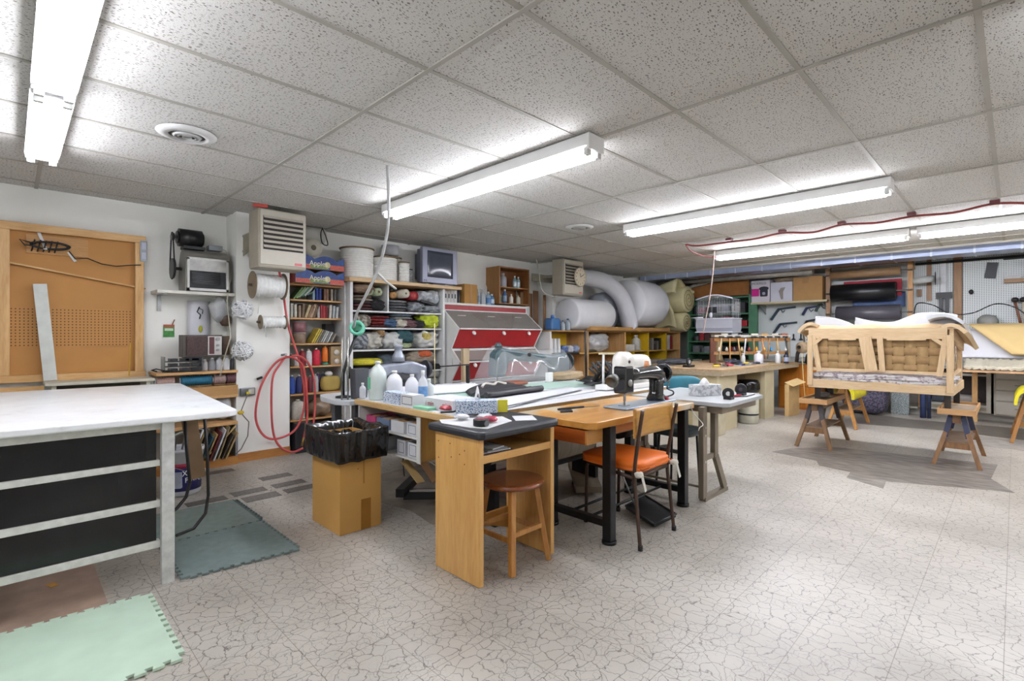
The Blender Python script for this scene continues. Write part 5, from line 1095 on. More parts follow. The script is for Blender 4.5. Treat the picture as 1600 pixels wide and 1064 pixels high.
for y, c, l in ((1.0, '#26335a', 'navy blue upright roll under the wall bench'), (.93, '#1f2a48', 'thin dark blue roll next to the navy one')):
    tag(MB().cyl((9.95, y, .001), (9.95, y, .6), .04 if y > .97 else .025, n=14).build('upright_roll', C(c, .6)), l, 'roll', 'blue rolls under the bench')
tag(MB().lump((9.85, 1.72, .33), (.22, .3, .32), 33, .04, 12, 4).build('speckled_roll', PATTERN('purple_speckle', '#5a5468', '#34303c', 'noise', 40, .8)), 'large purple-grey speckled bundle under the wall bench behind the yellow sawhorse', 'bundle')
tag(MB().box((10.2, 1.6, .131) if False else (10.1, 1.19, .001), (10.14, 1.42, .6)).build('mesh_panel', PATTERN('grey_mesh', '#8d9494', '#5f6666', 'voronoi', 70, .6)), 'grey mesh panel right of the purple speckled bundle', 'panel')
# foam sheet table at right
t = thing('foam_table', 'low table carrying quilted padding and a yellow foam sheet at the right edge', 'table', (9.6, -.3, 0))
MB().box((9.2, -1.2, .77), (10.14, .52, .8)).build('tabletop', WOOD('#b3906b', '#937050', 'Y'), t)
for x, y in ((10.09, .42), (9.35, -1.1), (10.02, -1.1)): MB().box((x-.03, y-.03, 0), (x+.03, y+.03, .77)).build('leg', PINEZ, t)
o = MB().sheet(60, 6, lambda u, v: (9.25+.4*v, .5-1.65*u, .84+.11*v+.012*math.sin(u*150)), .03); tag(o.build('quilted_padding', C('#c4bda9', .85, var=.08)), 'cream ribbed padding along the front of the foam table', 'padding')
o = MB().sheet(8, 8, lambda u, v: (9.7+.35*v, .62-1.8*u, .96+.4*v), .05); tag(o.build('white_foam', C('#cfcfd4', .85, var=.03)), 'white foam sheet leaning up behind the ribbed padding', 'foam sheet')
o = MB().sheet(10, 6, lambda u, v: (9.62+.33*v-.02, (.48-.45*(1-v))-1.4*u, 1.02+.42*v), .03); tag(o.build('yellow_foam', C('#d3b77f', .85, var=.03)), 'pale yellow foam sheet lying over the white foam at the right edge', 'foam sheet')

# ================================================================ central tables
MAPLE = WOOD('#d8a860', '#c48d45', 'X', .3, coat=.3); MAPLEY = WOOD('#c98f45', '#b2742f', 'Y', .35, coat=.2); MAPLEZ = WOOD('#d9ab66', '#c48f4a', 'Z', .35, coat=.25)
t = thing('work_table', 'large white-topped work table with a pale plywood edge in the middle of the room', 'table', (3.1, 3, 0))
PLY = WOOD('#cdae7c', '#b8935c', 'Y')
MB().box((1.88, 2.36, .735), (4.45, 3.6, .776), bev=.004).build('tabletop', PLY, t)
MB().box((1.9, 2.335, .7762), (4.46, 3.59, .779)).build('white_surface', C('#dcdde0', .35, var=.03), t)
for x in (2.8, 4.2):
    MB().box((x-.03, 2.75, .05), (x+.03, 3.4, .09)).build('foot_bar', BLACK, t)
    MB().box((x-.035, 3.02, .09), (x+.035, 3.12, .735)).build('leg_post', DARKM, t)
t = thing('machine_table', 'second table with rounded white top and grey steel legs behind the work table', 'table', (3, 3.95, 0))
MB().prism([(1.86, 3.63), (4.7, 3.63), (4.7, 4.25), (1.95, 4.25), (1.88, 4.2), (1.82, 4.05), (1.8, 3.75)], 'Z', .72, .76).build('tabletop', C('#c3c6ca', .35, var=.04), t, bevel=.006)
GL = C('#6a7078', .4, .3)
for x in (1.98, 4.5):
    for y in (3.75, 4.1): MB().box((x-.03, y-.03, 0), (x+.03, y+.03, .72)).build('leg', GL, t)
    MB().box((x-.03, 3.66, .06), (x+.03, 4.2, .1)).build('foot', GL, t)
# hanging cubby under the work table
t = thing('under_shelf', 'small white two-row cubby with plywood end hung under the work table', 'shelf', (1.95, 3.15, .44))
WB = C('#c9c8c4', .5, var=.04)
EX = WOOD('#c09350', '#a67a3a', 'Z')
MB().box((1.87, 2.72, .44), (2.12, 2.735, .734)).build('end_panel', EX, t)
MB().box((1.865, 2.7, .436), (1.872, 2.74, .734)).build('white_edge', WB, t)
MB().box((1.87, 3.5, .44), (2.12, 3.515, .734)).build('end_panel', WB, t)
for z in (.44, .585): MB().box((1.87, 2.736, z), (2.12, 3.499, z+.012)).build('shelf_board', WB, t)
MB().box((2.1, 2.736, .455), (2.112, 3.499, .734)).build('back_panel', C('#a59c8d'), t)
def cbox(y0, y1, z, h, c, label, mark=True, x0=1.885):
    t = thing('card_box', label, 'box', (x0, (y0+y1)/2, z), 'small boxes in the cubby')
    o = MB(); o.box((x0, y0, z+.001), (x0+.004, y1, z+h)); o.box((x0+.18, y0, z+.001), (x0+.184, y1, z+h)); o.box((x0+.0041, y0, z+.001), (x0+.1799, y0+.004, z+h)); o.box((x0+.0041, y1-.004, z+.001), (x0+.1799, y1, z+h)); o.box((x0+.0041, y0+.0041, z+.001), (x0+.1799, y1-.0041, z+.004))
    o.build('tray', C(c, .5, var=.05), t)
    if mark:
        f = MB(); a, b2, c1, d = y0+.018, y1-.018, z+.014, z+h-.014
        for q in (((a, c1), (b2, c1+.003)), ((a, d-.003), (b2, d)), ((a, c1), (a+.003, d)), ((b2-.003, c1), (b2, d))): f.box((x0-.0012, q[0][0], q[0][1]), (x0-.0002, q[1][0], q[1][1]))
        f.build('ink_frame', C('#4c5468'), t)
    MB().lump((x0+.09, (y0+y1)/2, z+h*.72), (.075, (y1-y0)*.42, h*.3), int(y0*100), .25, 6, 3).build('contents', C('#8e6c46', .7, var=.3, scale=30), t)
cbox(2.76, 2.88, .598, .085, '#c4c6ca', 'white box with ink frame at the right of the upper cubby row')
cbox(2.92, 3.08, .598, .08, '#c9cacc', 'plain white tray of brown cards in the upper cubby row', False)
cbox(3.1, 3.27, .598, .075, '#6b7c94', 'blue-grey printed box in the upper cubby row', False)
cbox(3.29, 3.42, .598, .075, '#b8406f', 'magenta box at the left of the upper cubby row', False)
cbox(2.755, 2.87, .453, .1, '#c6c8cc', 'white box with ink frame at the right of the lower cubby row')
cbox(2.9, 3.0, .453, .1, '#c3c5ca', 'white box with ink frame second from right in the lower cubby row')
cbox(3.12, 3.24, .453, .1, '#b9bbc2', 'plain white box at the left of the lower cubby row', False)
t = thing('hanging_clipboard', 'small tilted board of hanging scraps under the cubby', 'board', (1.95, 2.75, .3))
MB().board((1.93, 2.98, .4), (1.93, 2.78, .29), .06, .006, side=(1, 0, 0)).build('board', C('#a58a5a'), t); MB().board((1.9, 2.74, .46), (1.96, 2.67, .32), .05, .004, side=(1, 0, 0)).build('card_strip', C('#8a6748'), t)
MB().tube([(1.95, 2.74, .44), (2.0, 2.7, .4), (2.0, 2.68, .35), (1.96, 2.7, .33)], .003, 6).build('wire', C('#b4b1a8'), t)
tag(MB().tube([(1.95, 3.02, .44), (1.95, 3.03, .38), (1.955, 3.02, .28)], .004, 6).build('black_wire', BLACK), 'thin black wire dangling below the cubby', 'wire')
# black star base
t = thing('pedestal_base', 'black and silver pedestal base with bar lying under the work table', 'pedestal', (2.4, 3.0, 0))
MB().board((2.1, 3.25, .07), (2.55, 2.85, .07), .07, .05).build('arm', DARKM, t); MB().board((2.12, 3.2, .105), (2.35, 2.98, .105), .03, .012, side=(1, 1, 0)).build('chrome_strip', C('#b3b3b3', .2, .8), t)
MB().board((2.0, 3.15, .12), (2.3, 3.4, .12), .06, .06).build('arm', DARKM, t); MB().cyl((2.4, 3.0, .02), (2.4, 3.0, .2), .05, n=16).build('hub', BLACK, t)
MB().board((2.1, 2.55, .12), (2.2, 2.4, .5), .05, .05, side=(1, 0, 0)).build('strut', BLACK, t)
tag(MB().tube(smooth([(1.98, 2.5, .73), (1.97, 2.47, .6), (1.98, 2.46, .5), (2.02, 2.42, .42), (2.1, 2.4, .38)]), .008, 8).build('grey_cable', C('#a8aab0', .4)), 'thick grey cable drooping behind the black-topped desk', 'cable')

# carton with bin bag
t = thing('waste_carton', 'tall brown carton used as a waste bin, lined with a black bag', 'waste bin', (1.61, 3.19, 0))
cb = C('#c1924c', .7, var=.07, scale=3)
def wbx(a, b2, n, m=cb): return MB().box(a, b2).build(n, m, t)
wbx((1.47, 3.0, .002), (1.474, 3.4, .6), 'side'); wbx((1.756, 3.0, .002), (1.76, 3.4, .6), 'side'); wbx((1.4741, 3.0, .002), (1.7559, 3.004, .6), 'side'); wbx((1.4741, 3.396, .002), (1.7559, 3.4, .6), 'side'); wbx((1.4741, 3.0041, .002), (1.7559, 3.3959, .006), 'base')
MB().box((1.615, 2.9985, .002), (1.685, 2.9998, .2)).build('parcel_tape', C('#9c6a26', .3), t)
MB().box((1.63, 2.9985, .3), (1.64, 2.9998, .5)).build('seam', C('#a87530', .4), t)
BAG = C('#0e0e10', .16, var=.3, coat=.4)
def ring(u, v):
    P = [(1.455, 2.985), (1.775, 2.985), (1.775, 3.415), (1.455, 3.415)]
    k = u*4; i = int(k) % 4; f = k-int(k); a, b2 = P[i], P[(i+1) % 4]
    x, y = a[0]+(b2[0]-a[0])*f, a[1]+(b2[1]-a[1])*f
    nz = .35*noise.noise(Vector((math.cos(u*2*PI)*3, math.sin(u*2*PI)*3, v*1.2))); n2 = noise.noise(Vector((math.cos(u*2*PI)*7, math.sin(u*2*PI)*7, v*2)))
    off = (.02+.035*nz+.007*n2)*(1 if v < .75 else 1-4*(v-.75)*.9) + .012*math.sin(v*PI)
    cx0, cy0 = 1.615, 3.2; d = Vector((x-cx0, y-cy0)).normalized()
    if v < .55: z = .46+.04*nz+(v/.55)*.2
    else:
        w_ = (v-.55)/.45; z = .66+.012*math.sin(w_*PI)+.03*nz*(1-w_)-.34*w_**1.6; off -= .1*w_**.8+.012*n2
    return (x+d.x*off, y+d.y*off, z)
MB().sheet(160, 22, lambda u, v: ring(u % 1.0, v), .0015).build('bin_bag', BAG, t)
MB().lump((1.615, 3.2, .42), (.12, .17, .06), 6, .3, 12, 2.4).build('bag_contents', C('#17171a', .2, var=.4, coat=.4), t)

# black-topped desk
t = thing('side_desk', 'narrow maple desk with a black padded top and one shelf, nearest the camera', 'desk', (1.95, 2.07, 0))
MB().prism([(1.63, 1.87), (1.66, 1.845), (2.21, 1.845), (2.25, 1.87), (2.25, 2.29), (1.63, 2.29)], 'Z', .742, .785).build('padded_top', C('#2b2d33', .38, var=.2), t, bevel=.014)
dm = PATTERN('x', '#fff', '#fff') if False else None
lp = MB().box((1.655, 1.885, .002), (1.685, 2.25, .741)).build('side_panel', MAPLEZ, t, bevel=.003)
for y, z in ((2.22, .69), (2.12, .69), (2.0, .67), (2.22, .6), (2.04, .645), (2.11, .62), (2.0, .6)):
    MB().cyl((1.6555, y, z), (1.654, y, z), .004, n=8).build('screw_hole', C('#5b3c1d', .7), t)
MB().box((2.2, 1.885, .002), (2.23, 2.25, .741)).build('side_panel', MAPLEZ, t, bevel=.003)
MB().box((1.686, 1.9, .625), (2.199, 2.24, .643)).build('shelf_board', MAPLE, t); MB().box((1.686, 1.888, .615), (2.199, 1.899, .655)).build('shelf_edge', MAPLE, t, bevel=.002)
MB().box((1.686, 2.235, .644), (2.199, 2.249, .741)).build('back_rail', MAPLE, t)
MB().prism([(1.686, .07), (1.85, .13), (1.97, .14), (2.08, .11), (2.199, .07), (2.199, .0), (1.686, .0)][:5]+[(2.199, .2), (1.686, .2)], 'Y', 2.235, 2.249).build('lower_rail', MAPLE, t)
for k, (c, n) in enumerate((('#4a2f38', 'plum'), ('#c6c4c4', 'white'), ('#8a8c90', 'grey'), ('#d0cfcd', 'bright white'))):
    tag(MB().box((1.7+.02*k, 1.93, .644+.0075*k), (1.95-.03*k, 2.18, .65+.0075*k), rz=.12*(k-1.5)).build('booklet', C(c, .5)), n+' booklet on the shelf of the black-topped desk, '+['lowest', 'second', 'third', 'topmost'][k]+' of the pile', 'booklet', 'booklets on the desk shelf')
tag(MB().prism([(1.68, 2.0), (1.72, 1.9), (1.98, 1.98), (2.05, 2.13), (1.72, 2.3), (1.66, 2.2)], 'Z', .786, .788).build('paper_sheet', C('#cfcfd0', .5, var=.02)), 'large white paper sheet on the left of the black desk top', 'paper')
tag(MB().prism([(2.0, 1.97), (2.1, 1.9), (2.2, 2.03), (2.1, 2.1)], 'Z', .786, .7885).build('paper_note', C('#d3d4d8', .5, var=.02)), 'small white note on the right of the black desk top', 'paper')
t = thing('tape_measure', 'black and silver tape measure on the white paper of the desk', 'tape measure', (1.72, 1.97, .788))
MB().cyl((1.755, 1.985, .7885), (1.755, 1.985, .825), .042, n=24).build('case', C('#1e1f22', .4), t, bevel=.004); MB().cyl((1.755, 1.985, .8255), (1.755, 1.985, .828), .03, n=20).build('red_cap', C('#8f2a3c', .4), t)
MB().cyl((1.755, 1.943, .805), (1.755, 1.938, .805), .015, n=14).build('grey_badge', C('#6c6e73', .4), t)
# papers and clutter between desk and work table
t = thing('tissue_box', 'blue and white patterned tissue box with yellow tag on the work table edge', 'tissue box', (2.05, 2.42, .78), 'patterned tissue boxes')
TP = PATTERN('blue_lattice', '#c9d2dc', '#44699a', 'voronoi', 120, .6, .42)
MB().box((1.92, 2.3, .789), (2.17, 2.42, .865), rz=-.62).build('box', TP, t)
MB().sheet(8, 8, lambda u, v: (2.02+.06*u+.03*v, 2.37+.05*(v-.5)+.02*(u-.5), .86+.09*math.sin(PI*u)*(.5+.5*math.sin(PI*v))), .002).build('tissue', C('#d6d6d8', .7), t)
MB().box((2.13, 2.235, .79), (2.19, 2.25, .865), rz=-.62).build('yellow_tag', C('#d9cf34', .5), t)
t = thing('tissue_box', 'blue and white patterned box in front of the white jugs', 'box', (1.93, 3.1, .78), 'patterned tissue boxes')
MB().box((1.92, 3.03, .7795), (2.02, 3.24, .86)).build('box', TP, t)
def lbox(x, y0, y1, z, h, label, c='#cfd0d2'):
    t = thing('label_box', label, 'box', (x, (y0+y1)/2, z))
    MB().box((x, y0, z), (x+.09, y1, z+h)).build('box', C(c, .5, var=.03), t)
    f = MB(); a, b2, c1, d = y0+.015, y1-.015, z+.012, z+h-.012
    for q in (((a, c1), (b2, c1+.004)), ((a, d-.004), (b2, d)), ((a, c1), (a+.004, d)), ((b2-.004, c1), (b2, d))): f.box((x-.0012, q[0][0], q[0][1]), (x-.0002, q[1][0], q[1][1]))
    f.build('ink_frame', C('#474c58'), t)
lbox(1.92, 2.86, 3.01, .7795, .08, 'white box with a black ruled label right of the patterned box')
t = thing('pattern_carton', 'white carton with red lettering and green base lying at the work table edge', 'box', (2.0, 2.68, .78))
MB().box((1.97, 2.5, .7795), (2.2, 2.82, .85)).build('carton', C('#cdcccf', .5, var=.03), t)
for y, s_ in ((2.77, 'i min'), (2.6, 'min')): text(s_, .045, C('#a02845', .5), (1.9685, y-.03, .815), fc(False), t)
tag(MB().box((1.9, 2.66, .7795), (1.96, 2.83, .797)).build('green_pad', C('#86c3a2', .6)), 'mint green pad in front of the carton with red lettering', 'pad')
tag(MB().prism([(2.25, 2.9), (2.75, 2.75), (3.0, 2.95), (3.1, 3.35), (2.5, 3.4)], 'Z', .7795, .782).build('green_mat', C('#8fb6a6', .5, var=.06)), 'green cutting mat lying in the middle of the work table', 'cutting mat')
tag(MB().prism([(3.1, 3.1), (4.2, 2.75), (4.35, 3.3), (3.5, 3.55)], 'Z', .7795, .782).build('green_mat', C('#a9c4b8', .5, var=.06)), 'pale green cutting mat under the covered sewing machine side', 'cutting mat')
o = MB().sheet(70, 4, lambda u, v: (2.25+1.45*u, 2.42+.4*v+.15*u, .784+.0015*math.sin(u*230)), .002); tag(o.build('corrugated_sheet', C('#cdced2', .6, var=.03)), 'white corrugated sheet along the front of the work table', 'sheet')
o = MB().sheet(60, 4, lambda u, v: (2.13+.75*u, 3.42+.12*v-.2*u, .79+.06*v+.003*math.sin(u*190)), .003); tag(o.build('corrugated_sheet', C('#c9c9cf', .6, var=.03)), 'white ribbed sheet behind the jugs on the work table', 'sheet')
tag(MB().board((2.3, 2.38, .792), (3.5, 2.66, .792), .03, .003, (1, -1, 0)).build('steel_ruler', C('#8e8f90', .3, .7)), 'long steel ruler lying along the front of the white sheet', 'ruler')
r = random.Random(4)
for k, (x, y, c, l) in enumerate(((1.95, 2.54, '#b22e3c', 'red plastic clip at the desk end of the work table'), (1.8, 2.2, '#cfcfd2', 'tangled white thread heap at the far left of the desk paper'), (1.9, 2.12, '#c9cacd', 'white crumpled scrap on the desk paper'), (1.86, 2.03, '#b2304a', 'small pink-red clip beside the tape measure'))):
    tag(MB().lump((x, y, .808), (.045, .035, .014), k, .4, 8, 2).build('small_clutter', C(c, .4, var=.2, coat=.3)), l, 'clutter')
tag(MB().tube(smooth([(1.88, 2.5, .79), (1.93, 2.44, .795), (1.98, 2.46, .80), (1.99, 2.4, .8)]), .006, 6).build('black_snips', BLACK), 'black thread snips beside the red clip', 'snips')

# jugs on the work table corner
def jug(x, y, r, h, c, label, strip=None, cap='#d5d5d0'):
    t = thing('plastic_jug', label, 'jug', (x, y, .78), 'white plastic jugs')
    MB().lathe([(r*.92, 0), (r, .01), (r, h*.58), (r*.93, h*.7), (r*.6, h*.84), (r*.3, h*.9), (r*.28, h*.93)], (x, y, .7795), 24).build('body', C(c, .25, var=.03, coat=.3), t)
    MB().lathe([(r*.34, 0), (r*.32, h*.07)], (x, y, .7795+h*.932), 14).build('cap', C(cap, .4), t)
    if strip: MB().box((x-r*1.01, y-r*.1, .86), (x-r*.96, y+r*.5, .95)).build('green_label', C(strip, .4), t)
jug(1.98, 3.42, .066, .29, '#c8d2cd', 'largest translucent jug with a green label on the work table corner', '#5fb08a')
jug(2.05, 3.3, .06, .22, '#d6d8dc', 'white jug directly right of the largest jug')
jug(2.085, 3.12, .05, .2, '#d3d5db', 'white jug with a narrow neck behind the patterned box')
bottle(2.17, 3.03, .7795, .035, .17, '#bcc3c4', '#d4d6d4', 'grey-white bottle between the necked jug and the spray can', group='bottles on the work table')
bottle(2.055, 2.94, .7795, .032, .24, '#c9ccd2', '#d7d7d7', 'tall white can with a blue flame label behind the ruled label box', group='bottles on the work table', lab='#5a86b5')
bottle(1.93, 3.56, .7795, .024, .12, '#cfd0d6', '#d9d9d9', 'small white bottle at the left corner of the work table', group='bottles on the work table')
t = thing('grey_bin', 'narrow dark grey upright holder behind the largest jug', 'holder', (1.98, 3.66, .76))
MB().prism([(1.93, .761), (2.02, .761), (2.04, 1.0), (1.92, 1.0)], 'Y', 3.66, 3.75).build('body', C('#4a4c52', .4), t)
# thread stand with lamp arm and green tape
t = thing('thread_stand', 'black thread stand pole with a mint green tape roll on top', 'stand', (1.9, 3.85, .76))
MB().lathe([(.06, 0), (.06, .012), (.015, .02)], (1.92, 3.86, .7605), 16).build('base', BLACK, t)
MB().tube([(1.92, 3.86, .78), (1.92, 3.86, .95), (1.97, 3.87, 1.1), (2.06, 3.88, 1.3)], .013, 8).build('pole', BLACK, t)
MB().lathe([(.062, 0), (.062, .05), (.04, .05), (.04, 0)], (2.07, 3.9, 1.32), 24, axis=(-.6, -.75, .2)).build('tape_roll', C('#66b79a', .5), t)
MB().lump((1.98, 3.87, .96), (.02, .03, .05), 2, .2, 6, 2).build('clamp', BLACK, t)
for x, y, l in ((1.84, 3.72, 'left chrome rod standing at the end of the machine table'), (1.88, 3.7, 'right chrome rod standing at the end of the machine table')):
    tag(MB().cyl((x, y, .761), (x, y, 1.25), .007, n=8).build('chrome_rod', C('#a3a29c', .25, .8)), l, 'rod', 'chrome rods')
tag(MB().tube(smooth([(1.94, 3.22, 2.495), (1.95, 3.22, 2.31), (1.96, 3.24, 2.08), (1.96, 3.3, 1.9), (1.96, 3.4, 1.74), (1.93, 3.5, 1.58), (1.93, 3.65, 1.44), (1.98, 3.8, 1.33)]), .011, 8).build('hanging_cable', C('#a5a5a3', .5)), 'thick grey cord hanging from the ceiling to the thread stand', 'cord')
tag(MB().tube([(2.12, 3.72, 1.72), (2.3, 3.75, 1.6), (2.34, 3.75, 1.5)], .01, 8).build('lamp_arm', C('#b3b2ae', .5)) if False else MB().tube([(1.96, 3.4, 1.74), (2.05, 3.42, 1.68), (2.15, 3.44, 1.63)], .009, 8).build('lamp_arm', C('#b3b2ae', .5)), 'short pale arm branching off the hanging grey cord', 'arm')
# grey industrial machine head behind jugs
GI = C('#8b909c', .35, .3, var=.15, scale=12)
t = thing('sewing_machine', 'grey industrial sewing machine head behind the white jugs', 'sewing machine', (2.4, 3.95, .76), 'sewing machines')
MB().box((2.25, 3.85, .761), (2.78, 4.05, .79), bev=.006).build('bed', GI, t)
MB().prism([(2.15, .93), (2.3, 1.0), (2.62, 1.03), (2.78, .98), (2.78, .79), (2.68, .79), (2.66, .9), (2.4, .92), (2.32, .89), (2.3, .84), (2.22, .84)], 'Y', 3.9, 4.02).build('arm', GI, t, bevel=.02)
MB().lathe([(.06, 0), (.055, .05), (.035, .08), (.035, .12), (.045, .13), (.04, .15)], (2.5, 3.96, 1.03), 18).build('top_knob', C('#9aa0ac', .3, .4), t)
MB().lathe([(.08, 0), (.085, .02), (.07, .04)], (2.79, 3.96, .95), 22, axis=(1, 0, 0)).build('handwheel', C('#3c3e44', .4, .4), t)
MB().cyl((2.26, 3.93, .84), (2.26, 3.93, .785), .008, n=8).build('needle_bar', STEEL, t); MB().lump((2.5, 3.88, .87), (.12, .03, .05), 5, .4, 8, 2).build('tension_parts', C('#2b2c30', .4, .4), t)

# large covered long-arm machine
t = thing('sewing_machine', 'long-arm grey-green sewing machine under a clear plastic cover', 'sewing machine', (4.1, 3.8, .76), 'sewing machines')
GG = C('#43565a', .4, .2, var=.15)
MB().box((3.45, 3.66, .761), (4.65, 3.86, .785)).build('bed', C('#8a9490', .4, .2), t)
MB().prism([(3.46, .84), (3.48, 1.08), (3.55, 1.14), (3.7, 1.12), (4.35, 1.04), (4.55, 1.06), (4.66, 1.0), (4.66, .785), (4.4, .785), (4.38, .9), (4.25, .96), (3.8, 1.0), (3.66, .99), (3.62, .84)], 'Y', 3.7, 3.82).build('arm', GG, t, bevel=.025)
MB().cyl((3.55, 3.76, .84), (3.55, 3.76, .79), .012, n=8).build('needle_bar', STEEL, t)
MB().lathe([(.04, 0), (.035, .03), (.02, .05)], (3.56, 3.76, 1.14), 14).build('tension_knob', GG, t)
MB().lathe([(.1, 0), (.105, .02), (.08, .04)], (4.67, 3.76, .96), 22, axis=(1, 0, 0)).build('handwheel', C('#34393b', .4, .4), t)
MB().cyl((3.95, 3.69, 1.06), (3.95, 3.68, 1.06), .022, n=14).build('dark_knob', BLACK, t)
def cover(u, v):
    x = 3.4+1.36*u; k = abs(2*v-1); h = .39-.07*u+.015*math.sin(u*9)
    z = .765+h*(1-k**3.2)*(min(1, u*9)**.5)*(min(1, (1-u)*9)**.5); y = 3.81+(v-.5)*.34*(1+.15*k)+.012*math.sin(u*22+v*9)
    return (x, y, z+.008*noise.noise(Vector((u*9, v*9, 1))))
MB().sheet(40, 20, cover, .0012).build('plastic_cover', CLEAR('#dfe6e8', .13, .1), t)
tag(MB().prism([(3.2, .761), (3.6, .761), (3.5, .83), (3.3, .8)], 'Y', 3.66, 3.8).build('brown_cloth', C('#8c4f38', .6)) if False else MB().lump((3.42, 3.44, .805), (.2, .09, .018), 3, .15, 12, 3).build('rust_cloth', C('#8c4f38', .6)), 'rust brown leather scrap in front of the covered machine', 'leather scrap')
t = thing('white_box', 'small white upright block in front of the covered machine', 'block', (3.95, 3.4, .78)); MB().box((3.95, 3.42, .782), (4.03, 3.46, .88), bev=.004).build('block', WHITE, t); MB().box((3.94, 3.41, .782) if False else (3.94, 3.415, .7795), (4.04, 3.465, .7815)).build('foot', DARKM, t)
tag(MB().lump((4.3, 3.46, .83), (.25, .07, .046), 12, .12, 12, 3).build('tan_bag', C('#a38f70', .5, var=.2)), 'tan bag lying right of the white block under the machine arm', 'bag')
# dark folded vinyl on the table
o = MB().sheet(24, 12, lambda u, v: (2.55+.72*u+.05*v, 2.83+.3*v+.06*u, .802+.055*math.sin(PI*min(1, u*1.1))**.6*(.4+.6*v)+.012*math.sin(v*14)), .012)
o.tube([(2.55+.05*k, 2.83+.004*k, .812) for k in range(15)], .024, 8); tag(o.build('folded_vinyl', C('#2e2d31', .45, var=.15)), 'charcoal vinyl folded over on the middle of the work table', 'vinyl')
tag(MB().tube(smooth([(2.75, 3.1, .84), (2.82, 3.14, .86), (2.9, 3.12, .85), (2.98, 3.16, .86), (3.05, 3.12, .845)]), .012, 8).build('white_trim', C('#c9c4ba', .7)), 'white curly trim lying on the charcoal vinyl', 'trim')
for k in range(3):
    o = MB().sheet(18, 4, lambda u, v: (3.75+.5*u+.1*k, 2.72+.1*v+.12*k-.1*u, .812+.02*math.sin(u*12+k*2)+.01*v+.01*k), .006)
    tag(o.build('black_strips', C('#1d1e20', .5)), ['nearest', 'middle', 'furthest'][k]+' flat layer of black vinyl strips right of the folded vinyl', 'vinyl strips', 'black vinyl strips')
b = MB(); r = random.Random(8)
for k in range(12):
    x = 3.95+.045*k*.9; z = .84+.012*(k % 4)
    b.tube([(x, 2.86+.02*(k % 3), .8), (x+.03, 2.84, z+.05), (x-.03, 2.87, z+.1+.05*r.random()), (x+.06, 2.89, z+.12)], .014, 6)
tag(b.build('vinyl_offcuts', C('#2f2e2c', .5, var=.4, scale=50)), 'tangled pile of black vinyl offcuts beside the white sewing machine', 'offcuts')
tag(MB().box((4.1, 2.78, .81), (4.19, 2.795, .95), rz=.3).build('black_card', C('#26262b', .5)), 'black rectangular card standing in the vinyl offcuts', 'card')
# white cylinder arm machine and its stand
t = thing('sewing_machine', 'white sewing machine with rounded head left of the black one', 'sewing machine', (4.1, 2.75, .78), 'sewing machines')
WM = C('#d4d2cc', .25, var=.03, coat=.4)
MB().box((3.78, 2.42, .781), (4.35, 2.6, .83), bev=.01).build('bed', WM, t)
MB().lump((3.92, 2.5, .97), (.11, .075, .15), 2, .03, 12, 3.2).build('head', WM, t); MB().lump((4.15, 2.52, 1.02), (.22, .06, .07), 3, .02, 12, 3).build('arm', WM, t); MB().lump((4.3, 2.52, .93), (.07, .065, .14), 4, .02, 12, 3.4).build('column', WM, t)
MB().cyl((3.9, 2.43, 1.03), (3.9, 2.42, 1.03), .014, n=12).build('dial', DARKM, t); MB().cyl((3.92, 2.47, .84), (3.92, 2.47, .8305), .006, n=8).build('needle', STEEL, t)
tag(MB().box((3.66, 2.5, .79), (3.76, 2.62, .83)).build('white_carton', WHITE), 'small white carton left of the white sewing machine', 'box')
t = thing('white_stand', 'slim white upright frame with a crossbar left of the white sewing machine', 'frame', (3.95, 2.66, .78)); MB().cyl((3.84, 2.66, .781), (3.84, 2.66, 1.09), .011, n=8).build('post', WHITE, t); MB().board((3.78, 2.66, 1.1), (4.35, 2.72, 1.085), .016, .016).build('crossbar', C('#c9c2a4', .5), t)
tag(MB().cyl((4.2, 3.12, .783), (4.16, 3.1, 1.31), .012, n=10).build('black_rod', BLACK), 'tall black rod rising behind the vinyl offcuts', 'rod')
t = thing('thread_guide', 'thin black T-shaped thread guide in front of the red hutch', 'thread guide', (3.0, 3.7, .76)); MB().board((3.12, 3.72, .761), (3.1, 3.7, .98), .03, .02, (1, 0, 0)).build('stem', BLACK, t); MB().board((2.75, 3.66, .985), (3.14, 3.72, .985), .012, .01).build('crossbar', BLACK, t); MB().cyl((2.9, 3.68, .99), (2.9, 3.68, 1.06), .003, n=6).build('pin', STEEL, t)
tag(MB().cyl((2.86, 3.9, .761), (2.86, 3.9, 1.38), .005, n=8).build('thin_rod', C('#c1b48d', .4)), 'thin tan rod standing on the machine table before the red hutch', 'rod')

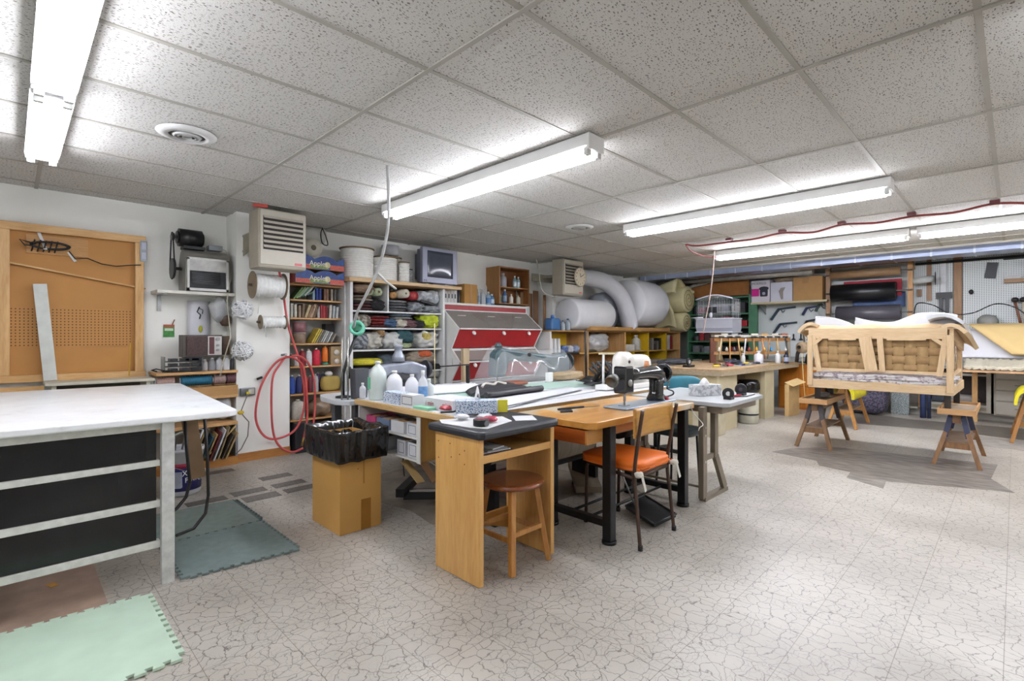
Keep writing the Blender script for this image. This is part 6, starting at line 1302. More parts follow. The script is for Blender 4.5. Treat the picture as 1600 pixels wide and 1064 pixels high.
# sewing table with the black machine
t = thing('sewing_table', 'maple-topped sewing table with a drawer and black steel legs', 'sewing table', (2.95, 1.97, 0))
def top_mat():
    m, nt, b = new_mat('worn_maple_top'); L = nt.links.new
    tc = nd(nt, 'ShaderNodeTexCoord'); mp = nd(nt, 'ShaderNodeMapping', Scale=(.15, 1, 1)); n = nd(nt, 'ShaderNodeTexNoise', Scale=14.0, Detail=6.0)
    n2 = nd(nt, 'ShaderNodeTexNoise', Scale=2.6, Detail=3.0)
    L(tc.outputs['Object'], mp.inputs[0]); L(mp.outputs[0], n.inputs['Vector']); L(tc.outputs['Object'], n2.inputs['Vector'])
    r = ramp(nt, [(.35, lin('#b57b33')), (.65, lin('#cf9a4e'))]); r2 = ramp(nt, [(.5, (0,0,0,1)), (.62, (1,1,1,1))])
    L(n.outputs[0], r.inputs[0]); L(n2.outputs[0], r2.inputs[0]); mx = nd(nt, 'ShaderNodeMix', data_type='RGBA')
    L(r2.outputs[0], mx.inputs[0]); L(r.outputs[0], mx.inputs[6]); mx.inputs[7].default_value = lin('#c2b7a2'); L(mx.outputs[2], b.inputs['Base Color']); b.inputs['Roughness'].default_value = .28
    return m
MB().prism([(2.37, 1.75), (2.41, 1.715), (3.66, 1.715), (3.69, 1.74), (3.69, 2.325), (2.37, 2.325)], 'Z', .715, .757).build('tabletop', top_mat(), t, bevel=.005)
MB().box((2.62, 1.735, .66), (3.3, 1.75, .714)).build('apron', WOOD('#b97a38', '#9c5f26', 'X'), t)
d = MB().box((2.39, 1.785, .62), (2.548, 2.25, .705)).build('drawer', WOOD('#a8541f', '#7c3510', 'Y', .3, coat=.4), t); MB().box((2.39, 1.77, .62), (2.548, 1.7845, .705)).build('drawer_end', WOOD('#c08a48', '#a87032', 'X'), d)
BK = C('#16171a', .35, .3, var=.3, scale=14)
for x in (2.58, 3.54):
    for y in (1.745, 2.2):
        MB().box((x-.03, y-.03, .02), (x+.03, y+.03, .714)).build('leg', BK, t, bevel=.004); MB().cyl((x, y, .001), (x, y, .02), .045, n=14).build('foot_pad', BK, t)
    MB().box((x-.022, 1.776, .1), (x+.022, 2.169, .14)).build('foot_rail', BK, t)
MB().cyl((2.602, 1.9, .12), (3.49, 1.9, .12), .009, n=8).build('tie_rod', BK, t); MB().cyl((2.602, 2.05, .12), (3.49, 2.05, .12), .009, n=8).build('tie_rod', BK, t)
MB().box((2.75, 1.9, .6), (3.1, 2.2, .714)).build('machine_well', C('#1c1c1e', .4), t)
t2 = thing('clutch_motor', 'dark clutch motor slung under the sewing table', 'motor', (3.2, 2.05, .5)); MB().cyl((3.13, 2.05, .6), (3.38, 2.05, .6), .09, n=22).build('housing', C('#202325', .4, .4, var=.3), t2); MB().cyl((3.07, 2.05, .6), (3.129, 2.05, .6), .05, n=18).build('pulley', STEEL, t2); MB().box((3.2, 2.0, .691), (3.3, 2.1, .714)).build('mount', BLACK, t2)
t = thing('foot_treadle', 'black foot treadle plate on the floor under the sewing table', 'treadle', (3.1, 1.85, 0))
q = [(3.07, 1.94, 0.06), (3.29, 1.91, 0.09), (3.17, 1.61, 0.06), (2.95, 1.65, 0.04)]
o = MB(); v = [o.bm.verts.new(p) for p in q]+[o.bm.verts.new((p[0], p[1], p[2]-.02)) for p in q]
for f in ((0,1,2,3),(7,6,5,4),(0,4,5,1),(1,5,6,2),(2,6,7,3),(3,7,4,0)): o.bm.faces.new([v[i] for i in f])
o.build('plate', C('#222326', .35, .3), t, bevel=.006)
c4 = Vector((0,0,0))
for p in q: c4 += Vector(p)/4
for a, b2 in zip(q, q[1:]+q[:1]):
    MB().tube([Vector(a)+Vector((0,0,.004)), Vector(b2)+Vector((0,0,.004))], .007, 6).build('raised_rim', C('#2c2d30', .35, .3), t)
MB().cyl((c4.x, c4.y, .002), (c4.x, c4.y, .045), .012, n=8).build('pivot', BLACK, t); MB().tube([(c4.x-.03, c4.y+.1, .08), (c4.x-.05, c4.y+.2, .3), (3.0, 2.12, .55)], .006, 6).build('pull_rod', STEEL, t)

# vintage black sewing machine
DZ = -.025
_ob = set(bpy.data.objects.keys())
t = thing('sewing_machine', 'glossy black vintage sewing machine on the maple sewing table', 'sewing machine', (3.1, 2.05, .783), 'sewing machines')
JB = C('#0d0d0f', .14, .1, var=.2, coat=.6)
my = 1.93
SX = lambda x: 3.03+(x-2.9)*1.3
MB().box((SX(2.82), my-.09, .7825), (SX(3.36), my+.1, .8), bev=.006).build('bed', C('#8e99a6', .3, .5, var=.2), t)
MB().box((SX(2.86), my-.05, .885), (SX(2.945), my+.05, 1.075), bev=.012).build('head', JB, t)
MB().tube([(SX(2.94), my, 1.01), (SX(3.02), my, 1.01), (SX(3.12), my, 1.015), (SX(3.2), my, 1.012), (SX(3.26), my, .99), (SX(3.29), my, .95)], [.042, .044, .05, .056, .062, .06], 18).build('arm', JB, t)
MB().tube([(SX(3.24), my, .8), (SX(3.245), my, .85), (SX(3.25), my, .92), (SX(3.25), my, .99)], [.072, .054, .054, .06], 18).build('column', JB, t)
MB().lathe([(.065, 0), (.075, .008), (.075, .022), (.062, .03), (.055, .022), (.02, .022), (.02, .05)], (SX(3.315), my, 1.0), 26, axis=(1, 0, 0)).build('handwheel', JB, t)
MB().cyl((SX(2.885), my-.02, .9), (SX(2.885), my-.02, .802), .006, n=8).build('needle_bar', STEEL, t); MB().cyl((SX(2.91), my-.0, .9), (SX(2.91), my, .83), .009, n=8).build('presser_bar', STEEL, t); MB().box((SX(2.87), my-.035, .8), (SX(2.92), my+.02, .806)).build('presser_foot', STEEL, t)
MB().lathe([(.022, 0), (.026, .01), (.012, .02)], (SX(2.9), my-.046, .96), 14, axis=(0, -1, 0)).build('tension_dial', STEEL, t)
MB().tube([(SX(2.86), my, .99), (SX(2.82), my, .99), (SX(2.79), my-.01, .97)], .006, 6).build('lamp_arm', STEEL, t)
MB().lathe([(.012, .05), (.03, .04), (.042, .01), (.044, -.02), (.04, -.02), (.025, .03)], (SX(2.77), my-.02, .985), 18, axis=(.75, .1, .45)).build('lamp_shade', C('#6a6b68', .35, .6), t)
MB().tube(smooth([(SX(3.36), my, .97), (SX(3.4), my, .93), (SX(3.35), my-.02, .88), (SX(3.42), my-.02, .85), (SX(3.45), my, .82), (SX(3.38), my+.01, .81), (SX(3.33), my, .83)]), .006, 6).build('belt_and_cable', BLACK, t)
MB().lathe([(.018, 0), (.02, .005), (.015, .04)], (SX(3.14), my, 1.06), 12).build('orange_bobbin', C('#d08a5c', .5), t)
tag(MB().box((2.98, 1.82, .7825), (3.3, 1.9, .785)).build('blue_sheet', C('#5b7fae', .4)), 'blue plastic sheet in front of the black sewing machine', 'sheet')
t = thing('pincushion', 'small red-capped bobbin case right of the black sewing machine', 'bobbin', (3.55, 1.9, .783)); MB().cyl((3.55, 1.88, .7825), (3.55, 1.88, .79), .022, n=14).build('pale_base', C('#cdb9b9'), t); MB().cyl((3.55, 1.88, .7905), (3.55, 1.88, .82), .016, n=14).build('red_body', C('#c02d4a', .4), t)
t = thing('scissors', 'pair of black-handled scissors on the back of the maple table', 'scissors', (2.8, 2.2, .785)); MB().tube([(2.62, 2.18, .79), (2.72, 2.17, .79), (2.85, 2.14, .79)], .008, 6).build('handle', BLACK, t); MB().board((2.85, 2.14, .787), (2.98, 2.1, .787), .014, .003, (1, 1, 0)).build('blade', STEEL, t)
tag(MB().tube([(2.55, 2.1, .79), (2.6, 2.14, .79), (2.66, 2.1, .79), (2.62, 2.06, .79)], .007, 6, closed=True).build('dark_band', C('#2f2420')), 'dark leather loop left of the scissors on the maple table', 'band')
tag(MB().tube(smooth([(3.6, 1.712, .76), (3.63, 1.7, .7), (3.6, 1.62, .64), (3.55, 1.62, .62), (3.53, 1.62, .6)]), .003, 6).build('white_thread', C('#cfcfc6')), 'thin white cord looping off the right end of the maple table', 'cord')

for o_ in list(bpy.data.objects):
    if o_.name not in _ob and o_.parent is None: o_.location.z += DZ

# orange chair
def chair_frame(t, rl, rr, fl, fr, zs, ztop, m, r=.0115):
    for b_, f in ((rl, fl), (rr, fr)):
        d = Vector((f[0]-b_[0], f[1]-b_[1], 0)).normalized()
        MB().tube([(b_[0]-.0*d.x, b_[1]-.0*d.y, .0)]+smooth([(b_[0], b_[1], .01), (b_[0]+d.x*.03, b_[1]+d.y*.03, .25), (b_[0]+d.x*.05, b_[1]+d.y*.05, zs), (b_[0]+d.x*.02, b_[1]+d.y*.02, zs+.2), (b_[0]-d.x*.02, b_[1]-d.y*.02, ztop)]), r, 10).build('rear_leg', m, t)
        MB().tube([(f[0], f[1], .0), (f[0]-d.x*.01, f[1]-d.y*.01, zs-.05), (f[0]-d.x*.03, f[1]-d.y*.03, zs-.02)], r, 10).build('front_leg', m, t)
        MB().tube([(b_[0]+d.x*.05, b_[1]+d.y*.05, zs-.02), (f[0]-d.x*.02, f[1]-d.y*.02, zs-.02)], r, 8).build('side_rail', m, t)
    MB().tube([(rl[0]+.01, rl[1]+.05, zs-.02), (rr[0]+.01, rr[1]+.05, zs-.02)], r*.9, 8).build('rear_rail', m, t)
    for p in (rl, rr, fl, fr): MB().cyl((p[0], p[1], 0), (p[0], p[1], .03), r*1.3, n=10).build('rubber_tip', BLACK, t)
t = thing('dining_chair', 'steel-framed chair with orange cushion and plywood back at the sewing table', 'chair', (2.9, 1.8, 0))
BM = C('#4d382e', .35, .4, var=.15)
chair_frame(t, (2.62, 1.555), (3.05, 1.565), (2.77, 2.06), (3.1, 2.02), .43, .825, BM)
MB().lump((2.9, 1.83, .46), (.22, .235, .036), 3, .03, 12, 6).build('seat_cushion', C('#ec7620', .45, var=.08), t, subd=0)
MB().tube([(2.72, 1.6, .445), (3.11, 1.6, .445), (3.13, 2.03, .445), (2.73, 2.04, .445)], .004, 6, closed=True).build('piping', C('#b04a12', .5), t)
MB().prism([(2.72, 1.61), (3.11, 1.61), (3.12, 2.02), (2.75, 2.04)], 'Z', .415, .428).build('seat_board', C('#5b4435', .5), t)
MB().sheet(14, 6, lambda u, v: (2.6+.46*u, 1.578+.02*math.sin(PI*u)-.0*v, .655+.175*v), .012).build('backrest', WOOD('#c9953f', '#ac7628', 'X', .4, coat=.2), t)
for x, y in ((2.63, 1.575), (3.06, 1.575)):
    MB().lump((x+.0, y-.005, .44), (.03, .025, .018), int(x*9), .3, 8, 2).build('tie_knot', C('#cfcbc0', .7), t)
    MB().board((x+.01, y-.02, .43), (x+.035, y-.03, .34), .022, .004, (1, 0, 0)).build('tie_end', C('#cfcbc0', .7), t)
# dark chair behind
t = thing('dining_chair', 'dark green-black padded chair tucked between the sewing table and grey table', 'chair', (3.97, 2.0, 0))
MB().lump((3.97, 2.0, .47), (.17, .17, .035), 8, .03, 10, 5).build('seat', C('#2b3a3c', .4), t)
for x, y in ((3.84, 1.87), (4.1, 1.87), (3.84, 2.13), (4.1, 2.13)): MB().tube([(x, y, 0), (x+(3.97-x)*.15, y+(2.0-y)*.15, .44)], .01, 8).build('leg', BLACK, t)
t = thing('office_chair', 'teal rounded chair back showing behind the tissue box', 'chair', (5.05, 2.5, 0))
MB().lump((5.05, 2.5, .72), (.22, .05, .12), 3, .02, 12, 3, rz=-.7).build('backrest', C('#1f6a7c', .5), t)
MB().lump((4.95, 2.75, .46), (.22, .22, .04), 3, .02, 12, 4).build('seat', C('#1f6a7c', .5), t); MB().cyl((4.95, 2.75, .06), (4.95, 2.75, .43), .025, n=10).build('post', BLACK, t)
MB().board((5.0, 2.6, .45), (5.06, 2.53, .64), .04, .01, (1, 0, 0)).build('back_bracket', BLACK, t)
for k in range(5): MB().board((4.95, 2.75, .05), (4.95+.25*math.cos(k*1.2566), 2.75+.25*math.sin(k*1.2566), .03), .04, .03).build('base_arm', BLACK, t)

# grey-legged table with white top
t = thing('steel_leg_table', 'white-topped industrial table on taupe steel legs right of the sewing table', 'table', (4.2, 1.8, 0))
MB().prism([(3.8, 1.56), (3.84, 1.52), (4.6, 1.54), (4.68, 1.6), (4.7, 2.35), (3.8, 2.35)], 'Z', .72, .753).build('tabletop', C('#b5b8ba', .3, var=.05), t, bevel=.005)
TM = C('#857a6a', .45, .3, var=.12)
for y in (1.68, 2.3):
    MB().box((3.72, y-.012, .02), (3.785, y+.03, .719)).build('leg_post', TM, t, bevel=.003)
    MB().box((3.93, y-.012, .3), (3.99, y+.03, .719)).build('leg_post', TM, t, bevel=.003)
    MB().board((3.96, y, .31), (4.13, y, .03), .06, .03, (1, 0, 0)).build('slanted_leg', TM, t)
    MB().box((3.785, y, .3), (3.93, y+.02, .34)).build('cross_piece', TM, t); MB().box((3.74, y-.02, .0), (4.16, y+.03, .03)).build('foot', TM, t)
    for z in (.56, .5, .3): MB().cyl((3.75, y-.013, z), (3.75, y-.017, z), .009, n=10).build('bolt', C('#c9c7c0', .3, .6), t)
MB().box((3.84, 1.58, .665), (4.55, 1.6, .719)).build('apron', TM, t); MB().box((3.84, 1.6, .665), (3.87, 2.3, .719)).build('apron', TM, t)
MB().cyl((3.75, 1.72, .1) if False else (3.76, 1.711, .1), (3.76, 2.287, .1), .01, n=8).build('tie_rod', TM, t)
t = thing('tissue_box', 'grey marbled tissue box with a white tissue on the grey table', 'tissue box', (4.15, 1.95, .769), 'patterned tissue boxes')
MB().box((4.1, 1.82, .754), (4.34, 1.94, .845), rz=-.45).build('box', PATTERN('grey_marble', '#c4c6c8', '#9b9fa3', 'noise', 30), t); MB().sheet(8, 8, lambda u, v: (4.14+.13*u, 1.85+.06*v, .843+.06*math.sin(PI*u)*math.sin(PI*v)**.5), .002).build('tissue', C('#d8d8d8', .7), t)
for x, y, rr, l, c in ((4.08, 1.62, .045, 'black tape measure with a white badge, left one on the grey table', '#202124'), (4.45, 1.66, .048, 'round dark tape measure, right one on the grey table', '#26262c')):
    t = thing('tape_measure', l, 'tape measure', (x, y, .769), 'tape measures on the grey table')
    MB().cyl((x-.02, y+.0, .7545+rr), (x+.02, y+.015, .7545+rr), rr, n=22).build('case', C(c, .4), t, bevel=.004)
    MB().box((x-.04, y-.03, .7535), (x+.03, y+.03, .775)).build('base', C(c, .4), t)
    MB().cyl((x-.0205, y, .7545+rr), (x-.023, y-.002, .7545+rr), rr*.4, n=12).build('badge', C('#c9c9c4' if rr < .046 else '#3b3b40'), t)
tag(MB().board((4.2, 1.7, .76), (4.37, 1.64, .76), .02, .012, (1, 0, 0)).build('red_tool', C('#b02638', .4)), 'small red-handled tool between the two tape measures', 'tool')
tag(MB().tube([(4.2, 1.64, .759), (4.35, 1.58, .758), (4.55, 1.59, .758)], .004, 6).build('thin_cable', BLACK), 'thin dark cable lying at the front of the grey table', 'cable')
# stool
t = thing('round_stool', 'round dark-topped wooden stool in the knee space of the black-topped desk', 'stool', (2.01, 2.02, 0))
sx, sy = 2.005, 2.005
MB().lathe([(.165, 0), (.178, .006), (.182, .016), (.178, .027), (.165, .032)], (sx, sy, .43), 40).build('seat', WOOD('#8a4c28', '#6a3418', 'X', .25, coat=.4), t)
LM = WOOD('#c28d48', '#9a5f2a', 'Z', .35, coat=.2)
legs = [(-1, -1), (1, -1), (1, 1), (-1, 1)]
a0, a1 = .095, .145
for i, (p, q_) in enumerate(legs): MB().board((sx+a1*p, sy+a1*q_, .0), (sx+a0*p, sy+a0*q_, .43), .034, .03, (p, -q_, 0) if i % 2 else (1, 0, 0)).build('leg', LM, t, bevel=.004)
for i in range(4):
    a, b2 = legs[i], legs[(i+1) % 4]; z = .17 if i % 2 else .2; k = a1-(a1-a0)*z/.43
    MB().board((sx+k*a[0], sy+k*a[1], z), (sx+k*b2[0], sy+k*b2[1], z), .024, .016).build('stretcher', LM, t)
# fabric rolls under the tables
roll('fabric_roll', (2.3, 2.55, .5), (2.85, 2.55, .52), .12, C('#bfb8aa', .8, var=.1, scale=4, stretch=(14, 1, 1)), 'cream fabric roll hanging behind the black-topped desk', group='rolls under the work table')
roll('fabric_roll', (2.75, 2.5, .42), (3.35, 2.5, .42), .11, C('#a89d8c', .8, var=.12, scale=4, stretch=(14, 1, 1)), 'beige fabric roll behind the drawer of the maple table', group='rolls under the work table')
t = thing('roll_stand', 'low stand holding the fabric rolls under the work table', 'stand', (2.85, 2.6, 0))
for x in (2.28, 3.4): MB().box((x-.02, 2.42, 0), (x+.02, 2.66, .3)).build('upright', BK, t)
MB().box((2.3, 2.45, .28), (3.4, 2.63, .3)).build('cradle', BK, t)
tag(MB().cyl((2.06, 2.5, .5), (2.2, 2.5, .5), .07, n=20).build('dark_disc', BLACK), 'black round disc seen through the desk knee space', 'disc')
tag(MB().board((3.2, 2.35, .06), (3.6, 2.75, .12), .2, .05, (1, -1, 0)).build('wood_scrap', C('#776a57', .7)), 'weathered wood scraps lying under the far side of the sewing table', 'wood scrap')

# ================================================================ workbench island
t = thing('island_bench', 'big cream-painted workbench with a thick battered top, centre right', 'workbench', (7.9, 3.2, 0))
CP = C('#c3b898', .6, var=.12, scale=3)
MB().prism([(6.5, 2.68), (9.5, 2.6), (9.5, 3.95), (6.5, 4.1)], 'Z', .795, .82).build('top_board', WOOD('#b59a78', '#8f7654', 'X', .6), t)
MB().prism([(6.5, 2.68), (9.5, 2.6), (9.5, 3.95), (6.5, 4.1)], 'Z', .735, .794).build('thick_edge', C('#a3937a', .7, var=.3, scale=22, stretch=(1, 1, 8)), t)
MB().box((6.55, 2.72, 0), (7.12, 2.76, .734)).build('front_panel', CP, t); MB().box((6.55, 2.76, 0), (6.59, 3.98, .734)).build('end_panel', C('#bdae86', .6, var=.1), t)
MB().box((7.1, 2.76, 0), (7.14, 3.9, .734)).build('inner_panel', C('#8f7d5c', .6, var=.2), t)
MB().box((8.1, 2.68, 0), (8.5, 2.74, .734)).build('front_panel', CP, t); MB().box((8.1, 2.74, 0), (8.14, 3.9, .734)).build('inner_panel', C('#b5a57d', .6, var=.1), t)
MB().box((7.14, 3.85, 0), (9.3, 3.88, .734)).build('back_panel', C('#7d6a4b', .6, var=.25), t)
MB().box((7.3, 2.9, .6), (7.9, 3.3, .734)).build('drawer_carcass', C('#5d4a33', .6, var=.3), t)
tag(MB().box((6.45, 2.55, 0) if False else (6.15, 2.62, .001), (6.48, 2.9, .36)).build('cream_block', C('#c2b99f', .6, var=.12)), 'low cream-painted wooden block in front of the island bench', 'block')
t = thing('trash_can', 'white cylindrical bin with a dark band and black liner under the island bench', 'waste bin', (7.6, 2.74, 0))
tx, ty = 7.6, 2.74
MB().lathe([(.125, 0), (.135, .02), (.14, .5), (.13, .51), (.12, .5), (.0, .49)], (tx, ty, .001), 28).build('body', C('#b9b6a4', .5, var=.12), t)
MB().lathe([(.1365, .12), (.1385, .125), (.1385, .14), (.1365, .145)], (tx, ty, .001), 28).build('dark_band', DARKM, t)
MB().lathe([(.143, .45), (.152, .5), (.148, .58), (.13, .62), (.115, .6), (.1, .55)], (tx, ty, .001), 28, sy=1.02).build('black_liner', BAG, t)
t = thing('leaning_carton', 'flattened tan carton leaning under the right end of the island bench', 'cardboard', (8.9, 2.6, 0)); MB().prism([(8.62, 2.5), (8.98, 2.45), (8.98, 2.53), (8.62, 2.56)], 'Z', .002, .5).build('carton', C('#b99a68', .7, var=.1), t); MB().board((8.62, 2.5, .5), (8.9, 2.4, .56), .15, .004, (0, 1, .3)).build('flap', C('#c4a878', .7), t)
t = thing('orange_cabinet', 'orange-varnished wooden cabinet behind the right end of the island bench', 'cabinet', (9.9, 2.6, 0))
OC = WOOD('#b06a1f', '#8c4c12', 'Z', .35, coat=.3)
MB().box((9.6, 2.35, .0), (10.1, 2.95, .78)).build('carcass', OC, t); MB().box((9.585, 2.37, .4), (9.599, 2.93, .76)).build('door', WOOD('#bd7526', '#9a5717', 'Z', .35), t); MB().box((9.585, 2.37, .04), (9.599, 2.93, .38)).build('door', WOOD('#bd7526', '#9a5717', 'Z', .35), t)
# parts cage
t = thing('bird_cage', 'white wire cage with a plastic tray standing on the island bench', 'cage', (8.87, 3.72, .82))
gx, gy = 8.85, 3.7
CW = C('#c9cbd4', .4, var=.04)
MB().lathe([(.09, 0), (.07, .03), (.05, .2), (.08, .42), (.16, .5)], (gx, gy, .821), 18).build('stand', C('#a38f6b', .6), t)
MB().prism([(gx-.16, 1.33), (gx+.16, 1.33), (gx+.2, 1.4), (gx+.2, 1.56), (gx-.2, 1.56), (gx-.2, 1.4)], 'Y', gy-.32, gy+.32).build('tray', CLEAR('#b9bcc6', .75, .25), t)
MB().box((gx-.21, gy-.33, 1.32), (gx+.21, gy+.33, 1.335)).build('tray_rim', CW, t); MB().box((gx-.21, gy-.33, 1.555), (gx+.21, gy+.33, 1.57)).build('tray_rim', CW, t)
wr = MB()
for k in range(21):
    y = gy-.3+.03*k; h = 1.9+.05*math.sin(PI*k/20)
    wr.cyl((gx-.19, y, 1.57), (gx-.19, y, h), .0032, n=4); wr.cyl((gx+.19, y, 1.57), (gx+.19, y, h), .0032, n=4); wr.cyl((gx-.19, y, h), (gx+.19, y, h), .0032, n=4)
for k in range(9):
    x = gx-.19+.0475*k
    for y in (gy-.3, gy+.3): wr.cyl((x, y, 1.57), (x, y, 1.9), .0032, n=4)
for z in (1.68, 1.8): wr.tube([(gx-.19, gy-.3, z), (gx+.19, gy-.3, z), (gx+.19, gy+.3, z), (gx-.19, gy+.3, z)], .0035, 4, closed=True)
wr.build('wire_bars', C('#b9bcc2', .35, .4), t)
MB().tube([(gx-.2, gy+.32, 1.9)]+[(gx-.2, gy+.32-.064*k, 1.9+.07*math.sin(PI*k/10)) for k in range(11)], .012, 6).build('roof_rail', CW, t)
for y in (gy+.08, gy-.03): MB().box((gx-.24, y-.03, 1.66), (gx-.2, y+.03, 1.76)).build('feeder', C('#24262c', .4), t)
MB().cyl((gx-.3, gy+.15, 1.58), (gx-.3, gy+.36, 1.58), .01, n=8).build('perch', CW, t); MB().lump((gx-.22, gy+.04, 1.62), (.02, .03, .05), 2, .05, 8, 2).build('white_bell', CW, t)
# tool rack on bench
t = thing('tool_rack', 'wooden hand-tool rack with two magnetic rails at the back of the island bench', 'rack', (8.7, 3.1, .82))
A, B = Vector((8.15, 3.5, 0)), Vector((9.35, 2.72, 0)); D = (B-A).normalized(); NRM = Vector((-D.y, D.x, 0))
def rp(s, off, z): p = A+D*s+NRM*off; return (p.x, p.y, z)
LN = (B-A).length
MB().board(rp(0, 0, 1.2), rp(LN, 0, 1.2), .05, .07).build('top_rail', WOOD('#a9763f', '#7a4c24', 'X'), t)
MB().board(rp(0, .0, .98), rp(LN, .0, .98), .05, .06).build('lower_rail', WOOD('#b08a5c', '#7f532c', 'X'), t)
MB().board(rp(0, .0, 1.26), rp(LN, .0, 1.26), .03, .1).build('white_shelf', C('#b9b4a8', .6), t)
MB().board(rp(0, 0, .821), rp(0, 0, 1.23), .1, .03, (D.x, D.y, 0)).build('end_post', C('#5b3524', .5), t); MB().board(rp(LN, 0, .821), rp(LN, 0, 1.23), .06, .03, (D.x, D.y, 0)).build('end_post', C('#8f8a7c', .5), t)
r = random.Random(21)
hs = [('#c9b48c', 'pale wooden'), ('#b98e52', 'honey wooden'), ('#b9975f', 'tan wooden'), ('#c9cbd0', 'white-headed'), ('#a8713c', 'brown wooden'), ('#b7763a', 'orange-brown'), ('#8f6a44', 'walnut'), ('#caa15e', 'light maple'), ('#3b3c40', 'black')]
place = ['first (leftmost)', 'second', 'third', 'fourth', 'fifth', 'sixth', 'seventh', 'eighth', 'ninth (rightmost)']
for k in range(9):
    s = .12+.15*k; ln = (k % 3-1)*.05
    tt = thing('hammer', '%s handled hammer hanging %s along the tool rack' % (hs[k][0:2][1], place[k]), 'hammer', rp(s, -.06, .9), 'hammers on the tool rack')
    MB().tube([rp(s+ln, -.07, .88), rp(s, -.06, 1.22)], .011, 8).build('handle', C(hs[k][0], .5), tt)
    MB().cyl(rp(s-.045, -.06, 1.245), rp(s+.045, -.06, 1.245), .014, n=10).build('head', C('#c2c3c5' if k == 3 else '#3c3b3b', .4, .5), tt)
for k in range(10):
    s = .08+.14*k; c, n = [('#c9c3b4', 'cream'), ('#b8b2a4', 'stone'), ('#4b4c50', 'dark'), ('#c7b27f', 'straw'), ('#9a3a34', 'red'), ('#c98f2e', 'amber'), ('#d0a032', 'golden'), ('#3f86b0', 'blue'), ('#a39b8c', 'taupe'), ('#cfd0ce', 'white')][k]
    tag(MB().lathe([(.022, 0), (.024, .03), (.015, .05), (.008, .07)], rp(s, -.05, 1.01), 10).build('small_tool', C(c, .4)), '%s knob-shaped tool standing on the lower rail of the tool rack' % n, 'tool', 'knob tools on the lower rail')
for k in range(7):
    s = .15+.19*k; c, n = [('#b9b5ab', 'ivory'), ('#8b8c90', 'grey'), ('#3a3b40', 'black'), ('#d1ccc0', 'chalk white'), ('#c08a3c', 'honey'), ('#c9c0b0', 'bone'), ('#a8573a', 'terracotta')][k]
    tag(MB().board(rp(s, .0, 1.29), rp(s+.12, .0, 1.29), .025, .025).build('rack_item', C(c, .5)), '%s bar-shaped item lying on top of the tool rack' % n, 'tool', 'items on top of the rack')
tag(MB().board(rp(.3, .14, 1.05), rp(.85, .14, 1.05), .1, .01).build('dark_board', C('#3f3a36', .6)) if False else MB().cyl(rp(1.25, -.12, .821), rp(1.25, -.12, .9), .03, n=12).build('amber_jar', C('#c98a22', .3)), 'amber jar below the right part of the tool rack', 'jar')
for s, off, rr, h, c, cp, l, lb in ((.3, -.35, .035, .17, '#b5b6b5', '#b0b0b0', 'slim grey-white can before the left part of the tool rack', None), (.62, -.3, .07, .2, '#cfd0da', '#cfd0d4', 'fat white tub in the middle front of the tool rack', None), (.95, -.33, .04, .2, '#bfc0c4', '#d6d6d6', 'white canister right of the fat white tub', None), (1.08, -.36, .04, .18, '#262a3a', '#1c1e26', 'navy bottle right of the white canister', '#8d92a5')):
    p = rp(s, off, .82); bottle(p[0], p[1], .8205, rr, h, c, cp, l, group='containers before the tool rack', lab=lb)
# hand tools on the bench top
tl = [((7.1, 2.95), '#c9b52e', 'yellow screwdriver'), ((7.25, 2.9), '#1f1f22', 'black screwdriver'), ((7.45, 2.9), '#b8263a', 'red pliers'), ((7.6, 3.0), '#b3253b', 'red scissors'), ((7.75, 2.85), '#2a3f7a', 'blue snips'), ((7.9, 2.98), '#222226', 'black cutter'), ((8.05, 2.85), '#8b8f95', 'steel wrench'), ((8.2, 2.95), '#c9b23a', 'yellow-tipped knife'), ((8.3, 2.82), '#2d3448', 'dark blue shears'), ((8.5, 2.9), '#3b2c2a', 'brown-black tool'), ((7.5, 3.1), '#5a2a34', 'maroon plier')]
for k, ((x, y), c, l) in enumerate(tl):
    tt = thing('hand_tool', l+' lying on the front of the island bench', 'hand tool', (x, y, .82), 'hand tools strewn on the island bench')
    a = -.6+.5*math.sin(k*2.3); dx, dy = math.cos(a), math.sin(a)
    MB().tube([(x-.1*dx, y-.1*dy, .838), (x, y, .838)], .016, 8).build('handle', C(c, .4), tt); MB().board((x, y, .83), (x+.11*dx, y+.11*dy, .83), .02, .01, (0, 0, 1)).build('blade', STEEL, tt)
tag(MB().lump((7.95, 3.1, .855), (.2, .09, .035), 12, .3, 12, 2.3).build('dark_glove', C('#2b2f3c', .6)), 'dark crumpled glove in front of the white tub on the island bench', 'glove')
t = thing('tape_dispenser', 'black tape dispenser with a white core at the left of the island bench', 'tape dispenser', (6.9, 3.3, .82)); MB().box((6.72, 3.22, .8205), (6.9, 3.32, .85), bev=.005).build('base', BLACK, t); MB().lathe([(.05, 0), (.05, .03), (.025, .03), (.025, 0)], (6.81, 3.255, .895), 20, axis=(0, 1, 0)).build('tape_roll', C('#2a2a2c', .4), t); MB().lathe([(.025, 0), (.025, .032), (.012, .032), (.012, 0)], (6.81, 3.2535, .895), 16, axis=(0, 1, 0)).build('core', C('#c9c9cf'), t)
tag(MB().lump((7.3, 3.75, .86), (.4, .15, .045), 44, .3, 12, 2.4).build('dark_cloth', C('#393b42', .7)), 'dark cloth heap at the back left of the island bench', 'cloth')
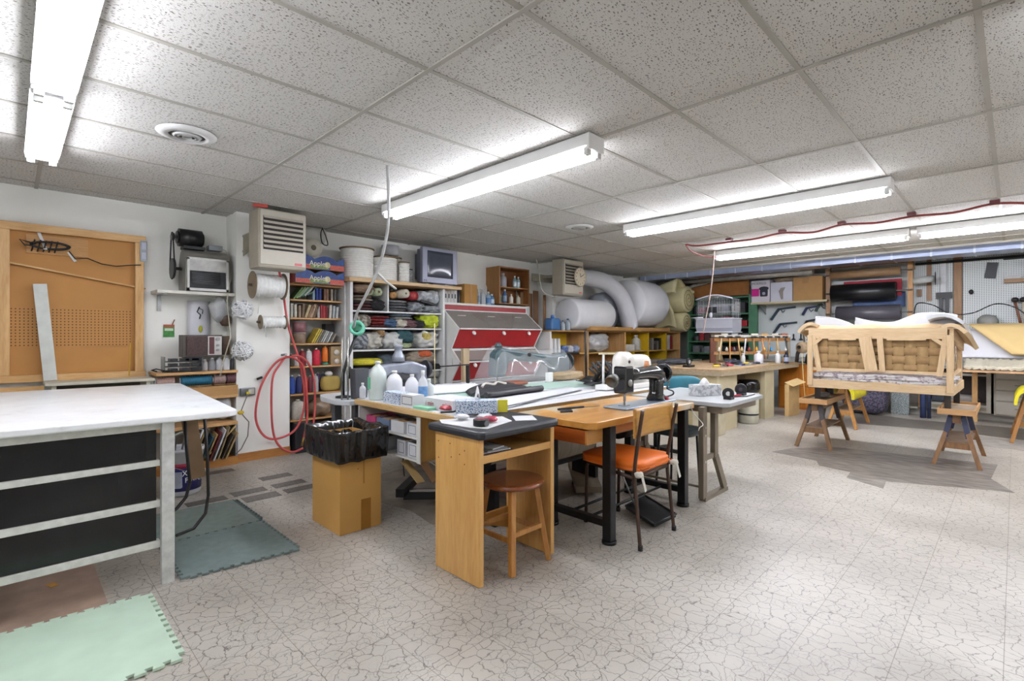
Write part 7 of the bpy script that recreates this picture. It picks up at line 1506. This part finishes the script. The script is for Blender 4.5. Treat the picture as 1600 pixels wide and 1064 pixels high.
# vice / grinder group at the bench end
t = thing('bench_grinder', 'tan and black twine dispenser hanging at the right end of the island bench', 'dispenser', (9.45, 2.62, .8))
MB().lathe([(.03, -.06), (.09, -.05), (.1, 0), (.09, .05), (.03, .06)], (9.35, 2.5, 1.07), 20, axis=(-.9, .3, 0)).build('twine_ball', C('#9a8468', .8, var=.2, scale=40), t)
MB().lathe([(.03, 0), (.03, .01)], (9.26, 2.53, 1.075), 14, axis=(-.9, .3, 0)).build('dark_hole', BLACK, t)
MB().tube([(9.4, 2.56, 1.05), (9.42, 2.6, .95), (9.45, 2.62, .821)], .03, 8).build('stand', C('#3a3735', .5), t); MB().tube([(9.35, 2.47, 1.1), (9.38, 2.5, 1.3), (9.36, 2.46, 1.45)], .015, 8).build('hook_strap', C('#55483c', .5), t); MB().lump((9.38, 2.42, .87), (.05, .05, .1), 4, .2, 8, 2.4).build('dark_tail', BLACK, t)
tag(MB().tube([(9.3, 2.5, .98), (9.3, 2.48, .6), (9.3, 2.46, .3), (9.25, 2.44, .2)], .006, 6).build('yellow_string', C('#c9b87c')), 'yellow string dangling from the right end of the island bench', 'string')
# black bent bar on the pegboard bench, stored cloth
tag(MB().board((10.5, 2.35, .862), (10.5, 1.9, .862), .04, .08).build('black_bar', BLACK), 'black flat bar lying on the wall bench behind the sofa frame', 'bar')
# hanging power drop
tag(MB().tube(smooth([(7.15, 3.05, 2.49), (7.13, 3.06, 2.2), (7.1, 3.08, 1.9), (7.05, 3.1, 1.65), (7.0, 3.12, 1.45), (6.95, 3.12, 1.3)]), .009, 8).build('hanging_cable', C('#a08c84', .5)), 'brownish cord hanging from the ceiling over the island bench', 'cord')
tag(MB().tube(smooth([(6.2, 4.0, 1.3), (5.4, 3.2, 1.25), (4.62, 2.56, 1.15), (4.62, 2.55, .95)]), .004, 6).build('x', BLACK), 'x', 'x') if False else None
t = thing('reel_line', 'dark red cable looped along hooks under the ceiling toward the back right', 'cable', (7, 2, 2.45))
pts = [(6.33, 3.08, 2.47), (6.48, 2.98, 2.46), (6.55, 2.6, 2.47), (6.4, 2.23, 2.44), (6.42, 1.93, 2.47), (6.41, 1.61, 2.43), (6.4, 1.33, 2.47), (6.34, 1.01, 2.43), (6.46, 0.74, 2.47), (6.33, 0.41, 2.43), (6.37, 0.13, 2.47), (6.42, -0.14, 2.43)]
MB().tube(smooth(pts), .011, 8).build('cable', C('#7c2c2c', .5), t)
for p in ((6.43, 2.55, 2.487), (6.35, 1.91, 2.487), (6.35, 1.32, 2.487), (6.38, 0.73, 2.487), (6.34, 0.13, 2.487)):
    MB().box((p[0]-.035, p[1]-.035, 2.465), (p[0]+.035, p[1]+.035, 2.492)).build('hook_block', C('#5c2222', .5), t)
MB().tube(smooth([(6.33, 3.08, 2.47), (6.63, 3.15, 2.43), (7, 3.13, 2.4), (7.31, 2.99, 2.4)]), .011, 8).build('lower_loop', C('#7c2c2c', .5), t)

# ================================================================ sofa frame on sawhorses
SW = WOOD('#d6bd98', '#bf9f76', 'Y', .6); SWZ = WOOD('#d8bf9a', '#bd9c72', 'Z', .6); SWX = WOOD('#d6bd98', '#bf9f76', 'X', .6)
t = thing('sofa_frame', 'bare wooden sofa frame with woven webbing raised on sawhorses', 'sofa frame', (6.9, 1.05, .55))
x0, ya, yb = 6.5, .42, 1.68
MB().box((x0, ya, .675), (x0+.03, yb, .77)).build('bottom_rail', SW, t, bevel=.003)
MB().box((x0+.0, ya+.05, 1.23), (x0+.035, yb-.0, 1.345)).build('top_rail', SW, t, bevel=.003)
for y in (ya, yb-.045): MB().box((x0-.012, y, .7), (x0-.001, y+.055, 1.27)).build('corner_post', SWZ, t, bevel=.002)
MB().box((x0+.005, ya+.06, .87), (x0+.035, yb-.05, .9)).build('lower_slat', SW, t, bevel=.002)
MB().board((x0-.006, 1.08, .885), (x0-.006, 1.14, 1.25), .11, .02, (0, 1, 0)).build('centre_post', SWZ, t); MB().board((x0-.006, .985, .885), (x0-.004, .99+.02, 1.25), .05, .02, (0, 1, 0)).build('centre_post', SWZ, t)
for y0, y1 in ((1.57, 1.45), (.53, .62)):
    MB().board((x0+.01, y0, .86), (x0+.01, y0+(.06 if y0 > 1 else -.05), 1.25), .05, .03, (0, 1, 0)).build('raked_post', SWZ, t)
for y0, y1 in ((1.63, 1.55), (.48, .58)): MB().board((x0-.002, y0, 1.16), (x0-.002, y1, 1.24), .035, .02).build('corner_brace', SW, t)
for y0, y1 in ((1.48, 1.22), (.95, .63)): MB().box((x0-.006, y0, 1.215), (x0-.0005, y1, 1.235)).build('batten', C('#d0b58a', .6), t)
# woven webbing
WEBC = C('#a88a5f', .85, var=.08, scale=30); WEBD = C('#9f8058', .85, var=.08, scale=30)
xs = x0+.05
n_ = 9
for k in range(11):
    y = 1.545-.098*k
    if abs(y-1.08) < .04: continue
    pts = []
    def wv(u, v, y=y, k=k): return (xs+.0035*math.sin(u*4*PI+k*PI), y-.044+.088*v, .89+.35*u)
    MB().sheet(30, 1, wv, .002).build('upright_webbing', WEBC, t)
for k in range(4):
    z = .925+.088*k
    def wh_(u, v, z=z, k=k): return (xs+.0035*math.sin(u*11.2*PI+k*PI+PI*.95), 1.6-1.1*u, z-.040+.080*v)
    MB().sheet(60, 1, wh_, .002).build('cross_webbing', WEBD, t)
MB().box((xs+.015, .5, .88), (xs+.02, 1.6, 1.25)).build('inner_backing', C('#6e5940', .9), t)
# seat deck and ends (seat runs away from the camera)
xe = 7.22
for y in (ya-.0, yb-.03):
    MB().board((x0+.03, y+.015, .722), (xe, y-.02 if y < 1 else y+.015, .75), .09, .028).build('end_rail', SWX, t)
    MB().board((x0+.03, y+.02, 1.29), (xe-.02, y-.02 if y < 1 else y+.02, 1.15), .1, .03).build('arm_rail', SWX, t)
    MB().board((xe-.02, y, .76), (xe-.02, y, 1.15), .09, .04, (1, 0, 0)).build('arm_post', SWZ, t)
    MB().board((x0+.04, y+.02, .88), (xe-.04, y+.0, .9), .03, .03).build('arm_slat', SWX, t)
    for k in range(5): MB().sheet(12, 1, lambda u, v, k=k, y=y: (x0+.13+.11*k+.07*v, y+.015+.006*math.sin(u*12+k*PI), .9+.33*u), .002).build('arm_webbing', WEBC, t)
MB().box((xe-.03, ya+.02, .7), (xe, yb-.02, .79)).build('front_rail', SW, t)
MB().lump((6.86, 1.05, .8), (.36, .62, .05), 61, .1, 12, 7, f=1.5).build('seat_padding', PATTERN('rebond_foam', '#cbc6c4', '#8f7f86', 'noise', 26, .9, .44), t)
LEG = C('#2c241f', .35, var=.2)
for x, y in ((6.56, 1.6), (6.56, .47), (7.15, 1.6), (7.15, .44)): MB().board((x, y, .545), (x+.0, y+.0, .7), .05, .05, (1, 0, 0)).build('leg', LEG, t)
# foam over the top rail
def pad(u, v):
    y = yb+.04-(yb-ya+.09)*u
    a = -.35*PI+1.05*PI*v; rr = .045+.008*math.sin(u*17)
    return (x0+.03+.09*(v)-.04*math.cos(a)*.6, y, 1.345+rr*math.sin(max(0, a))*.8+.004*math.sin(u*40))
MB().sheet(30, 8, pad, .018).build('edge_padding', C('#cdb08a', .9, var=.05), t)
MB().sheet(16, 10, lambda u, v: (x0+.0+.78*v, ya+.1-.2*u-.05*v, 1.36-.17*v**1.3+.04*math.sin(u*PI*.9)-.07*u*u), .035).build('arm_padding', C('#cfb692', .9, var=.05), t)
MB().sheet(16, 8, lambda u, v: (x0+.0+.78*v, yb-.08+.17*u, 1.36-.17*v**1.3+.04*math.sin(u*PI*.9)-.08*u*u), .035).build('arm_padding', C('#cfb692', .9, var=.05), t)
WP = C('#cdcfd4', .9, var=.03)
MB().sheet(20, 6, lambda u, v: (x0+.12+.05*v, yb-.03-.42*u, 1.34+(.02+.13*(1-u**2.2))*v), .02).build('white_wadding', WP, t)
MB().sheet(30, 8, lambda u, v: (x0+.12+.06*v+.1*v*u, 1.26-.85*u, 1.34+(.13-.05*math.sin(PI*min(1, u*1.6))+.06*math.sin(PI*max(0, u-.4)/.75)-.03*u)*v), .02).build('white_wadding', WP, t)
MB().sheet(14, 6, lambda u, v: (x0+.02+.82*u, ya+.2-.26*v-.03*u, 1.42-.17*u**1.3+.05*math.sin(v*PI*.85)-.07*v*v), .03).build('white_wadding', WP, t)
MB().sheet(20, 4, lambda u, v: (x0+.25+.1*math.sin(u*3), yb-.1-1.1*u, 1.0+.34*v), .01).build('inner_back_panel', C('#b9a98e', .9), t)
tag(MB().tube(smooth([(10.3, 1.15, 1.6), (10.25, 1.1, 1.78), (10.2, .9, 1.74), (10.15, .7, 1.6), (10.1, .45, 1.6), (10.0, .2, 1.72), (9.95, .0, 1.66), (9.9, -.15, 1.5)]), .008, 6).build('black_wire', BLACK), 'long black wire arching behind the wadding of the sofa frame', 'wire')

def sawhorse(x, y, L, H, label, m, tray=True, cap=None, yellow=False, spread=.17):
    t = thing('sawhorse', label, 'sawhorse', (x, y, 0), 'sawhorses')
    mz = m
    for sx_ in (-1, 1):
        for sy_ in (-1, 1):
            MB().board((x+sx_*(L/2), y+sy_*spread, 0), (x+sx_*(L/2-.1), y+sy_*.035, H-.05), .05, .035, (1, 0, 0)).build('leg', mz, t)
            if cap: MB().board((x+sx_*(L/2-.06), y+sy_*(spread*.52), H*.5), (x+sx_*(L/2-.095), y+sy_*.045, H-.06), .056, .041, (1, 0, 0)).build('iron_bracket', C(cap, .5, .3), t)
        MB().board((x+sx_*(L/2-.055), y-spread*.68, H*.36), (x+sx_*(L/2-.055), y+spread*.68, H*.36), .06, .02).build('cross_brace', mz, t)
    MB().box((x-L/2+.05, y-.03, H-.13), (x+L/2-.05, y+.03, H-.04)).build('beam', mz, t)
    MB().box((x-L/2+.06, y-spread*.6, H*.36+.03), (x+L/2-.06, y+spread*.6, H*.36+.045)).build('lower_shelf', C('#85705e', .7, var=.15), t)
    if tray:
        MB().box((x-L/2+.0, y-.125, H-.04), (x+L/2, y+.125, H-.02)).build('tray_base', C('#a6947f', .8, var=.1), t)
        for a, b2 in (((x-L/2, y-.14), (x+L/2, y-.125)), ((x-L/2, y+.125), (x+L/2, y+.14))): MB().box((a[0], a[1], H-.045), (b2[0], b2[1], H+.01)).build('tray_lip', WOOD('#c99f70', '#ae8252', 'X', .6), t)
        for xx in (x-L/2-.015, x+L/2): MB().box((xx, y-.14, H-.045), (xx+.015, y+.14, H+.01)).build('tray_lip', WOOD('#c99f70', '#ae8252', 'Y', .6), t)
    if yellow:
        MB().sheet(10, 20, lambda u, v: (x-L/2-.02+(L+.04)*u, y+.15*math.sin(PI*(v-.5)*.98)*1.0, H+.02-.19*abs(2*v-1)**2.6), .03).build('yellow_pad', C('#cfc21e', .5, var=.1), t)
    return t
sawhorse(6.78, 1.6, .82, .545, 'brown sawhorse with tray under the left end of the sofa frame', WOOD('#8d6c4a', '#6b4d32', 'Z', .5), cap='#4a4444')
sawhorse(6.85, .4, .82, .545, 'brown sawhorse with blue-stained brackets under the right end of the sofa frame', WOOD('#936d48', '#704f33', 'Z', .5), cap='#3c4058')
sawhorse(8.45, 1.68, .8, .57, 'sawhorse with bright yellow padded top behind the left sawhorse', WOOD('#b98748', '#946330', 'Z', .5), tray=False, yellow=True)
sawhorse(8.75, -.14, .8, .62, 'yellow-padded sawhorse cut off by the right edge of the photo', WOOD('#a5743c', '#80542a', 'Z', .5), tray=False, yellow=True)
tag(MB().lump((6.85, 1.62, .565), (.14, .07, .028), 5, .2, 10, 2.5).build('grey_pad', C('#8e8c8a', .7)), 'grey rag in the tray of the left sawhorse', 'rag')
